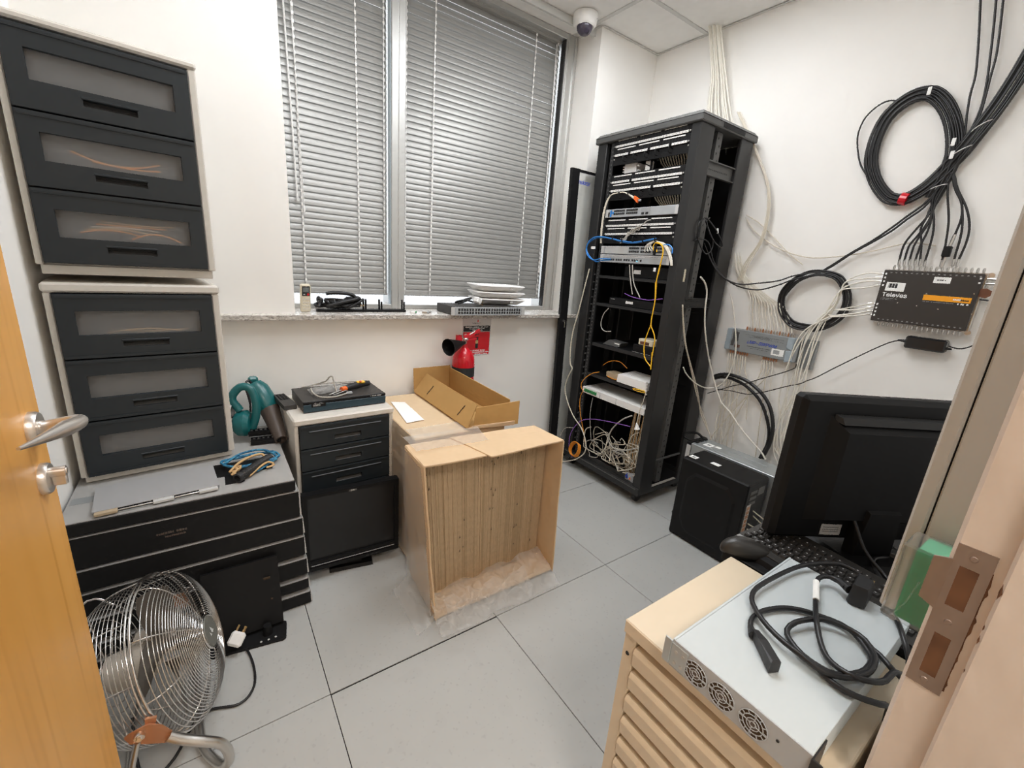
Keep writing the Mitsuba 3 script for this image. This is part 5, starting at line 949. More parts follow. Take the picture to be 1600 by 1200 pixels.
add(t+'__post', [pst(RX, 1.862, RY0, RY0+.020), pst(RX, RX+.012, RY0, RY0+.050)], 'rack_paint')
add(t+'__post', [pst(2.105, RXB, RY0, RY0+.020), pst(RXB-.012, RXB, RY0, RY0+.05)], 'rack_paint')
add(t+'__post', [pst(RX, 1.85, RY1-.020, RY1), pst(RX, RX+.03, RY1-.07, RY1)], 'rack_paint')
add(t+'__post', [pst(2.105, RXB, RY1-.020, RY1), pst(RXB-.012, RXB, RY1-.05, RY1)], 'rack_paint')
add(t+'__rear_panel', [bx(RXB-.006, RXB-.002, RY0+.04, RY1-.04, .1, 2.0)], 'black_paint')
add(t+'__side_panel', [bx(1.85, 2.105, RY1-.008, RY1-.004, .1, 2.0)], 'black_paint')
def hole_rail(x0, x1, y0, y1, z0, z1, axis):
    out = [bx(x0, x1, y0, y1, z0, z1)]
    return out
# 19 inch rails, front pair and the mid pair seen through the open side, with dark square holes
for y0, y1 in ((.300, .3225), (.808, .835)):
    add(t+'__mounting_rail', [bx(RX+.012, RX+.016, y0, y1, .10, 2.0), bx(RX+.012, RX+.05, (y0 if y0 < .5 else y1-.002), (y0+.002 if y0 < .5 else y1), .10, 2.0)], 'rack_paint')
    add(t+'__rail_holes', [bx(RX+.0112, RX+.0122, (y0+y1)/2-.004, (y0+y1)/2+.004, z, z+.008) for z in np.arange(.13, 1.98, .0222)], 'rack_grey')
for x0 in (1.925,):
    add(t+'__mid_rail', [bx(x0, x0+.045, .296, .300, .10, 2.0), bx(x0, x0+.004, .296, .33, .10, 2.0)], 'rack_grey')
    add(t+'__rail_holes', [bx(x0+.010+.014*(k % 2), x0+.019+.014*(k % 2), .2950, .2962, z, z+.009) for k, z in enumerate(np.arange(.16, 1.98, .0335))], 'print_black')
    add(t+'__mid_rail', [bx(x0, x0+.045, .835, .839, .10, 2.0)], 'rack_paint')
for z in (1.795, 1.150, .26):
    hh = .064 if z > 1.5 else .046
    if z < .5: add(t+'__cross_bar', [bx(1.862, 2.105, RY0+.006, RY0+.018, z-.004, z+.006, .002)], 'rack_grey'); continue
    add(t+'__cross_bar', [bx(1.862, 2.105, RY0+.004, RY0+.024, z, z+.005, .001), bx(1.862, 2.105, RY0+.004, RY0+.024, z+hh, z+hh+.006, .001), bx(1.862, 2.105, RY0+.018, RY0+.022, z, z+hh)], 'rack_grey' if z > 1.5 else 'rack_paint')
    add(t+'__bar_holes', [bx(1.875+.016*k, 1.882+.016*k, RY0+.0172, RY0+.0182, z+.030, z+.036) for k in range(12)], 'print_black')
add(t+'__latch', [bx(1.772, 1.80, .905, .908, z, z+.03, .002) for z in (1.86, 1.715)], 'rack_grey')
part_label(add(t+'__tape', [quad_slab((1.812, RY0-.0008, 1.283), (1.828, RY0-.0008, 1.283), (1.826, RY0-.0008, 1.345), (1.812, RY0-.0008, 1.345), .0006)], 'beige_plastic'), 'strip of pale tape on the front post')
for z in np.arange(.2, 1.3, .045): add(t+'__lacing_bar', bx(RX+.02, RX+.05, .85, .875, z, z+.006), 'rack_grey')
# detached glass door leaning on the wall behind the rack
t = thing('rack_door', 'tall black framed glass rack door leaning against the back wall behind the rack', 'door')
dq = lambda x, s, dy=0: (x, .958+.055*s+dy, .03+1.847*s)
def dbar(xa, xb, sa, sb, th=.022): 
    return hull([dq(xa, sa, -th/2), dq(xb, sa, -th/2), dq(xb, sb, -th/2), dq(xa, sb, -th/2), dq(xa, sa, th/2), dq(xb, sa, th/2), dq(xb, sb, th/2), dq(xa, sb, th/2)])
add(t+'__frame', [dbar(1.632, 1.690, 0, 1), dbar(2.18, 2.225, 0, 1), dbar(1.690, 2.18, 0, .03), dbar(1.690, 2.18, .993, 1, .012)], 'black_paint')
add(t+'__pane', [sheet([[dq(1.688, .028), dq(2.182, .028)], [dq(1.688, .997), dq(2.182, .997)]])], 'rack_glass')
k = add(t+'__lock', [cyl(dq(1.662, .515, -.011), dq(1.662, .515, -.020), .007, 14), bx(1.660, 1.664, .960, .967, .945, .975, .0008), cyl((1.662, .962, .945), (1.662, .9628, .945), .006, 12)], 'steel'); part_label(k, 'small metal lock with a key in it')
add(t+'__glass_print', [letters('spolan', .022, dq(1.79, .958, -.002), (-1, 0, 0), (0, 0, 1), .0006, True)], 'print_blue')

# ---- equipment
FX = RX+.006    # face plane of the mounted panels
def strip(y0, y1, z0, z1, d=.0022, x=None): x = FX if x is None else x; return bx(x-d, x, y0, y1, z0, z1)
PY0, PY1 = .323, .808
def patch_panel(zc, say, gaps=()):
    t = thing('patch_panel', say, 'patch panel')
    add(t+'__face', [bx(FX, FX+.003, PY0, PY1, zc-.0215, zc+.0215, .0008), bx(FX+.003, FX+.05, .34, .79, zc-.018, zc+.018)], 'black_paint')
    for a, b in ((.352, .478), (.502, .630), (.654, .780)): add(t+'__label_strip', [strip(a, b, zc+.0115, zc+.0175)], 'strip_white')
    k = add(t+'__number_strip', [strip(.338, .793, zc-.0205, zc-.0095)], 'strip_white')
    if gaps: add(t+'__strap', [bx(FX-.006, FX-.0022, g-.007, g+.007, zc-.0225, zc-.008, .001) for g in gaps], 'black_plastic')
    for i in range(24): 
        y = .350+.0182*i+.0012*(i//8)
        add(t+'__port', [bx(FX-.0012, FX+.001, y-.006, y+.006, zc-.0065, zc+.0085)], 'black_gloss')
    add(t+'__number', [bx(FX-.0026, FX-.0022, .350+.0182*i, .354+.0182*i, zc-.017, zc-.0135) for i in range(24)], 'print_grey')
    for y in (.3305, .8005): add(t+'__screw', [lathe([(.0048, 0), (.004, .7), (0, 1)], 10, (FX, y, zc-.014), (-.003, 0, 0))], 'steel')
ords = ('topmost black patch panel in the rack', 'second black patch panel from the top of the rack', 'third patch panel from the top, just below the two white boxes', 'fourth patch panel from the top of the rack', 'fifth patch panel from the top, right below the upper grey switch', 'lowest black patch panel, above the blue cables')
for z, s, gp in zip((1.990, 1.945, 1.806, 1.761, 1.574, 1.529), ords, ((), (.43, .56, .69), (.655,), (.505,), (), ())): patch_panel(z, s, gp)
def manager(z, say):
    t = thing('cable_manager', say, 'cable manager')
    add(t+'__face', [bx(FX+.004, FX+.007, PY0, PY1, z-.021, z+.021, .0008)], 'black_paint')
    for y in (.42, .50, .565, .64, .71): add(t+'__ring', [tube([(FX+.004, y, z+.012), (FX-.030, y-.006, z+.014), (FX-.036, y-.008, z), (FX-.030, y-.010, z-.014), (FX-.012, y-.012, z-.012)], .0028, 6)], 'black_plastic', 40)
    for y in (.3305, .8005): add(t+'__screw', [lathe([(.0048, 0), (.004, .7), (0, 1)], 10, (FX+.004, y, z+.012), (-.003, 0, 0))], 'steel')
manager(1.900, 'black cable manager bar under the top pair of patch panels'); manager(1.716, 'black cable manager bar under the second pair of patch panels'); manager(1.484, 'black cable manager bar above the lower grey switches')
for i, (y0, y1, z0, z1, d, say) in enumerate(((.657, .742, 1.836, 1.888, .10, 'larger white box standing in the upper rack gap'), (.562, .597, 1.834, 1.884, .03, 'smaller narrow white box in the upper rack gap'))):
    t = thing('junction_box', say, 'box')
    add(t+'__body', [bx(FX+.03, FX+.03+d, y0, y1, z0, z1, .003)], 'white_plastic')
    add(t+'__tab', [bx(FX+.028, FX+.045, y1, y1+.008, z0+.008+.013*k, z0+.014+.013*k, .001) for k in range(3)] if i == 0 else [bx(FX+.026, FX+.03, y0-.012, y0-.002, z0-.002, z1)], 'white_plastic' if i == 0 else 'black_plastic')
    if i == 1: add(t+'__dark_band', [hull([(FX+.0292, y1-.002, z1-.012), (FX+.0292, y1-.002, z1-.018), (FX+.0292, y0+.002, z0+.018), (FX+.0292, y0+.002, z0+.024), (FX+.0305, y1-.01, z1-.02)])], 'black_plastic')
add(rk+'__shelf', [bx(FX+.01, FX+.20, .33, .80, 1.829, 1.832)], 'black_paint')
single('small_connector', [bx(FX+.02, FX+.035, .632, .642, 1.862, 1.87, .001), bx(FX+.02, FX+.035, .628, .638, 1.84, 1.845, .001)], 'white_plastic', 'tiny white connector between the two white boxes in the rack', 'connector')
# grey cables behind the gaps (fans of lines going up the back)
for z0, z1, n, say, key in ((1.832, 1.93, 14, 'grey cables fanning out behind the top pair of patch panels', 'a'), (1.655, 1.745, 14, 'grey cables fanning out behind the second pair of patch panels', 'b')):
    for i in range(n):
        y = .345+.0155*i
        single('panel_cable', tube([(FX+.14, .40+.008*i, z0-.01), (FX+.11, y+.01, (z0+z1)/2), (FX+.06, y, z1)], .0034, 6, step=.03), 'cable_cream', say, 'cable', 'grey cables behind the '+('top' if key == 'a' else 'second')+' panels', 50)
def switch(key, say, z0, z1, mat, ports, extra):
    t = thing('network_switch', say, 'network switch')
    add(t+'__case', [bx(FX-.004, FX+.20, PY0+.018, PY1-.022, z0, z1, .0012)], mat)
    for y0, y1 in ((PY0, PY0+.018), (PY1-.022, PY1)): add(t+'__ear', [bx(FX-.005, FX-.002, y0, y1, z0, z1, .0006)], 'grey_light')
    for y, z in ports: add(t+'__port', [bx(FX-.0052, FX-.003, y-.0058, y+.0058, z-.0052, z+.0052)], 'print_black')
    extra(t)
def e1(t):
    part_label(add(t+'__dark_panel', [strip(.490, .553, 1.606, 1.646, .0012, FX-.004)], 'device_grey2'), 'darker grey panel'); add(t+'__slot', [strip(.502+.026*i, .520+.026*i, 1.610, 1.622, .0018, FX-.004) for i in range(2)], 'print_black')
    add(t+'__led_strip', [strip(.760, .772, 1.608, 1.642, .0015, FX-.004), strip(.745, .757, 1.622, 1.634, .0015, FX-.004)], 'cable_blue'); add(t+'__console_port', [strip(.776, .786, 1.610, 1.632, .0015, FX-.004)], 'print_black')
switch('s1', 'upper grey network switch in the rack, between the patch panels', 1.604, 1.648, 'device_grey', [(.738-.0135*i-.009*(i//6), 1.637-.015*j) for i in range(12) for j in range(2)], e1)
switch('s2', 'middle grey network switch with yellow and white cables plugged in', 1.405, 1.449, 'device_grey', [(.590-.0140*i-.010*(i//5), 1.438-.017*j) for i in range(15) for j in range(2)], lambda t: add(t+'__bezel', [strip(.600, .770, 1.408, 1.446, .0015, FX-.004)], 'grey_light'))
def e3(t):
    add(t+'__top_bar', [strip(.345, .785, 1.388, 1.401, .0015, FX-.004)], 'grey_light'); add(t+'__vent', [strip(.35, .78, 1.392+.004*k, 1.3935+.004*k, .002, FX-.004) for k in range(2)], 'print_grey')
    part_label(add(t+'__lamp', [strip(.524, .534, 1.366, 1.374, .004, FX-.004)], 'led_blue'), 'pale blue indicator lamp')
switch('s3', 'lowest grey network switch with blue cables at its left end', 1.358, 1.402, 'device_grey', [(.735-.0165*i-.008*(i//3), 1.374) for i in range(13)], e3)
def shelf(z, say, x0=RX+.012, d=.36, th=.016):
    t = thing('rack_shelf', say, 'shelf')
    add(t+'__plate', [bx(x0, x0+d, .33, .80, z-.003, z)], 'black_paint'); add(t+'__front_lip', [bx(x0, x0+.003, .325, .806, z-th, z+.001, .001)], 'rack_paint')
shelf(1.281, 'uppermost black shelf in the rack, under the black box with a white label')
shelf(1.118, 'second black shelf in the rack, under the flat black device'); shelf(.872, 'third black shelf in the rack, carrying the beige converter', RX+.02, .36, .02); shelf(.678, 'lowest black shelf in the rack, carrying the white box', RX+.012, .36, .018)
t = thing('rack_device', 'black box with a white label on the uppermost shelf of the rack', 'device')
add(t+'__case', [bx(FX+.035, FX+.25, .330, .640, 1.282, 1.345, .002)], 'black_plastic'); add(t+'__label', [bx(FX+.0335, FX+.035, .525, .573, 1.303, 1.325)], 'white_label')
t = thing('rack_device', 'flat black device with a white label on the second shelf of the rack', 'device')
add(t+'__case', [bx(FX+.02, FX+.25, .335, .715, 1.119, 1.160, .002)], 'black_paint'); add(t+'__label', [bx(FX+.0185, FX+.02, .535, .588, 1.136, 1.150)], 'white_label'); add(t+'__print', dashes(.035, .004, (FX+.0198, .705, 1.150), (0, -1, 0), (0, 0, 1), 2), 'print_grey')
t = thing('media_converter', 'small beige converter box on the third shelf of the rack', 'device')
add(t+'__case', [bx(FX+.035, FX+.13, .372, .470, .921, .955, .003)], 'beige_plastic'); add(t+'__front', [bx(FX+.0335, FX+.035, .395, .455, .926, .942)], 'tag_brown'); add(t+'__ports', [bx(FX+.033, FX+.0336, .418-.011*k, .424-.011*k, .929, .938) for k in range(3)], 'print_black')
t = thing('power_unit', 'black power unit under the beige converter on the third shelf', 'device'); add(t+'__case', [bx(FX+.03, FX+.16, .34, .50, .873, .919, .004)], 'black_plastic'); add(t+'__edge_light', [bx(FX+.0292, FX+.03, .37, .50, .874, .8755)], 'grey_light')
t = thing('adapter_lump', 'grey and dark adapter with a small label at the left of the third shelf', 'adapter')
add(t+'__body', [hull([(FX+.04, .62, .873), (FX+.04, .74, .873), (FX+.12, .62, .873), (FX+.12, .74, .873), (FX+.05, .60, .90), (FX+.05, .70, .905), (FX+.11, .60, .90), (FX+.11, .70, .905)])], 'rack_grey'); add(t+'__label', [bx(FX+.045, FX+.046, .612, .650, .877, .895)], 'white_label')
t = thing('small_switch', 'tan rounded box with orange leads on the lowest shelf', 'device'); add(t+'__case', [rbx(FX+.03, FX+.11, .575, .675, .683, .712, .012)], 'tan_plastic'); part_label(add(t+'__orange_lead', [tube([(FX+.028, .655, .686), (FX+.022, .62, .683), (FX+.022, .585, .683), (FX+.03, .56, .69)], .003, 6)], 'cable_orange', 50), 'orange lead')
t = thing('modem', 'white flat modem box on the lowest shelf of the rack', 'device')
add(t+'__case', [hull([(FX+.0, .338, .682), (FX+.0, .556, .682), (FX+.15, .338, .682), (FX+.15, .556, .682), (FX+.004, .340, .727), (FX+.004, .554, .727), (FX+.15, .340, .735), (FX+.15, .554, .735)])], 'white_plastic'); add(t+'__mark', [bx(FX+.05, FX+.052, .47, .495, .7296, .7305)], 'print_grey')
single('yellow_lead_coil', [tube([(FX-.002, .345, .672), (FX-.006, .40, .668), (FX-.002, .43, .672), (FX-.006, .40, .678), (FX-.002, .345, .680)], .0028, 6, closed=True)], 'cable_yellow', 'small loop of yellow cable under the white modem', 'cable', smooth=50)
t = thing('fibre_panel', 'white fibre patch tray with green connectors sticking out near the rack bottom', 'patch panel')
add(t+'__tray', [hull([(FX-.010, PY0, .545), (FX-.010, PY1+.006, .545), (FX+.20, PY0, .545), (FX+.20, PY1+.006, .545), (FX-.010, PY0, .583), (FX-.010, PY1+.006, .583), (FX+.20, PY0, .586), (FX+.20, PY1+.006, .586)])], 'white_plastic')
for i in range(5): add(t+'__adapter', [bx(FX-.018, FX-.010, .785-.022*i-.008, .785-.022*i+.008, .556, .574, .001)], 'terminal_green')
add(t+'__seam', [bx(FX-.0108, FX-.0098, y-.0008, y+.0008, .547, .581) for y in (.66, .53)], 'print_grey'); add(t+'__pull', [bx(FX-.014, FX-.010, .655, .663, .553, .570, .001), bx(FX-.014, FX-.010, .525, .533, .549, .560, .001)], 'grey_light')
for i in range(5): single('loose_tape', [bx(RX-.001, RX+.012, .332+.002*i, .339+.002*i, z, z+.009, .001) for z in (.66+.017*i,)], 'white_plastic', 'white cage nut on the front right rail beside the modem', 'cage nut', 'white cage nuts by the modem')
# cables of the rack front
def wire(base, key, r, mat, say, grp=None, extra=None): return single(base, tube(WIRE[key], r, 7), mat, say, 'cable', grp, 50)
for i in range(3): wire('patch_cord', f'grey_up_{i}', .0030, 'cable_cream', 'beige network cord curving up the left of the rack front', 'beige cords at the left of the rack front')
t = thing('network_plug', 'orange booted network plug hanging among the upper rack cords', 'plug'); c0 = np.array(WIRE['grey_up_0'][-1]); add(t+'__boot', [hull([c0+[-.006, .004, .012], c0+[.006, .004, .012], c0+[-.006, .006, -.004], c0+[.006, .006, -.004], c0+[-.006, -.028, -.006], c0+[.006, -.028, -.006], c0+[-.006, -.020, -.026], c0+[.006, -.020, -.026]])], 'orange_plastic'); add(t+'__plug', [bx(c0[0]-.005, c0[0]+.005, c0[1]-.040, c0[1]-.026, c0[2]-.018, c0[2]-.008, .001)], 'device_grey')
for i in range(3): wire('blue_cable', f'blue_{i}', .0034, 'cable_blue', ('upper blue network cable looping round the left of the grey switches', 'lower blue network cable looping round the left of the grey switches', 'short blue cable at the right end of the middle switch')[i])
single('cable_tag', [bx(1.722, 1.730, .838, .868, 1.428, 1.443, .001)], 'white_label', 'white tag on the blue cable loop left of the grey switches', 'label')
single('grey_cable_knot', [tube([(1.735, .655-.12*s-.012*math.sin(9*s), 1.475+.075*s+.012*math.cos(14*s+k)) for s in np.linspace(0, 1, 12)], .0036, 7) for k in (0, 1.6, 3.1)] + [tube([(1.733, .565, 1.525), (1.728, .55, 1.54), (1.73, .52, 1.552), (1.733, .49, 1.575), (1.738, .47, 1.58)], .003, 7)], 'cable_grey', 'knotted grey cable hanging over the lowest patch panel', 'cable', smooth=50)
for i in range(4): wire('white_cord', f'white_patch_{i}', .0027, 'cable_white', 'white cord arching out of the middle grey switch', 'white cords of the middle switch')
wire('yellow_cable', 'yellow_0', .0032, 'cable_yellow', 'yellow cable dropping from the middle switch, ending left of its twin', None); wire('yellow_cable', 'yellow_1', .0032, 'cable_yellow', 'yellow cable dropping from the middle switch, ending at the right post', None)
single('cable_tag', [bx(1.712, 1.716, .372, .386, 1.322, 1.342, .0008)], 'white_label', 'white tag on the yellow cables below the switches', 'label')
single('velcro_strap', [cyl((1.716, .398, 1.402), (1.716, .395, 1.46), .007, 10)], 'black_plastic', 'black strap binding the yellow cables at the switch', 'strap')
wire('purple_cable', 'purple_0', .0026, 'cable_purple', 'purple cable above the flat black device'); wire('purple_cable', 'purple_1', .0030, 'cable_purple', 'purple cable arching over the tangle at the rack bottom')
for i in range(2): wire('black_lead', f'pipe_{i}', .0034, 'cable_grey', 'grey lead hanging below the grey switches', 'grey leads below the switches')
wire('grey_cable', 'loopgrey', .0030, 'cable_grey', 'grey cable looping down on the left between the second and third shelf')
wire('grey_cable', 'doorcable', .0042, 'cable_cream', 'thick pale cable hanging down beside the glass rack door'); wire('orange_cable', 'orange_0', .0026, 'cable_orange', 'orange fibre lead running down the left rack post')
single('orange_coil', [tube([(q[0]-.004*k, q[1]+.004*k, q[2]+.003*k) for q in WIRE['orange_coil'][:-1]], .003, 7, closed=True) for k in range(4)], 'cable_orange', 'small coil of orange fibre lead at the rack bottom left', 'cable', smooth=50)
wire('orange_cable', 'orange_arc', .0022, 'cable_orange', 'thin orange lead arching behind the white modem')
wire('grey_cable', 'white_arc', .0042, 'cable_grey', 'thick grey cable bending round in the rack bottom'); wire('grey_cable', 'thin_drop', .0022, 'cable_cream', 'thin cream lead hanging from the right end of the fibre tray'); wire('grey_cable', 'thin_drop2', .0022, 'cable_cream', 'thin cream lead falling from the white funnel to the rack floor')
wire('grey_cable', 'vert_0', .0024, 'cable_grey', 'thin grey lead hanging under the fibre tray'); wire('grey_cable', 'arc_l', .0030, 'cable_grey', 'grey cable arching out at the lower left of the rack')
c0 = WIRE['thin_drop'][-1]
single('cable_boot', [lathe([(.003, 0), (.007, .3), (.017, 1), (0, 1)], 16, (c0[0], c0[1], c0[2]+.012), (.002, -.008, -.036))], 'white_plastic', 'white funnel-shaped cable boot at the lower right of the rack', 'cable boot', smooth=40)
# tangle on the rack floor
rr = random.Random(77)
for i in range(26):
    y0 = rr.uniform(.36, .72); x0 = rr.uniform(RX+.03, RX+.13)
    n = rr.randint(5, 8); pts = []
    cx, cy, cz = x0, y0, .12+.03*rr.random()
    rx, rz = rr.uniform(.05, .13), rr.uniform(.03, .11)
    a0, tl = rr.uniform(0, 6.28), rr.uniform(-.9, .9)
    for k in range(n):
        a = a0+k*rr.uniform(.55, .95)
        pts.append((max(RX+.004, cx+rx*.5*math.cos(a)*abs(math.sin(tl))+rr.uniform(-.02, .03)), min(.78, max(.335, cy+rx*math.cos(a))), max(.092, cz+rz*(1+math.sin(a)))))
    single('tangled_cable', tube(pts, rr.choice((.0030, .0034, .0038)), 6), rr.choice(('cable_cream', 'cable_cream', 'cable_grey')), 'beige cable in the tangle on the floor of the rack', 'cable', 'tangled cables on the rack floor', 50)
for i in range(12):
    y = .36+.011*i
    single('riser_cable', tube([(FX+.10+.004*(i % 4), y, .10), (FX+.12, y+.012, .30), (FX+.10+.01*(i % 3), y-.004, .52)], .0036, 6, step=.04), 'cord_tan' if i % 2 else 'cable_cream', 'tan cable rising from the rack floor under the fibre tray', 'cable', 'tan cables rising at the right of the rack bottom', 50)
t = thing('plastic_bag', 'small printed plastic bag at the rack floor, right corner', 'bag')
add(t+'__bag', [hull([(RX+.03, .345, .10), (RX+.03, .405, .10), (RX+.07, .35, .10), (RX+.035, .35, .165), (RX+.035, .41, .150), (RX+.06, .40, .14), (RX+.02, .375, .125)])], 'device_grey'); add(t+'__print', [hull([(RX+.0215, .385, .12), (RX+.024, .405, .13), (RX+.027, .39, .155), (RX+.020, .378, .13)])], 'print_blue'); add(t+'__print', [hull([(RX+.0205, .374, .12), (RX+.0235, .36, .125), (RX+.025, .365, .14), (RX+.0215, .366, .128)])], 'orange_plastic')
# cable management strip in the rack side
single('cable_duct', [bx(1.985, 2.005, .40, .43, .10, .62, .002)], 'cable_white', 'white vertical strip inside the open rack side', 'strip')
for k, say in (('rackloop', 'black cable loop hanging on the open side of the rack, larger'), ('rackloop2', 'narrow black cable loop with a white tag on the rack side'), ('rackloop3', 'black cable running down the open side of the rack to the wall')): wire('black_cable', k, .0036, 'cable_black', say)
single('cable_tag', [tube(WIRE['rackloop2'][1:3][::-1] if False else [np.array(WIRE['rackloop2'][2])+[0, 0, .016], np.array(WIRE['rackloop2'][2])+[.008, 0, -.006]], .0052, 8, raw=True)], 'white_label', 'white tag on the narrow black loop at the rack side', 'label')

# ---------------------------------------------------------------- right wall: multiswitches, cables
def fconn(p, d, l=.020, r=.0048):
    d = np.array(d, float)
    return lathe([(r*.75, 0), (r*.75, .25), (r, .25), (r, .75), (r*.6, .8), (r*.6, 1), (0, 1)], 8, p, d*l)
t = thing('multiswitch', 'large brown-black satellite multiswitch with an orange strip on the right wall', 'multiswitch')
mx, my0, my1, mz0, mz1 = 2.215, -.731, -.427, 1.183, 1.400
add(t+'__base_plate', [bx(2.236, 2.2695, my0-.006, my1+.006, mz0-.004, mz1+.004, .002)], 'steel')
add(t+'__cover', [bx(mx, 2.236, my0, my1, mz0, mz1, .0025)], 'multi_brown')
add(t+'__logo', [letters('Televes', .0165, (mx-.0002, -.4415, 1.290), (0, -1, 0), (0, 0, 1), .0007, True)], 'print_white')
part_label(add(t+'__orange_strip', [bx(mx-.0008, mx, -.719, -.578, 1.288, 1.309)], 'orange_label'), 'orange printed strip')
add(t+'__strip_print', dashes(.022, .007, (mx-.0009, -.668, 1.295), (0, -1, 0), (0, 0, 1), 3)+[], 'print_white'); add(t+'__strip_print', dashes(.028, .006, (mx-.0009, -.690, 1.294), (0, -1, 0), (0, 0, 1), 5), 'slot_dark')
add(t+'__fine_print', dashes(.055, .0035, (mx-.0001, -.442, 1.281), (0, -1, 0), (0, 0, 1), 8)+dashes(.035, .003, (mx-.0001, -.442, 1.276), (0, -1, 0), (0, 0, 1), 9)+dashes(.095, .003, (mx-.0001, -.58, 1.281), (0, -1, 0), (0, 0, 1), 10), 'print_grey')
add(t+'__marks', dashes(.032, .007, (mx-.0001, -.684, 1.279), (0, -1, 0), (0, 0, 1), 12), 'print_white')
add(t+'__barcode_label', [bx(mx-.0008, mx, -.511, -.447, 1.314, 1.350)], 'white_label'); add(t+'__barcode', [bx(mx-.0012, mx-.0008, -.457-.0032*i-.0015*(i % 3), -.4555-.0032*i, 1.327, 1.345) for i in range(9)], 'print_black')
add(t+'__white_label', [bx(mx-.0008, mx, -.644, -.593, 1.357, 1.381)], 'white_label'); add(t+'__label_print', dashes(.028, .0045, (mx-.0009, -.603, 1.367), (0, -1, 0), (0, 0, 1), 14), 'print_black')
for y, z in ((-.50, 1.305), (-.503, 1.268), (-.567, 1.262), (-.634, 1.256), (-.655, 1.309), (-.585, 1.313), (-.72, 1.325), (-.733, 1.25)): add(t+'__rivet', [cyl((mx, y, z), (mx-.0012, y, z), .0022, 8)], 'steel')
for side, n, a, b, dz in ((0, 17, -.452, -.722, 1), (1, 17, -.455, -.715, -1)):
    for i in range(n):
        y = a+(b-a)*i/(n-1)
        add(t+'__connector', fconn((2.236, y, mz1+.004 if dz > 0 else mz0-.004), (0, 0, dz), .018), 'steel', 40)
        add(t+'__port_mark', [bx(mx-.0004, mx, y-.003, y+.003, (mz1-.012 if dz > 0 else mz0+.008), (mz1-.008 if dz > 0 else mz0+.012))], 'print_grey')
yl = []
for z in (1.384, 1.368, 1.352, 1.336, 1.255, 1.239, 1.223, 1.207):
    add(t+'__connector', fconn((2.234, my1+.004, z), (0, 1, 0), .026, .0046), 'steel', 40); yl.append(z)
    add(t+'__square', [bx(mx-.0005, mx, my1-.012, my1-.006, z-.004, z+.004)], 'print_white')
for z in (1.383, 1.366):
    add(t+'__connector', fconn((2.234, my0-.006, z), (0, -1, 0), .034, .005), 'steel', 40); add(t+'__square', [bx(mx-.0005, mx, my0+.004, my0+.010, z-.003, z+.003)], 'print_white')
add(t+'__lug', [cyl((2.25, my0-.012, mz1-.004), (2.2445, my0-.012, mz1-.004), .011, 16), cyl((2.25, my0-.004, mz0-.006), (2.2445, my0-.004, mz0-.006), .009, 16)], 'steel', 40)
part_label(add(t+'__tag', [hull([(2.222, -.725, 1.345), (2.222, -.722, 1.318), (2.2235, -.725, 1.345), (2.224, -.748, 1.348), (2.224, -.752, 1.312), (2.225, -.768, 1.336), (2.225, -.768, 1.326)])], 'tag_brown'), 'brown hanging tag')
add(t+'__black_stub', [cyl((2.234, my0-.006, 1.306), (2.234, my0-.042, 1.304), .003, 8)], 'cable_black')
# black power brick under it
t = thing('power_adapter', 'black power brick fixed to the wall under the large multiswitch', 'power adapter')
add(t+'__body', [bx(2.222, 2.2695, -.692, -.563, 1.086, 1.137, .006)], 'black_gloss'); add(t+'__cord_boot', [cyl((2.245, -.563, 1.112), (2.245, -.535, 1.112), .0075, 10, .0035), cyl((2.245, -.692, 1.105), (2.245, -.708, 1.105), .006, 10, .003)], 'cable_black')
# grey multiswitch
t = thing('multiswitch', 'long grey multiswitch with blue lettering on the wall beside the rack', 'multiswitch')
gx, gy0, gy1, gz0, gz1 = 2.222, -.172, .178, .928, 1.050
add(t+'__body', [bx(gx, 2.2695, gy0, gy1, gz0, gz1, .003)], 'slate_grey')
add(t+'__end_cap', [bx(2.232, 2.2695, gy1, .213, .926, 1.048, .004), bx(2.228, 2.2695, .180, .190, .97, 1.0, .002)], 'slate_blue')
add(t+'__clip', [hull([(gx-.004, -.118, 1.046), (gx-.004, -.146, 1.050), (gx-.004, -.118, .998), (gx-.004, -.140, .990), (gx, -.116, 1.048), (gx, -.150, 1.051), (gx, -.116, .99), (gx, -.146, .984)]), hull([(gx-.004, -.120, .975), (gx-.004, -.140, .980), (gx-.004, -.122, .922), (gx-.004, -.158, .935), (gx, -.118, .978), (gx, -.145, .985), (gx, -.12, .92), (gx, -.160, .93)])], 'slate_blue')
part_label(add(t+'__side_unit', [bx(2.244, 2.2695, -.242, -.172, .905, 1.052, .003)], 'slate_grey'), 'flat grey side unit'); add(t+'__side_screw', [cyl((2.244, -.232, z), (2.241, -.232, z), .004, 10) for z in (.918, 1.035)], 'print_grey')
add(t+'__logo', [letters('LMP-SWPWM', .0165, (gx-.0002, .086, .983), (0, -1, 0), (.0, -.22, 1), .0007, True)], 'print_blue')
add(t+'__badge', [bx(gx-.0006, gx, .118, .150, .958, .964), bx(gx-.0006, gx, .118, .150, .950, .956)], 'tag_brown')
add(t+'__plan', [bx(gx-.0005, gx, .135, .168, .985, 1.034), bx(gx-.0005, gx, .155, .172, .955, .985)], 'rack_grey'); add(t+'__rule', [bx(gx-.0005, gx, -.10, .10, 1.028, 1.0295), bx(gx-.0005, gx, -.10, .08, 1.016, 1.017)], 'rack_grey'); add(t+'__fine_print', dashes(.12, .004, (gx-.0001, .08, .966), (0, -1, 0), (0, 0, 1), 3)+dashes(.10, .004, (gx-.0001, .06, 1.021), (0, -1, 0), (0, 0, 1), 4)+dashes(.10, .003, (gx-.0001, .06, .957), (0, -1, 0), (0, 0, 1), 5), 'rack_grey')
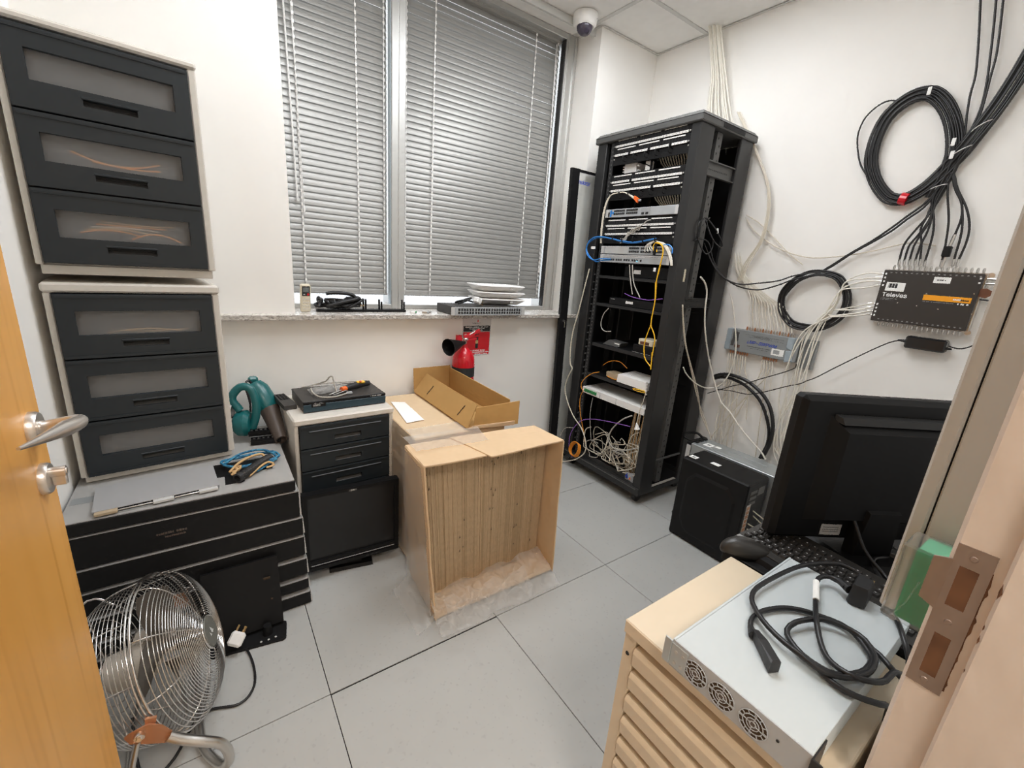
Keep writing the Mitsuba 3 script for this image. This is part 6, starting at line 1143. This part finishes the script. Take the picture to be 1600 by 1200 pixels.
add(t+'__white_label', [bx(gx-.0008, gx, -.111, -.050, .945, .980)], 'white_label'); add(t+'__code_patch', [bx(gx-.0012, gx-.0008, -.090, -.060, .954, .974)], 'device_grey2')
for i in range(18):
    y = .108-.0142*i
    add(t+'__connector', fconn((2.240, y, gz1), (0, 0, 1), .020, .0052), 'copper_bracket' if i % 3 == 0 else 'steel', 40)
for i, y in enumerate(list(.172-.0135*np.arange(8))+list(-.012-.013*np.arange(6))): add(t+'__connector', fconn((2.240, y, gz0), (0, 0, -1), .018, .0052), 'copper_bracket', 40)
# coaxial cables: coil above the multiswitch
rr = random.Random(31)
def offs(pts, k, s=.012, seed=0):
    p = np.array(pts, float); n = len(p)
    d = np.gradient(p, axis=0); d /= np.linalg.norm(d, axis=1, keepdims=True)
    nrm = np.stack([np.zeros(n), -d[:, 2], d[:, 1]], 1)
    wob = np.array([nnoise(np.array([i*.35, k*3.7, seed+.5]))-.5 for i in range(n)])
    q = p+nrm*(k*s+wob*.012)[:, None]
    q[:, 0] = np.minimum(2.2645, p[:, 0]-.004*np.cos(k*2.2)-.004)
    return q
drops = [f'drop_{i}' for i in range(6)]
for i in range(9):
    k = (i-4)/1.0
    path = list(offs(WIRE['coil_in'], k, .0062, i))+list(offs(WIRE['coil_loop'], k*1.0, .0055, i+20)[1:])
    tail = WIRE[drops[i]][1:] if i < 6 else None
    if tail: path += [list(q) for q in tail]
    single('coaxial_cable', tube(path, .0040, 8, step=.02), 'cable_black', 'black coaxial cable looped in the big coil on the right wall', 'cable', 'black coaxial cables of the big wall coil', 50)
for i in range(4): single('coaxial_cable', tube([list(WIRE['coil_loop'][-2])]+WIRE[f'fall_{i}'], .0038, 8), 'cable_black', 'black coaxial cable hanging from the coil to the right half of the multiswitch', 'cable', 'right-hand coaxial drops', 50)
for i in range(3): single('coaxial_cable', tube(WIRE[f'rise_{i}'], .0036, 8), 'cable_black', 'black cable rising from the tie of the big coil to the ceiling', 'cable', 'black cables rising to the ceiling', 50)
single('coaxial_cable', tube(WIRE['thin_outer'], .0032, 8), 'cable_black', 'single black cable bulging out to the left of the big coil', 'cable', smooth=50)
for i in range(2): single('coaxial_cable', tube(WIRE[f'run_{i}'], .0042, 8), 'cable_black', 'black cable running from the big coil down to the smaller coil', 'cable', 'black cables between the two wall coils', 50)
for k in range(6):
    q = offs(WIRE['coil2'][:-1], k-2.5, .0058, k+50)
    single('coaxial_cable', tube(q, .0042, 8, closed=True), 'cable_black', 'turn of black cable in the smaller coil on the right wall', 'cable', 'turns of the smaller black coil', 50)
single('coaxial_cable', tube(WIRE['coil2_tail_0'], .0036, 8), 'cable_black', 'upper black cable from the smaller coil into the rack side', 'cable', smooth=50); single('coaxial_cable', tube(WIRE['coil2_tail_1'], .0036, 8), 'cable_black', 'lower black cable sagging from the smaller coil into the rack side', 'cable', smooth=50)
def tie(p, r, ax, say): single('cable_tie', tube([np.array(p)+r*(math.cos(a)*np.array(ax[0])+math.sin(a)*np.array(ax[1])) for a in np.arange(16)*2*math.pi/16], .0016, 6, closed=True, raw=True), 'white_plastic', say, 'cable tie', smooth=50)
A1 = ((-1, 0, 0), (0, -.83, -.55))
for idx, r, say in ((4, .030, 'white cable tie on the rising black bundle, upper one'), (5, .034, 'white cable tie where the big coil crosses itself')):
    p = WIRE['coil_in'][idx]; tie((2.238, p[1], p[2]), r, ((.85, 0, 0), (0, .83, -.55)), say)
p = WIRE['coil_loop'][-2]; tie((2.240, p[1], p[2]), .026, ((.8, 0, 0), (0, .9, -.3)), 'white cable tie above the fanned-out cable ends')
p = WIRE['coil_loop'][4]; single('tape_band', [cyl((2.244, p[1]+.012, p[2]+.004), (2.244, p[1]-.012, p[2]-.002), .024, 16)], 'red_paint', 'red tape band round the bottom of the big cable coil', 'tape')
for idx, say in ((17, 'white paper tag on the right side of the big coil'), (13, 'white paper tag at the top of the big coil'), (18, 'lower white tag on the right side of the big coil')):
    p = WIRE['coil_loop'][idx]; single('cable_tag', [bx(2.206, 2.209, p[1]-.008, p[1]+.004, p[2]-.014, p[2]+.014, .001)], 'white_label', say, 'label')
t = thing('amplifier_plug', 'small dark inline coupler above the large multiswitch', 'connector'); p = WIRE['fall_1'][-1]
add(t+'__body', [bx(2.226, 2.250, p[1]-.005, p[1]+.019, p[2]-.085, p[2]-.045, .002)], 'black_plastic'); add(t+'__ferrule', [cyl((2.24, p[1]+.004, p[2]-.045), (2.24, p[1], p[2]), .0058, 10), cyl((2.24, p[1]+.006, p[2]-.085), (2.24, p[1]+.008, p[2]-.125), .0058, 10)], 'steel', 40)
for i in range(6):
    p = WIRE[f'drop_{i}'][-1]; single('cable_end_connector', [fconn((p[0], p[1], p[2]+.006), (0, -.1, -1), .030, .0052)], 'steel', 'metal plug on a black cable at the top left of the large multiswitch', 'connector', 'plugs at the top left of the multiswitch', 40)
for i in (0, 2, 3):
    p = WIRE[f'fall_{i}'][-1]; single('cable_end_connector', [fconn((p[0], p[1], p[2]+.006), (0, -.05, -1), .034, .0055)], 'steel', 'metal plug on a black cable at the top right of the large multiswitch', 'connector', 'plugs at the top right of the multiswitch', 40)
# white cables
for i in range(8): single('white_cable', tube(WIRE[f'feed_{i}']+[[2.20-.012*i, -.40-.008*i, .15], [2.12-.02*i, -.45-.012*i, .04], [2.0-.03*i, -.48-.02*i, .0045]], .0034, 7), 'cable_white', 'white cable from the left end of the large multiswitch down behind the monitor', 'cable', 'white cables from the large multiswitch', 50)
for i in range(10): single('white_cable', tube(offs(WIRE[f'ceil_{i}'], (i % 3)-1, .003, i), .0050, 8), 'cable_white', 'white cable of the bundle dropping from the ceiling behind the rack', 'cable', 'white cables of the ceiling bundle', 50)
for i in range(3): wire('white_cable', f'bulge_{i}', .0032, 'cable_cream', 'pale cable bulging out on the wall right of the rack top', 'pale cables bulging beside the rack')
wire('white_cable', 'droop_0', .0026, 'cable_cream', 'thin pale cable drooping across the wall to the large multiswitch'); wire('white_cable', 'droop_1', .0024, 'cable_cream', 'thin pale cable slanting from the rack to the smaller coil')
for i in range(13): wire('white_cable', f'lead_{i}', .0030, 'cable_cream' if i % 2 else 'cable_white', 'pale cable running from behind the rack to the top of the grey multiswitch', 'pale cables on top of the grey multiswitch')
for i in range(13): wire('white_cable', f'down_{i}', .0028, 'cable_cream' if i % 3 else 'cable_white', 'pale cable hanging from the underside of the grey multiswitch', 'pale cables below the grey multiswitch')
wire('black_conduit', 'thick_0', .0095, 'cable_black', 'thick black cable arching on the wall, outer one of two'); wire('black_conduit', 'thick_1', .0085, 'cable_black', 'thick black cable arching on the wall, inner one of two')
wire('black_cable', 'thinblk_0', .0024, 'cable_black', 'thin black flex from the rack to under the grey multiswitch'); wire('black_cable', 'thinblk_1', .0024, 'cable_black', 'thin black flex from the rack to the power brick on the wall'); wire('black_cable', 'psu_out', .0024, 'cable_black', 'short black flex leaving the right end of the power brick')
wire('white_cable', 'hang_0', .0046, 'cable_white', 'thick white cable falling from the open rack side to the metal server'); wire('white_cable', 'hang_1', .0036, 'cable_cream', 'left pale cable falling along the open rack side'); wire('white_cable', 'hang_2', .0034, 'cable_cream', 'second pale cable falling along the open rack side'); wire('white_cable', 'hang_3', .0036, 'cable_white', 'white cable looping from the rack side up past the grey multiswitch')

# ---------------------------------------------------------------- computers on the floor
t = thing('computer_tower', 'black computer tower on the floor in front of the rack', 'computer')
tx0, tx1, ty0, ty1, tz = 1.702, 1.890, -.318, .022, .434
add(t+'__case', [bx(tx0, tx1, ty0, ty1, .004, tz, .006)], 'black_paint')
so = [(.080, .046), (.255, .046), (.300, .11), (.300, .33), (.255, .385), (.085, .385), (.040, .33), (.040, .11)]
M_ = np.array([[0, 0, -1, tx0+.001], [1, 0, 0, ty0], [0, 1, 0, 0], [0, 0, 0, 1.0]])
ring_ = [(y, z) for y, z in so]
pa = [xf(hull([(y, z, 0) for y, z in so]+[((y-.17)*.90+.17, (z-.215)*.90+.215, .007) for y, z in so]), M_)]
add(t+'__side_panel', pa, 'black_paint')
add(t+'__rear_port', [bx(tx0+.03+.0*k, tx0+.09, ty0-.001, ty0+.001, .38-.028*k, .395-.028*k) for k in range(3)], 'rack_grey'); add(t+'__io_plate', [bx(tx0+.02, tx0+.055, ty0-.0012, ty0+.001, .14, .33)], 'steel'); add(t+'__slot_cover', [bx(tx0+.025, tx0+.05, ty0-.0020, ty0-.001, .15+.022*k, .166+.022*k) for k in range(8)], 'copper_bracket'); add(t+'__power_inlet', [bx(tx0+.10, tx0+.16, ty0-.001, ty0+.001, .36, .40)], 'rack_grey')
for (x0, x1, y0, y1, say) in ((1.735, 1.770, -.030, .010, 'square white sticker'), (1.762, 1.792, -.135, -.092, 'narrow white sticker')): part_label(add(t+'__sticker', [bx(x0, x1, y0, y1, tz, tz+.0006)], 'white_label'), say)
add(t+'__sticker_mark', [bx(1.745, 1.760, -.018, -.002, tz+.0006, tz+.001)], 'print_grey')
t = thing('server_chassis', 'grey metal rack server standing on edge behind the black computer tower', 'server')
sx0_, sx1_, sy0, sy1, sz = 1.905, 2.055, -.340, .105, .437
add(t+'__case', [bx(sx0_, sx1_, sy0, sy1, .006, sz, .002)], 'galvanised')
add(t+'__ridge', [bx(sx0_+.03, sx0_+.034, -.25, .02, sz, sz+.002), bx(sx0_+.09, sx0_+.094, -.25, -.05, sz, sz+.002)], 'galvanised'); add(t+'__rear_plate', [bx(sx0_+.01, sx1_-.01, sy0-.002, sy0+.001, .02, sz-.02)], 'rack_paint'); add(t+'__rear_grille', [bx(sx0_+.02+.018*(k % 7), sx0_+.03+.018*(k % 7), sy0-.003, sy0-.002, .04+.03*(k//7), .06+.03*(k//7)) for k in range(63)], 'trunk_grey')
add(t+'__bezel', [bx(sx0_-.004, sx1_+.004, sy1, sy1+.024, .004, sz+.004, .003)], 'black_plastic'); part_label(add(t+'__bezel_edge', [bx(sx0_-.008, sx0_-.004, sy1-.004, sy1+.02, .02, sz-.012)], 'grey_light'), 'bright metal front edge')
add(t+'__handle', [tube([(sx0_+.02, sy1+.020, sz+.004), (sx0_+.012, sy1+.055, sz+.014), (sx0_+.05, sy1+.075, sz+.018), (sx0_+.10, sy1+.072, sz+.018), (sx1_-.015, sy1+.050, sz+.014), (sx1_-.02, sy1+.020, sz+.004)], .0065, 10)], 'black_plastic', 50)
add(t+'__latch', [bx(sx0_+.025+.04*k, sx0_+.05+.04*k, sy1-.018, sy1+.002, sz, sz+.008, .001) for k in range(3)], 'black_plastic')
for (x0, x1, y0, y1) in ((1.945, 1.995, .020, .062), (1.975, 2.000, -.018, .012)): add(t+'__sticker', [bx(x0, x1, y0, y1, sz, sz+.0006)], 'white_label')
add(t+'__sticker_mark', [bx(1.962, 1.980, .032, .05, sz+.0006, sz+.001)], 'print_grey')
add(t+'__foot', [bx(sx0_-.03, sx0_+.03, sy1-.01, sy1+.02, 0, .02, .003)], 'black_plastic')
single('power_lead', [tube([(2.0, -.345, .36), (2.01, -.38, .355), (2.03, -.41, .33), (2.05, -.43, .26), (2.06, -.42, .12), (2.10, -.36, .02)], .0045, 8)], 'cable_black', 'black lead leaving the back of the grey metal server', 'cable', smooth=50)
rr = random.Random(9)
for i in range(5): single('white_cable', tube([(1.76+.04*rr.random(), -.325, .17+.03*i), (1.80+.04*i, -.37-.01*i, .14+.02*rr.random()), (1.88+.05*i, -.41, .06), (1.95+.05*i, -.45, .012)], .0030, 6), 'cable_cream' if i else 'cable_white', 'pale cable trailing behind the computer tower to the floor', 'cable', 'pale cables behind the computer tower', 50)

# ---------------------------------------------------------------- cream drawer cabinet with the half-width chassis, desk, keyboard, monitor
t = thing('filing_cabinet', 'cream steel cabinet of shallow drawers in the right foreground', 'cabinet')
cz, cx0, cx1, cy0, cy1 = .655, .412, .795, -1.030, -.686
add(t+'__carcass', [bx(cx0+.004, cx1, cy1-.026, cy1, 0, cz-.030, .002), bx(cx0+.004, cx1, cy0, cy0+.026, 0, cz-.030, .002), bx(cx1-.004, cx1, cy0+.026, cy1-.026, 0, cz-.03), bx(cx0+.004, cx0+.02, cy0+.026, cy1-.026, 0, .03)], 'steel_cream')
add(t+'__top', [bx(cx0, cx1+.002, cy0-.002, cy1+.002, cz-.030, cz, .0025)], 'steel_cream')
add(t+'__cavity', [bx(cx0+.03, cx0+.034, cy0+.026, cy1-.026, .03, cz-.031)], 'steel_cream')
nz, z1 = 10, cz-.046
for k in range(nz):
    a = z1-.0575*k; b = a-.044
    q = name(t+'__drawer')
    prof = [(cx0+.004, a), (cx0+.001, a-.004), (cx0-.0015, a-.010), (cx0+.002, b+.003), (cx0+.006, b), (cx0+.030, b), (cx0+.030, a)]
    m = prism([(x, z) for x, z in prof], cy0+.028, cy1-.028)
    add(t+'__drawer', xf(m, np.array([[1, 0, 0, 0], [0, 0, -1, cy0+cy1], [0, 1, 0, 0], [0, 0, 0, 1.0]])), 'steel_cream', 25)
add(t+'__bolt', [cyl((cx0+.0045, cy1-.013, cz-.072), (cx0+.003, cy1-.013, cz-.072), .0042, 12)], 'print_black')
# half-width chassis
t = thing('fan_chassis', 'pale blue-grey flat metal chassis with three round fan grilles on top of the cream cabinet', 'server')
hx0, hx1, hy0, hy1, hz0, hz1 = .398, .830, -1.004, -.792, cz+.002, cz+.056
CUR[0] = rotz(.0)
add(t+'__case', [bx(hx0+.002, hx1, hy0, hy1, hz0, hz1-.001, .0008)], 'server_top'); add(t+'__lid_edge', [bx(hx0, hx1, hy1-.003, hy1+.001, hz1-.006, hz1+.0006, .0005)], 'server_top')
front = with_holes(hy0, hy1, hz0, hz1-.001, [], .002, hx0+.002)
add(t+'__front', front, 'server_front')
for k, y in enumerate((-.838, -.883, -.932)):
    c = (hx0-.0003, y, (hz0+hz1)/2-.002)
    q = name(t+'__fan_grille')
    add(t+'__fan_opening', [cyl((hx0+.0004, y, c[2]), (hx0-.0006, y, c[2]), .0205, 32)], 'slot_dark')
    add(t+'__fan_hub', [cyl((hx0-.0004, y, c[2]), (hx0-.0012, y, c[2]), .0085, 20)], 'brown_plastic')
    bars = []
    for r in (.0205, .0145, .0090, .0045): bars.append(tube([(hx0-.0012, y+r*math.cos(a), c[2]+r*math.sin(a)) for a in np.arange(32)*2*math.pi/32], .00085, 5, closed=True, raw=True))
    for a in np.arange(4)*math.pi/2+.12: bars.append(tube([(hx0-.0012, y+.003*math.cos(a), c[2]+.003*math.sin(a)), (hx0-.0012, y+.0215*math.cos(a), c[2]+.0215*math.sin(a))], .0009, 5, raw=True))
    for a in np.arange(12)*math.pi/6: bars.append(tube([(hx0-.0012, y+.0145*math.cos(a), c[2]+.0145*math.sin(a)), (hx0-.0012, y+.0215*math.cos(a), c[2]+.0215*math.sin(a))], .0008, 5, raw=True))
    add(t+'__fan_grille', bars, 'server_front')
for y, s in ((hy1, 1), (hy0, -1)):
    part_label(add(t+'__rack_ear', [bx(hx0-.004, hx0-.001, min(y, y+s*.013), max(y, y+s*.013), hz0+.004, hz1-.002, .0006), bx(hx0-.004, hx0+.045, min(y, y+s*.0022), max(y, y+s*.0022), hz0+.004, hz1-.004, .0004)] + ([bx(hx0-.002, hx0+.0, hy1-.030, hy1, hz0+.004, hz1-.006, .0004)] if s > 0 else []), 'galvanised' if s > 0 else 'rack_paint'), 'metal rack ear')
for z in (hz0+.014, hz0+.036): 
    for y in (hy1-.010, hy1-.022): add(t+'__screw', [cyl((hx0-.002, y, z), (hx0-.0032, y, z), .0028, 8)], 'steel')
for y in (-.812, -.965): add(t+'__screw', [cyl((hx0, y, hz0+.032), (hx0-.001, y, hz0+.032), .0022, 8)], 'print_black')
CUR[0] = np.eye(4)
# desk under keyboard and monitor
t = thing('side_table', 'low black table under the keyboard and the monitor', 'table')
add(t+'__tabletop', [bx(.812, 1.62, -1.03, -.655, .622, .650, .002)], 'black_paint')
for x, y in ((.84, -.69), (1.59, -.69), (.84, -1.0), (1.59, -1.0)): add(t+'__leg', [bx(x-.018, x+.018, y-.018, y+.018, 0, .622, .002)], 'black_paint')
# keyboard
t = thing('keyboard', 'black keyboard with worn keys under the monitor, behind the cream cabinet', 'keyboard')
KM = frame((.862, -.655, .6505), (.96, -.10, .0), (-.155, -.985, 0), (0, 0, 1))
kx = np.array([.9942, -.1072, .0]); ky = np.array([-.1072, -.9942, 0])
KM = frame((.868, -.648, .6505), kx, -np.array([.1072, .9942, 0]), (0, 0, 1))
# local: x = away from the user (0 user side), y = along the keyboard towards the door
old = CUR[0]; CUR[0] = np.eye(4)
def kb(m): 
    m = xf(m, KM)
    return m
add(t+'__body', [kb(hull([(0, 0, 0), (.165, 0, 0), (.165, .39, 0), (0, .39, 0), (.002, .002, .016), (.002, .388, .016), (.163, .002, .028), (.163, .388, .028), (.03, .002, .019), (.03, .388, .019)]))], 'keyboard_body')
add(t+'__wrist_rest', [kb(hull([(-.022, .006, 0), (0, .006, 0), (-.022, .384, 0), (0, .384, 0), (-.018, .008, .012), (0, .008, .015), (-.018, .382, .012), (0, .382, .015)]))], 'black_plastic')
part_label(add(t+'__edge_strip', [kb(bx(.006, .020, .004, .050, .017, .0195, .001))], 'print_grey'), 'bluish blank key at the corner')
def key(x, y, w=.0155, d=.0155):
    z = .0175+.062*x
    m = kb(hull([(x, y, z-.004), (x+d, y, z-.004), (x+d, y+w, z-.004), (x, y+w, z-.004), (x+.002, y+.002, z+.006), (x+d-.0015, y+.002, z+.0065), (x+d-.0015, y+w-.002, z+.0065), (x+.002, y+w-.002, z+.006)]))
    q = add(t+'__key', m, 'key_cap')
    add(t+'__key_print', kb(bx(x+d*.55, x+d*.72, y+w*.3, y+w*.48, z+.0063, z+.0068)), 'key_print')
for r in range(6):
    x = .024+.0185*r+(.006 if r == 5 else 0)
    n = 13
    for c_ in range(n):
        y = .012+.0185*c_+(0, .004, .008, .004, 0, 0)[r]
        key(x, y)
for r in (0, 3, 4, 5):
    for c_ in range(3): key(.024+.0185*r+(.006 if r == 5 else 0), .268+.0185*c_)
for r in range(5):
    for c_ in range(3): key(.024+.0185*r, .330+.0185*c_, .014)
t = thing('computer_mouse', 'black computer mouse at the far corner of the cream cabinet', 'mouse')
mm = trimesh.creation.icosphere(subdivisions=4)
v = mm.vertices.copy(); v[:, 2] = np.where(v[:, 2] < -.25, -.25, v[:, 2]); v *= [.060, .031, .030]; v[:, 2] *= 1+.22*np.clip(-v[:, 0]/.06, -1, 1); v[:, 1] *= 1+.12*np.clip(v[:, 0]/.06, -1, 1)
mm = trimesh.Trimesh(v, mm.faces, process=False)
MM = rotz(-37, (.843, -.692, .6500+.0085+.004))
CUR[0] = MM
add(t+'__shell', mm, 'keyboard_body', True); add(t+'__skirt', [lathe([(0, -1), (.98, -1), (1.0, 1), (0, 1)], 32, (0, 0, 0), (0, 0, 1))] if False else [hull([(.058*math.cos(a), .031*math.sin(a), z) for a in np.arange(24)*math.pi/12 for z in (-.0095, -.0045)])], 'black_plastic', 30)
add(t+'__wheel', [cyl((.026, -.003, .021), (.026, .003, .021), .008, 16)], 'rack_grey', 30)
CUR[0] = np.eye(4)
single('mouse_lead', [tube([(.895, -.735, .662), (.91, -.75, .668), (.905, -.765, .664)], .0020, 6)], 'cable_grey', 'short bit of mouse lead by the keyboard', 'cable', smooth=50)
# monitor seen from behind
t = thing('computer_monitor', 'large black monitor seen from behind, on the low table at the right', 'monitor')
ux = np.array([.848, -.530, 0]); un = np.array([-.530, -.848, 0])     # along the panel, towards us
MO = frame((.921, -.702, .684), ux, (0, 0, 1), np.cross(ux, (0, 0, 1)))
if np.cross(ux, (0, 0, 1)) @ un < 0: MO = frame((.921, -.702, .684), ux, (0, 0, 1), un)
CUR[0] = MO
add(t+'__shell', [hull([(x, y, z) for x, y in ((.0, .008), (.008, 0), (.417, 0), (.425, .008), (.425, .370), (.417, .378), (.008, .378), (0, .370)) for z in (-.022, .0)]+[(x, y, .012) for x, y in ((.012, .012), (.413, .012), (.413, .366), (.012, .366))])], 'black_plastic')
add(t+'__rear_housing', [hull([(x, y, .010) for x, y in ((.070, .055), (.425, .055), (.425, .335), (.070, .335))]+[(x, y, .040) for x, y in ((.105, .075), (.400, .075), (.400, .300), (.105, .300))])], 'black_plastic')
add(t+'__vent_lip', [hull([(.080, .322, .016), (.42, .322, .016), (.080, .338, .014), (.42, .338, .014), (.092, .318, .034), (.41, .318, .034), (.086, .334, .030), (.415, .334, .030)])], 'rack_paint')
add(t+'__screen', [bx(.015, .410, .018, .360, -.0235, -.0215)], 'screen_black'); add(t+'__button', [bx(.20, .212, .377, .380, -.012, -.006, .001)], 'rack_grey')
part_label(add(t+'__sticker', [bx(.128, .182, .016, .046, .0125, .0132)], 'grey_light'), 'silver rating label'); add(t+'__sticker_print', [bx(.133, .175, .036-.006*k, .039-.006*k, .0132, .0136) for k in range(3)], 'print_grey')
add(t+'__neck', [hull([(.20, -.02, .012), (.30, -.02, .012), (.20, .12, .012), (.30, .12, .012), (.20, -.02, .045), (.30, -.02, .045), (.21, .10, .050), (.29, .10, .050)])], 'black_plastic')
add(t+'__foot', [hull([(.14, -.0335, -.06), (.38, -.0335, -.06), (.14, -.0335, .10), (.38, -.0335, .10), (.16, -.020, -.05), (.36, -.020, -.05), (.18, -.020, .085), (.34, -.020, .085)])], 'black_plastic')
CUR[0] = np.eye(4)
single('monitor_lead', [tube([(1.06, -.83, .76), (1.05, -.87, .70), (1.04, -.92, .667), (1.0, -.955, .665), (.94, -.975, .668)], .0042, 8)], 'cable_black', 'black lead hanging below the monitor', 'cable', smooth=50)
t = thing('video_lead', 'black video lead with a metal ferrule lying beside the keyboard', 'cable')
add(t+'__lead', [tube([(1.16, -.90, .66), (1.08, -.885, .672), (1.02, -.915, .668), (.985, -.96, .662)], .0046, 8), tube([(1.20, -.93, .657), (1.12, -.955, .660), (1.05, -.98, .658)], .0042, 8)], 'cable_black', 50); add(t+'__ferrule', [cyl((.985, -.958, .663), (.972, -.974, .661), .0062, 12)], 'steel', 40); add(t+'__plug', [bx(1.155, 1.185, -.915, -.895, .651, .676, .003)], 'rack_grey')
# mains lead on the chassis
ht = hz1+.0006
P3 = lambda pts: [(x, y, ht+.0052+dz) for x, y, dz in pts]
t = thing('power_cord', 'black mains cord coiled on the pale chassis, with a moulded socket at one end', 'power cord')
cord = [[0.523,-0.864,0.717],[0.537,-0.85,0.717],[0.56,-0.842,0.717],[0.597,-0.844,0.717],[0.64,-0.861,0.717],[0.667,-0.885,0.717],[0.681,-0.91,0.717],[0.692,-0.935,0.717],[0.683,-0.959,0.72],[0.66,-0.984,0.72],[0.641,-0.995,0.72],[0.61,-0.996,0.72],[0.583,-0.988,0.72],[0.558,-0.974,0.72],[0.549,-0.955,0.72],[0.55,-0.928,0.72],[0.564,-0.903,0.72],[0.583,-0.89,0.72],[0.611,-0.892,0.725],[0.65,-0.907,0.725],[0.671,-0.925,0.725],[0.68,-0.953,0.725],[0.676,-0.975,0.725],[0.65,-0.996,0.725],[0.61,-1.002,0.725],[0.571,-0.993,0.725],[0.546,-0.974,0.725],[0.537,-0.952,0.725],[0.538,-0.928,0.727],[0.541,-0.902,0.727],[0.552,-0.87,0.727],[0.575,-0.839,0.725],[0.602,-0.818,0.723],[0.642,-0.809,0.723],[0.719,-0.813,0.723],[0.796,-0.824,0.723],[0.846,-0.847,0.727],[0.876,-0.871,0.729],[0.881,-0.895,0.729]]
add(t+'__lead', [tube(cord, .0046, 9), tube([[0.789,-0.906,0.733],[0.806,-0.887,0.731],[0.8,-0.871,0.729],[0.781,-0.864,0.727],[0.748,-0.872,0.725],[0.711,-0.886,0.723],[0.66,-0.904,0.729],[0.625,-0.92,0.729],[0.605,-0.934,0.721],[0.584,-0.951,0.719],[0.57,-0.972,0.723],[0.568,-0.995,0.729],[0.591,-1.011,0.723],[0.619,-1.02,0.717],[0.649,-1.022,0.717],[0.68,-1.032,0.70],[0.69,-1.036,0.665]], .0046, 9), tube([[0.549,-0.95,0.717],[0.54,-0.973,0.717],[0.54,-0.992,0.717],[0.549,-1.012,0.717],[0.561,-1.028,0.717],[0.59,-1.036,0.70],[0.60,-1.038,0.665]], .0046, 9), tube([[0.677,-0.977,0.717],[0.673,-0.997,0.717],[0.654,-1.021,0.717],[0.67,-1.033,0.70],[0.675,-1.036,0.665]], .0046, 9), tube([[0.814,-0.962,0.717],[0.809,-0.982,0.717],[0.787,-0.996,0.717],[0.757,-1.009,0.717],[0.735,-1.026,0.70],[0.73,-1.034,0.665]], .0046, 9)], 'cable_black', 50)
part_label(add(t+'__sleeve', [tube([[.764,-.866,.7275],[.735,-.877,.726],[.708,-.8875,.7245]], .0058, 10)], 'white_label', 40), 'white sleeve round the cord')
add(t+'__socket', [hull([(x, y, z) for x, y in ((.5225,-.859),(.5285,-.866),(.500,-.902),(.488,-.896)) for z in (.7125,.727)]+[(.472,-.912,z) for z in (.7125,.732)]+[(.488,-.920,z) for z in (.7125,.732)]+[(.502,-.878,.7335),(.512,-.888,.7335),(.478,-.911,.7335),(.487,-.916,.7335)])], 'black_rubber')
add(t+'__boot', [cyl((.518,-.864,.7195), (.534,-.8515,.718), .0078, 10, .0052)], 'black_rubber')
t = thing('mains_plug', 'black moulded three-pin plug on the pale chassis', 'plug')
add(t+'__body', [hull([(x, y, z) for x, y, z in ((.780,-.918,.7125),(.785,-.944,.7125),(.838,-.940,.7125),(.842,-.908,.7125),(.786,-.914,.7125),(.778,-.925,.7125),(.784,-.919,.752),(.789,-.940,.752),(.832,-.936,.752),(.836,-.912,.752),(.781,-.917,.740),(.786,-.943,.740),(.838,-.940,.740),(.841,-.909,.740))])], 'black_rubber', 25)
add(t+'__cord_boot', [cyl((.790,-.914,.733), (.806,-.890,.731), .0085, 12, .0055)], 'black_rubber', 40)
add(t+'__pin', [bx(.838,.858,-.9235,-.9175,.722,.726,.0005), bx(.838,.856,-.935,-.931,.735,.741,.0005)], 'brass')
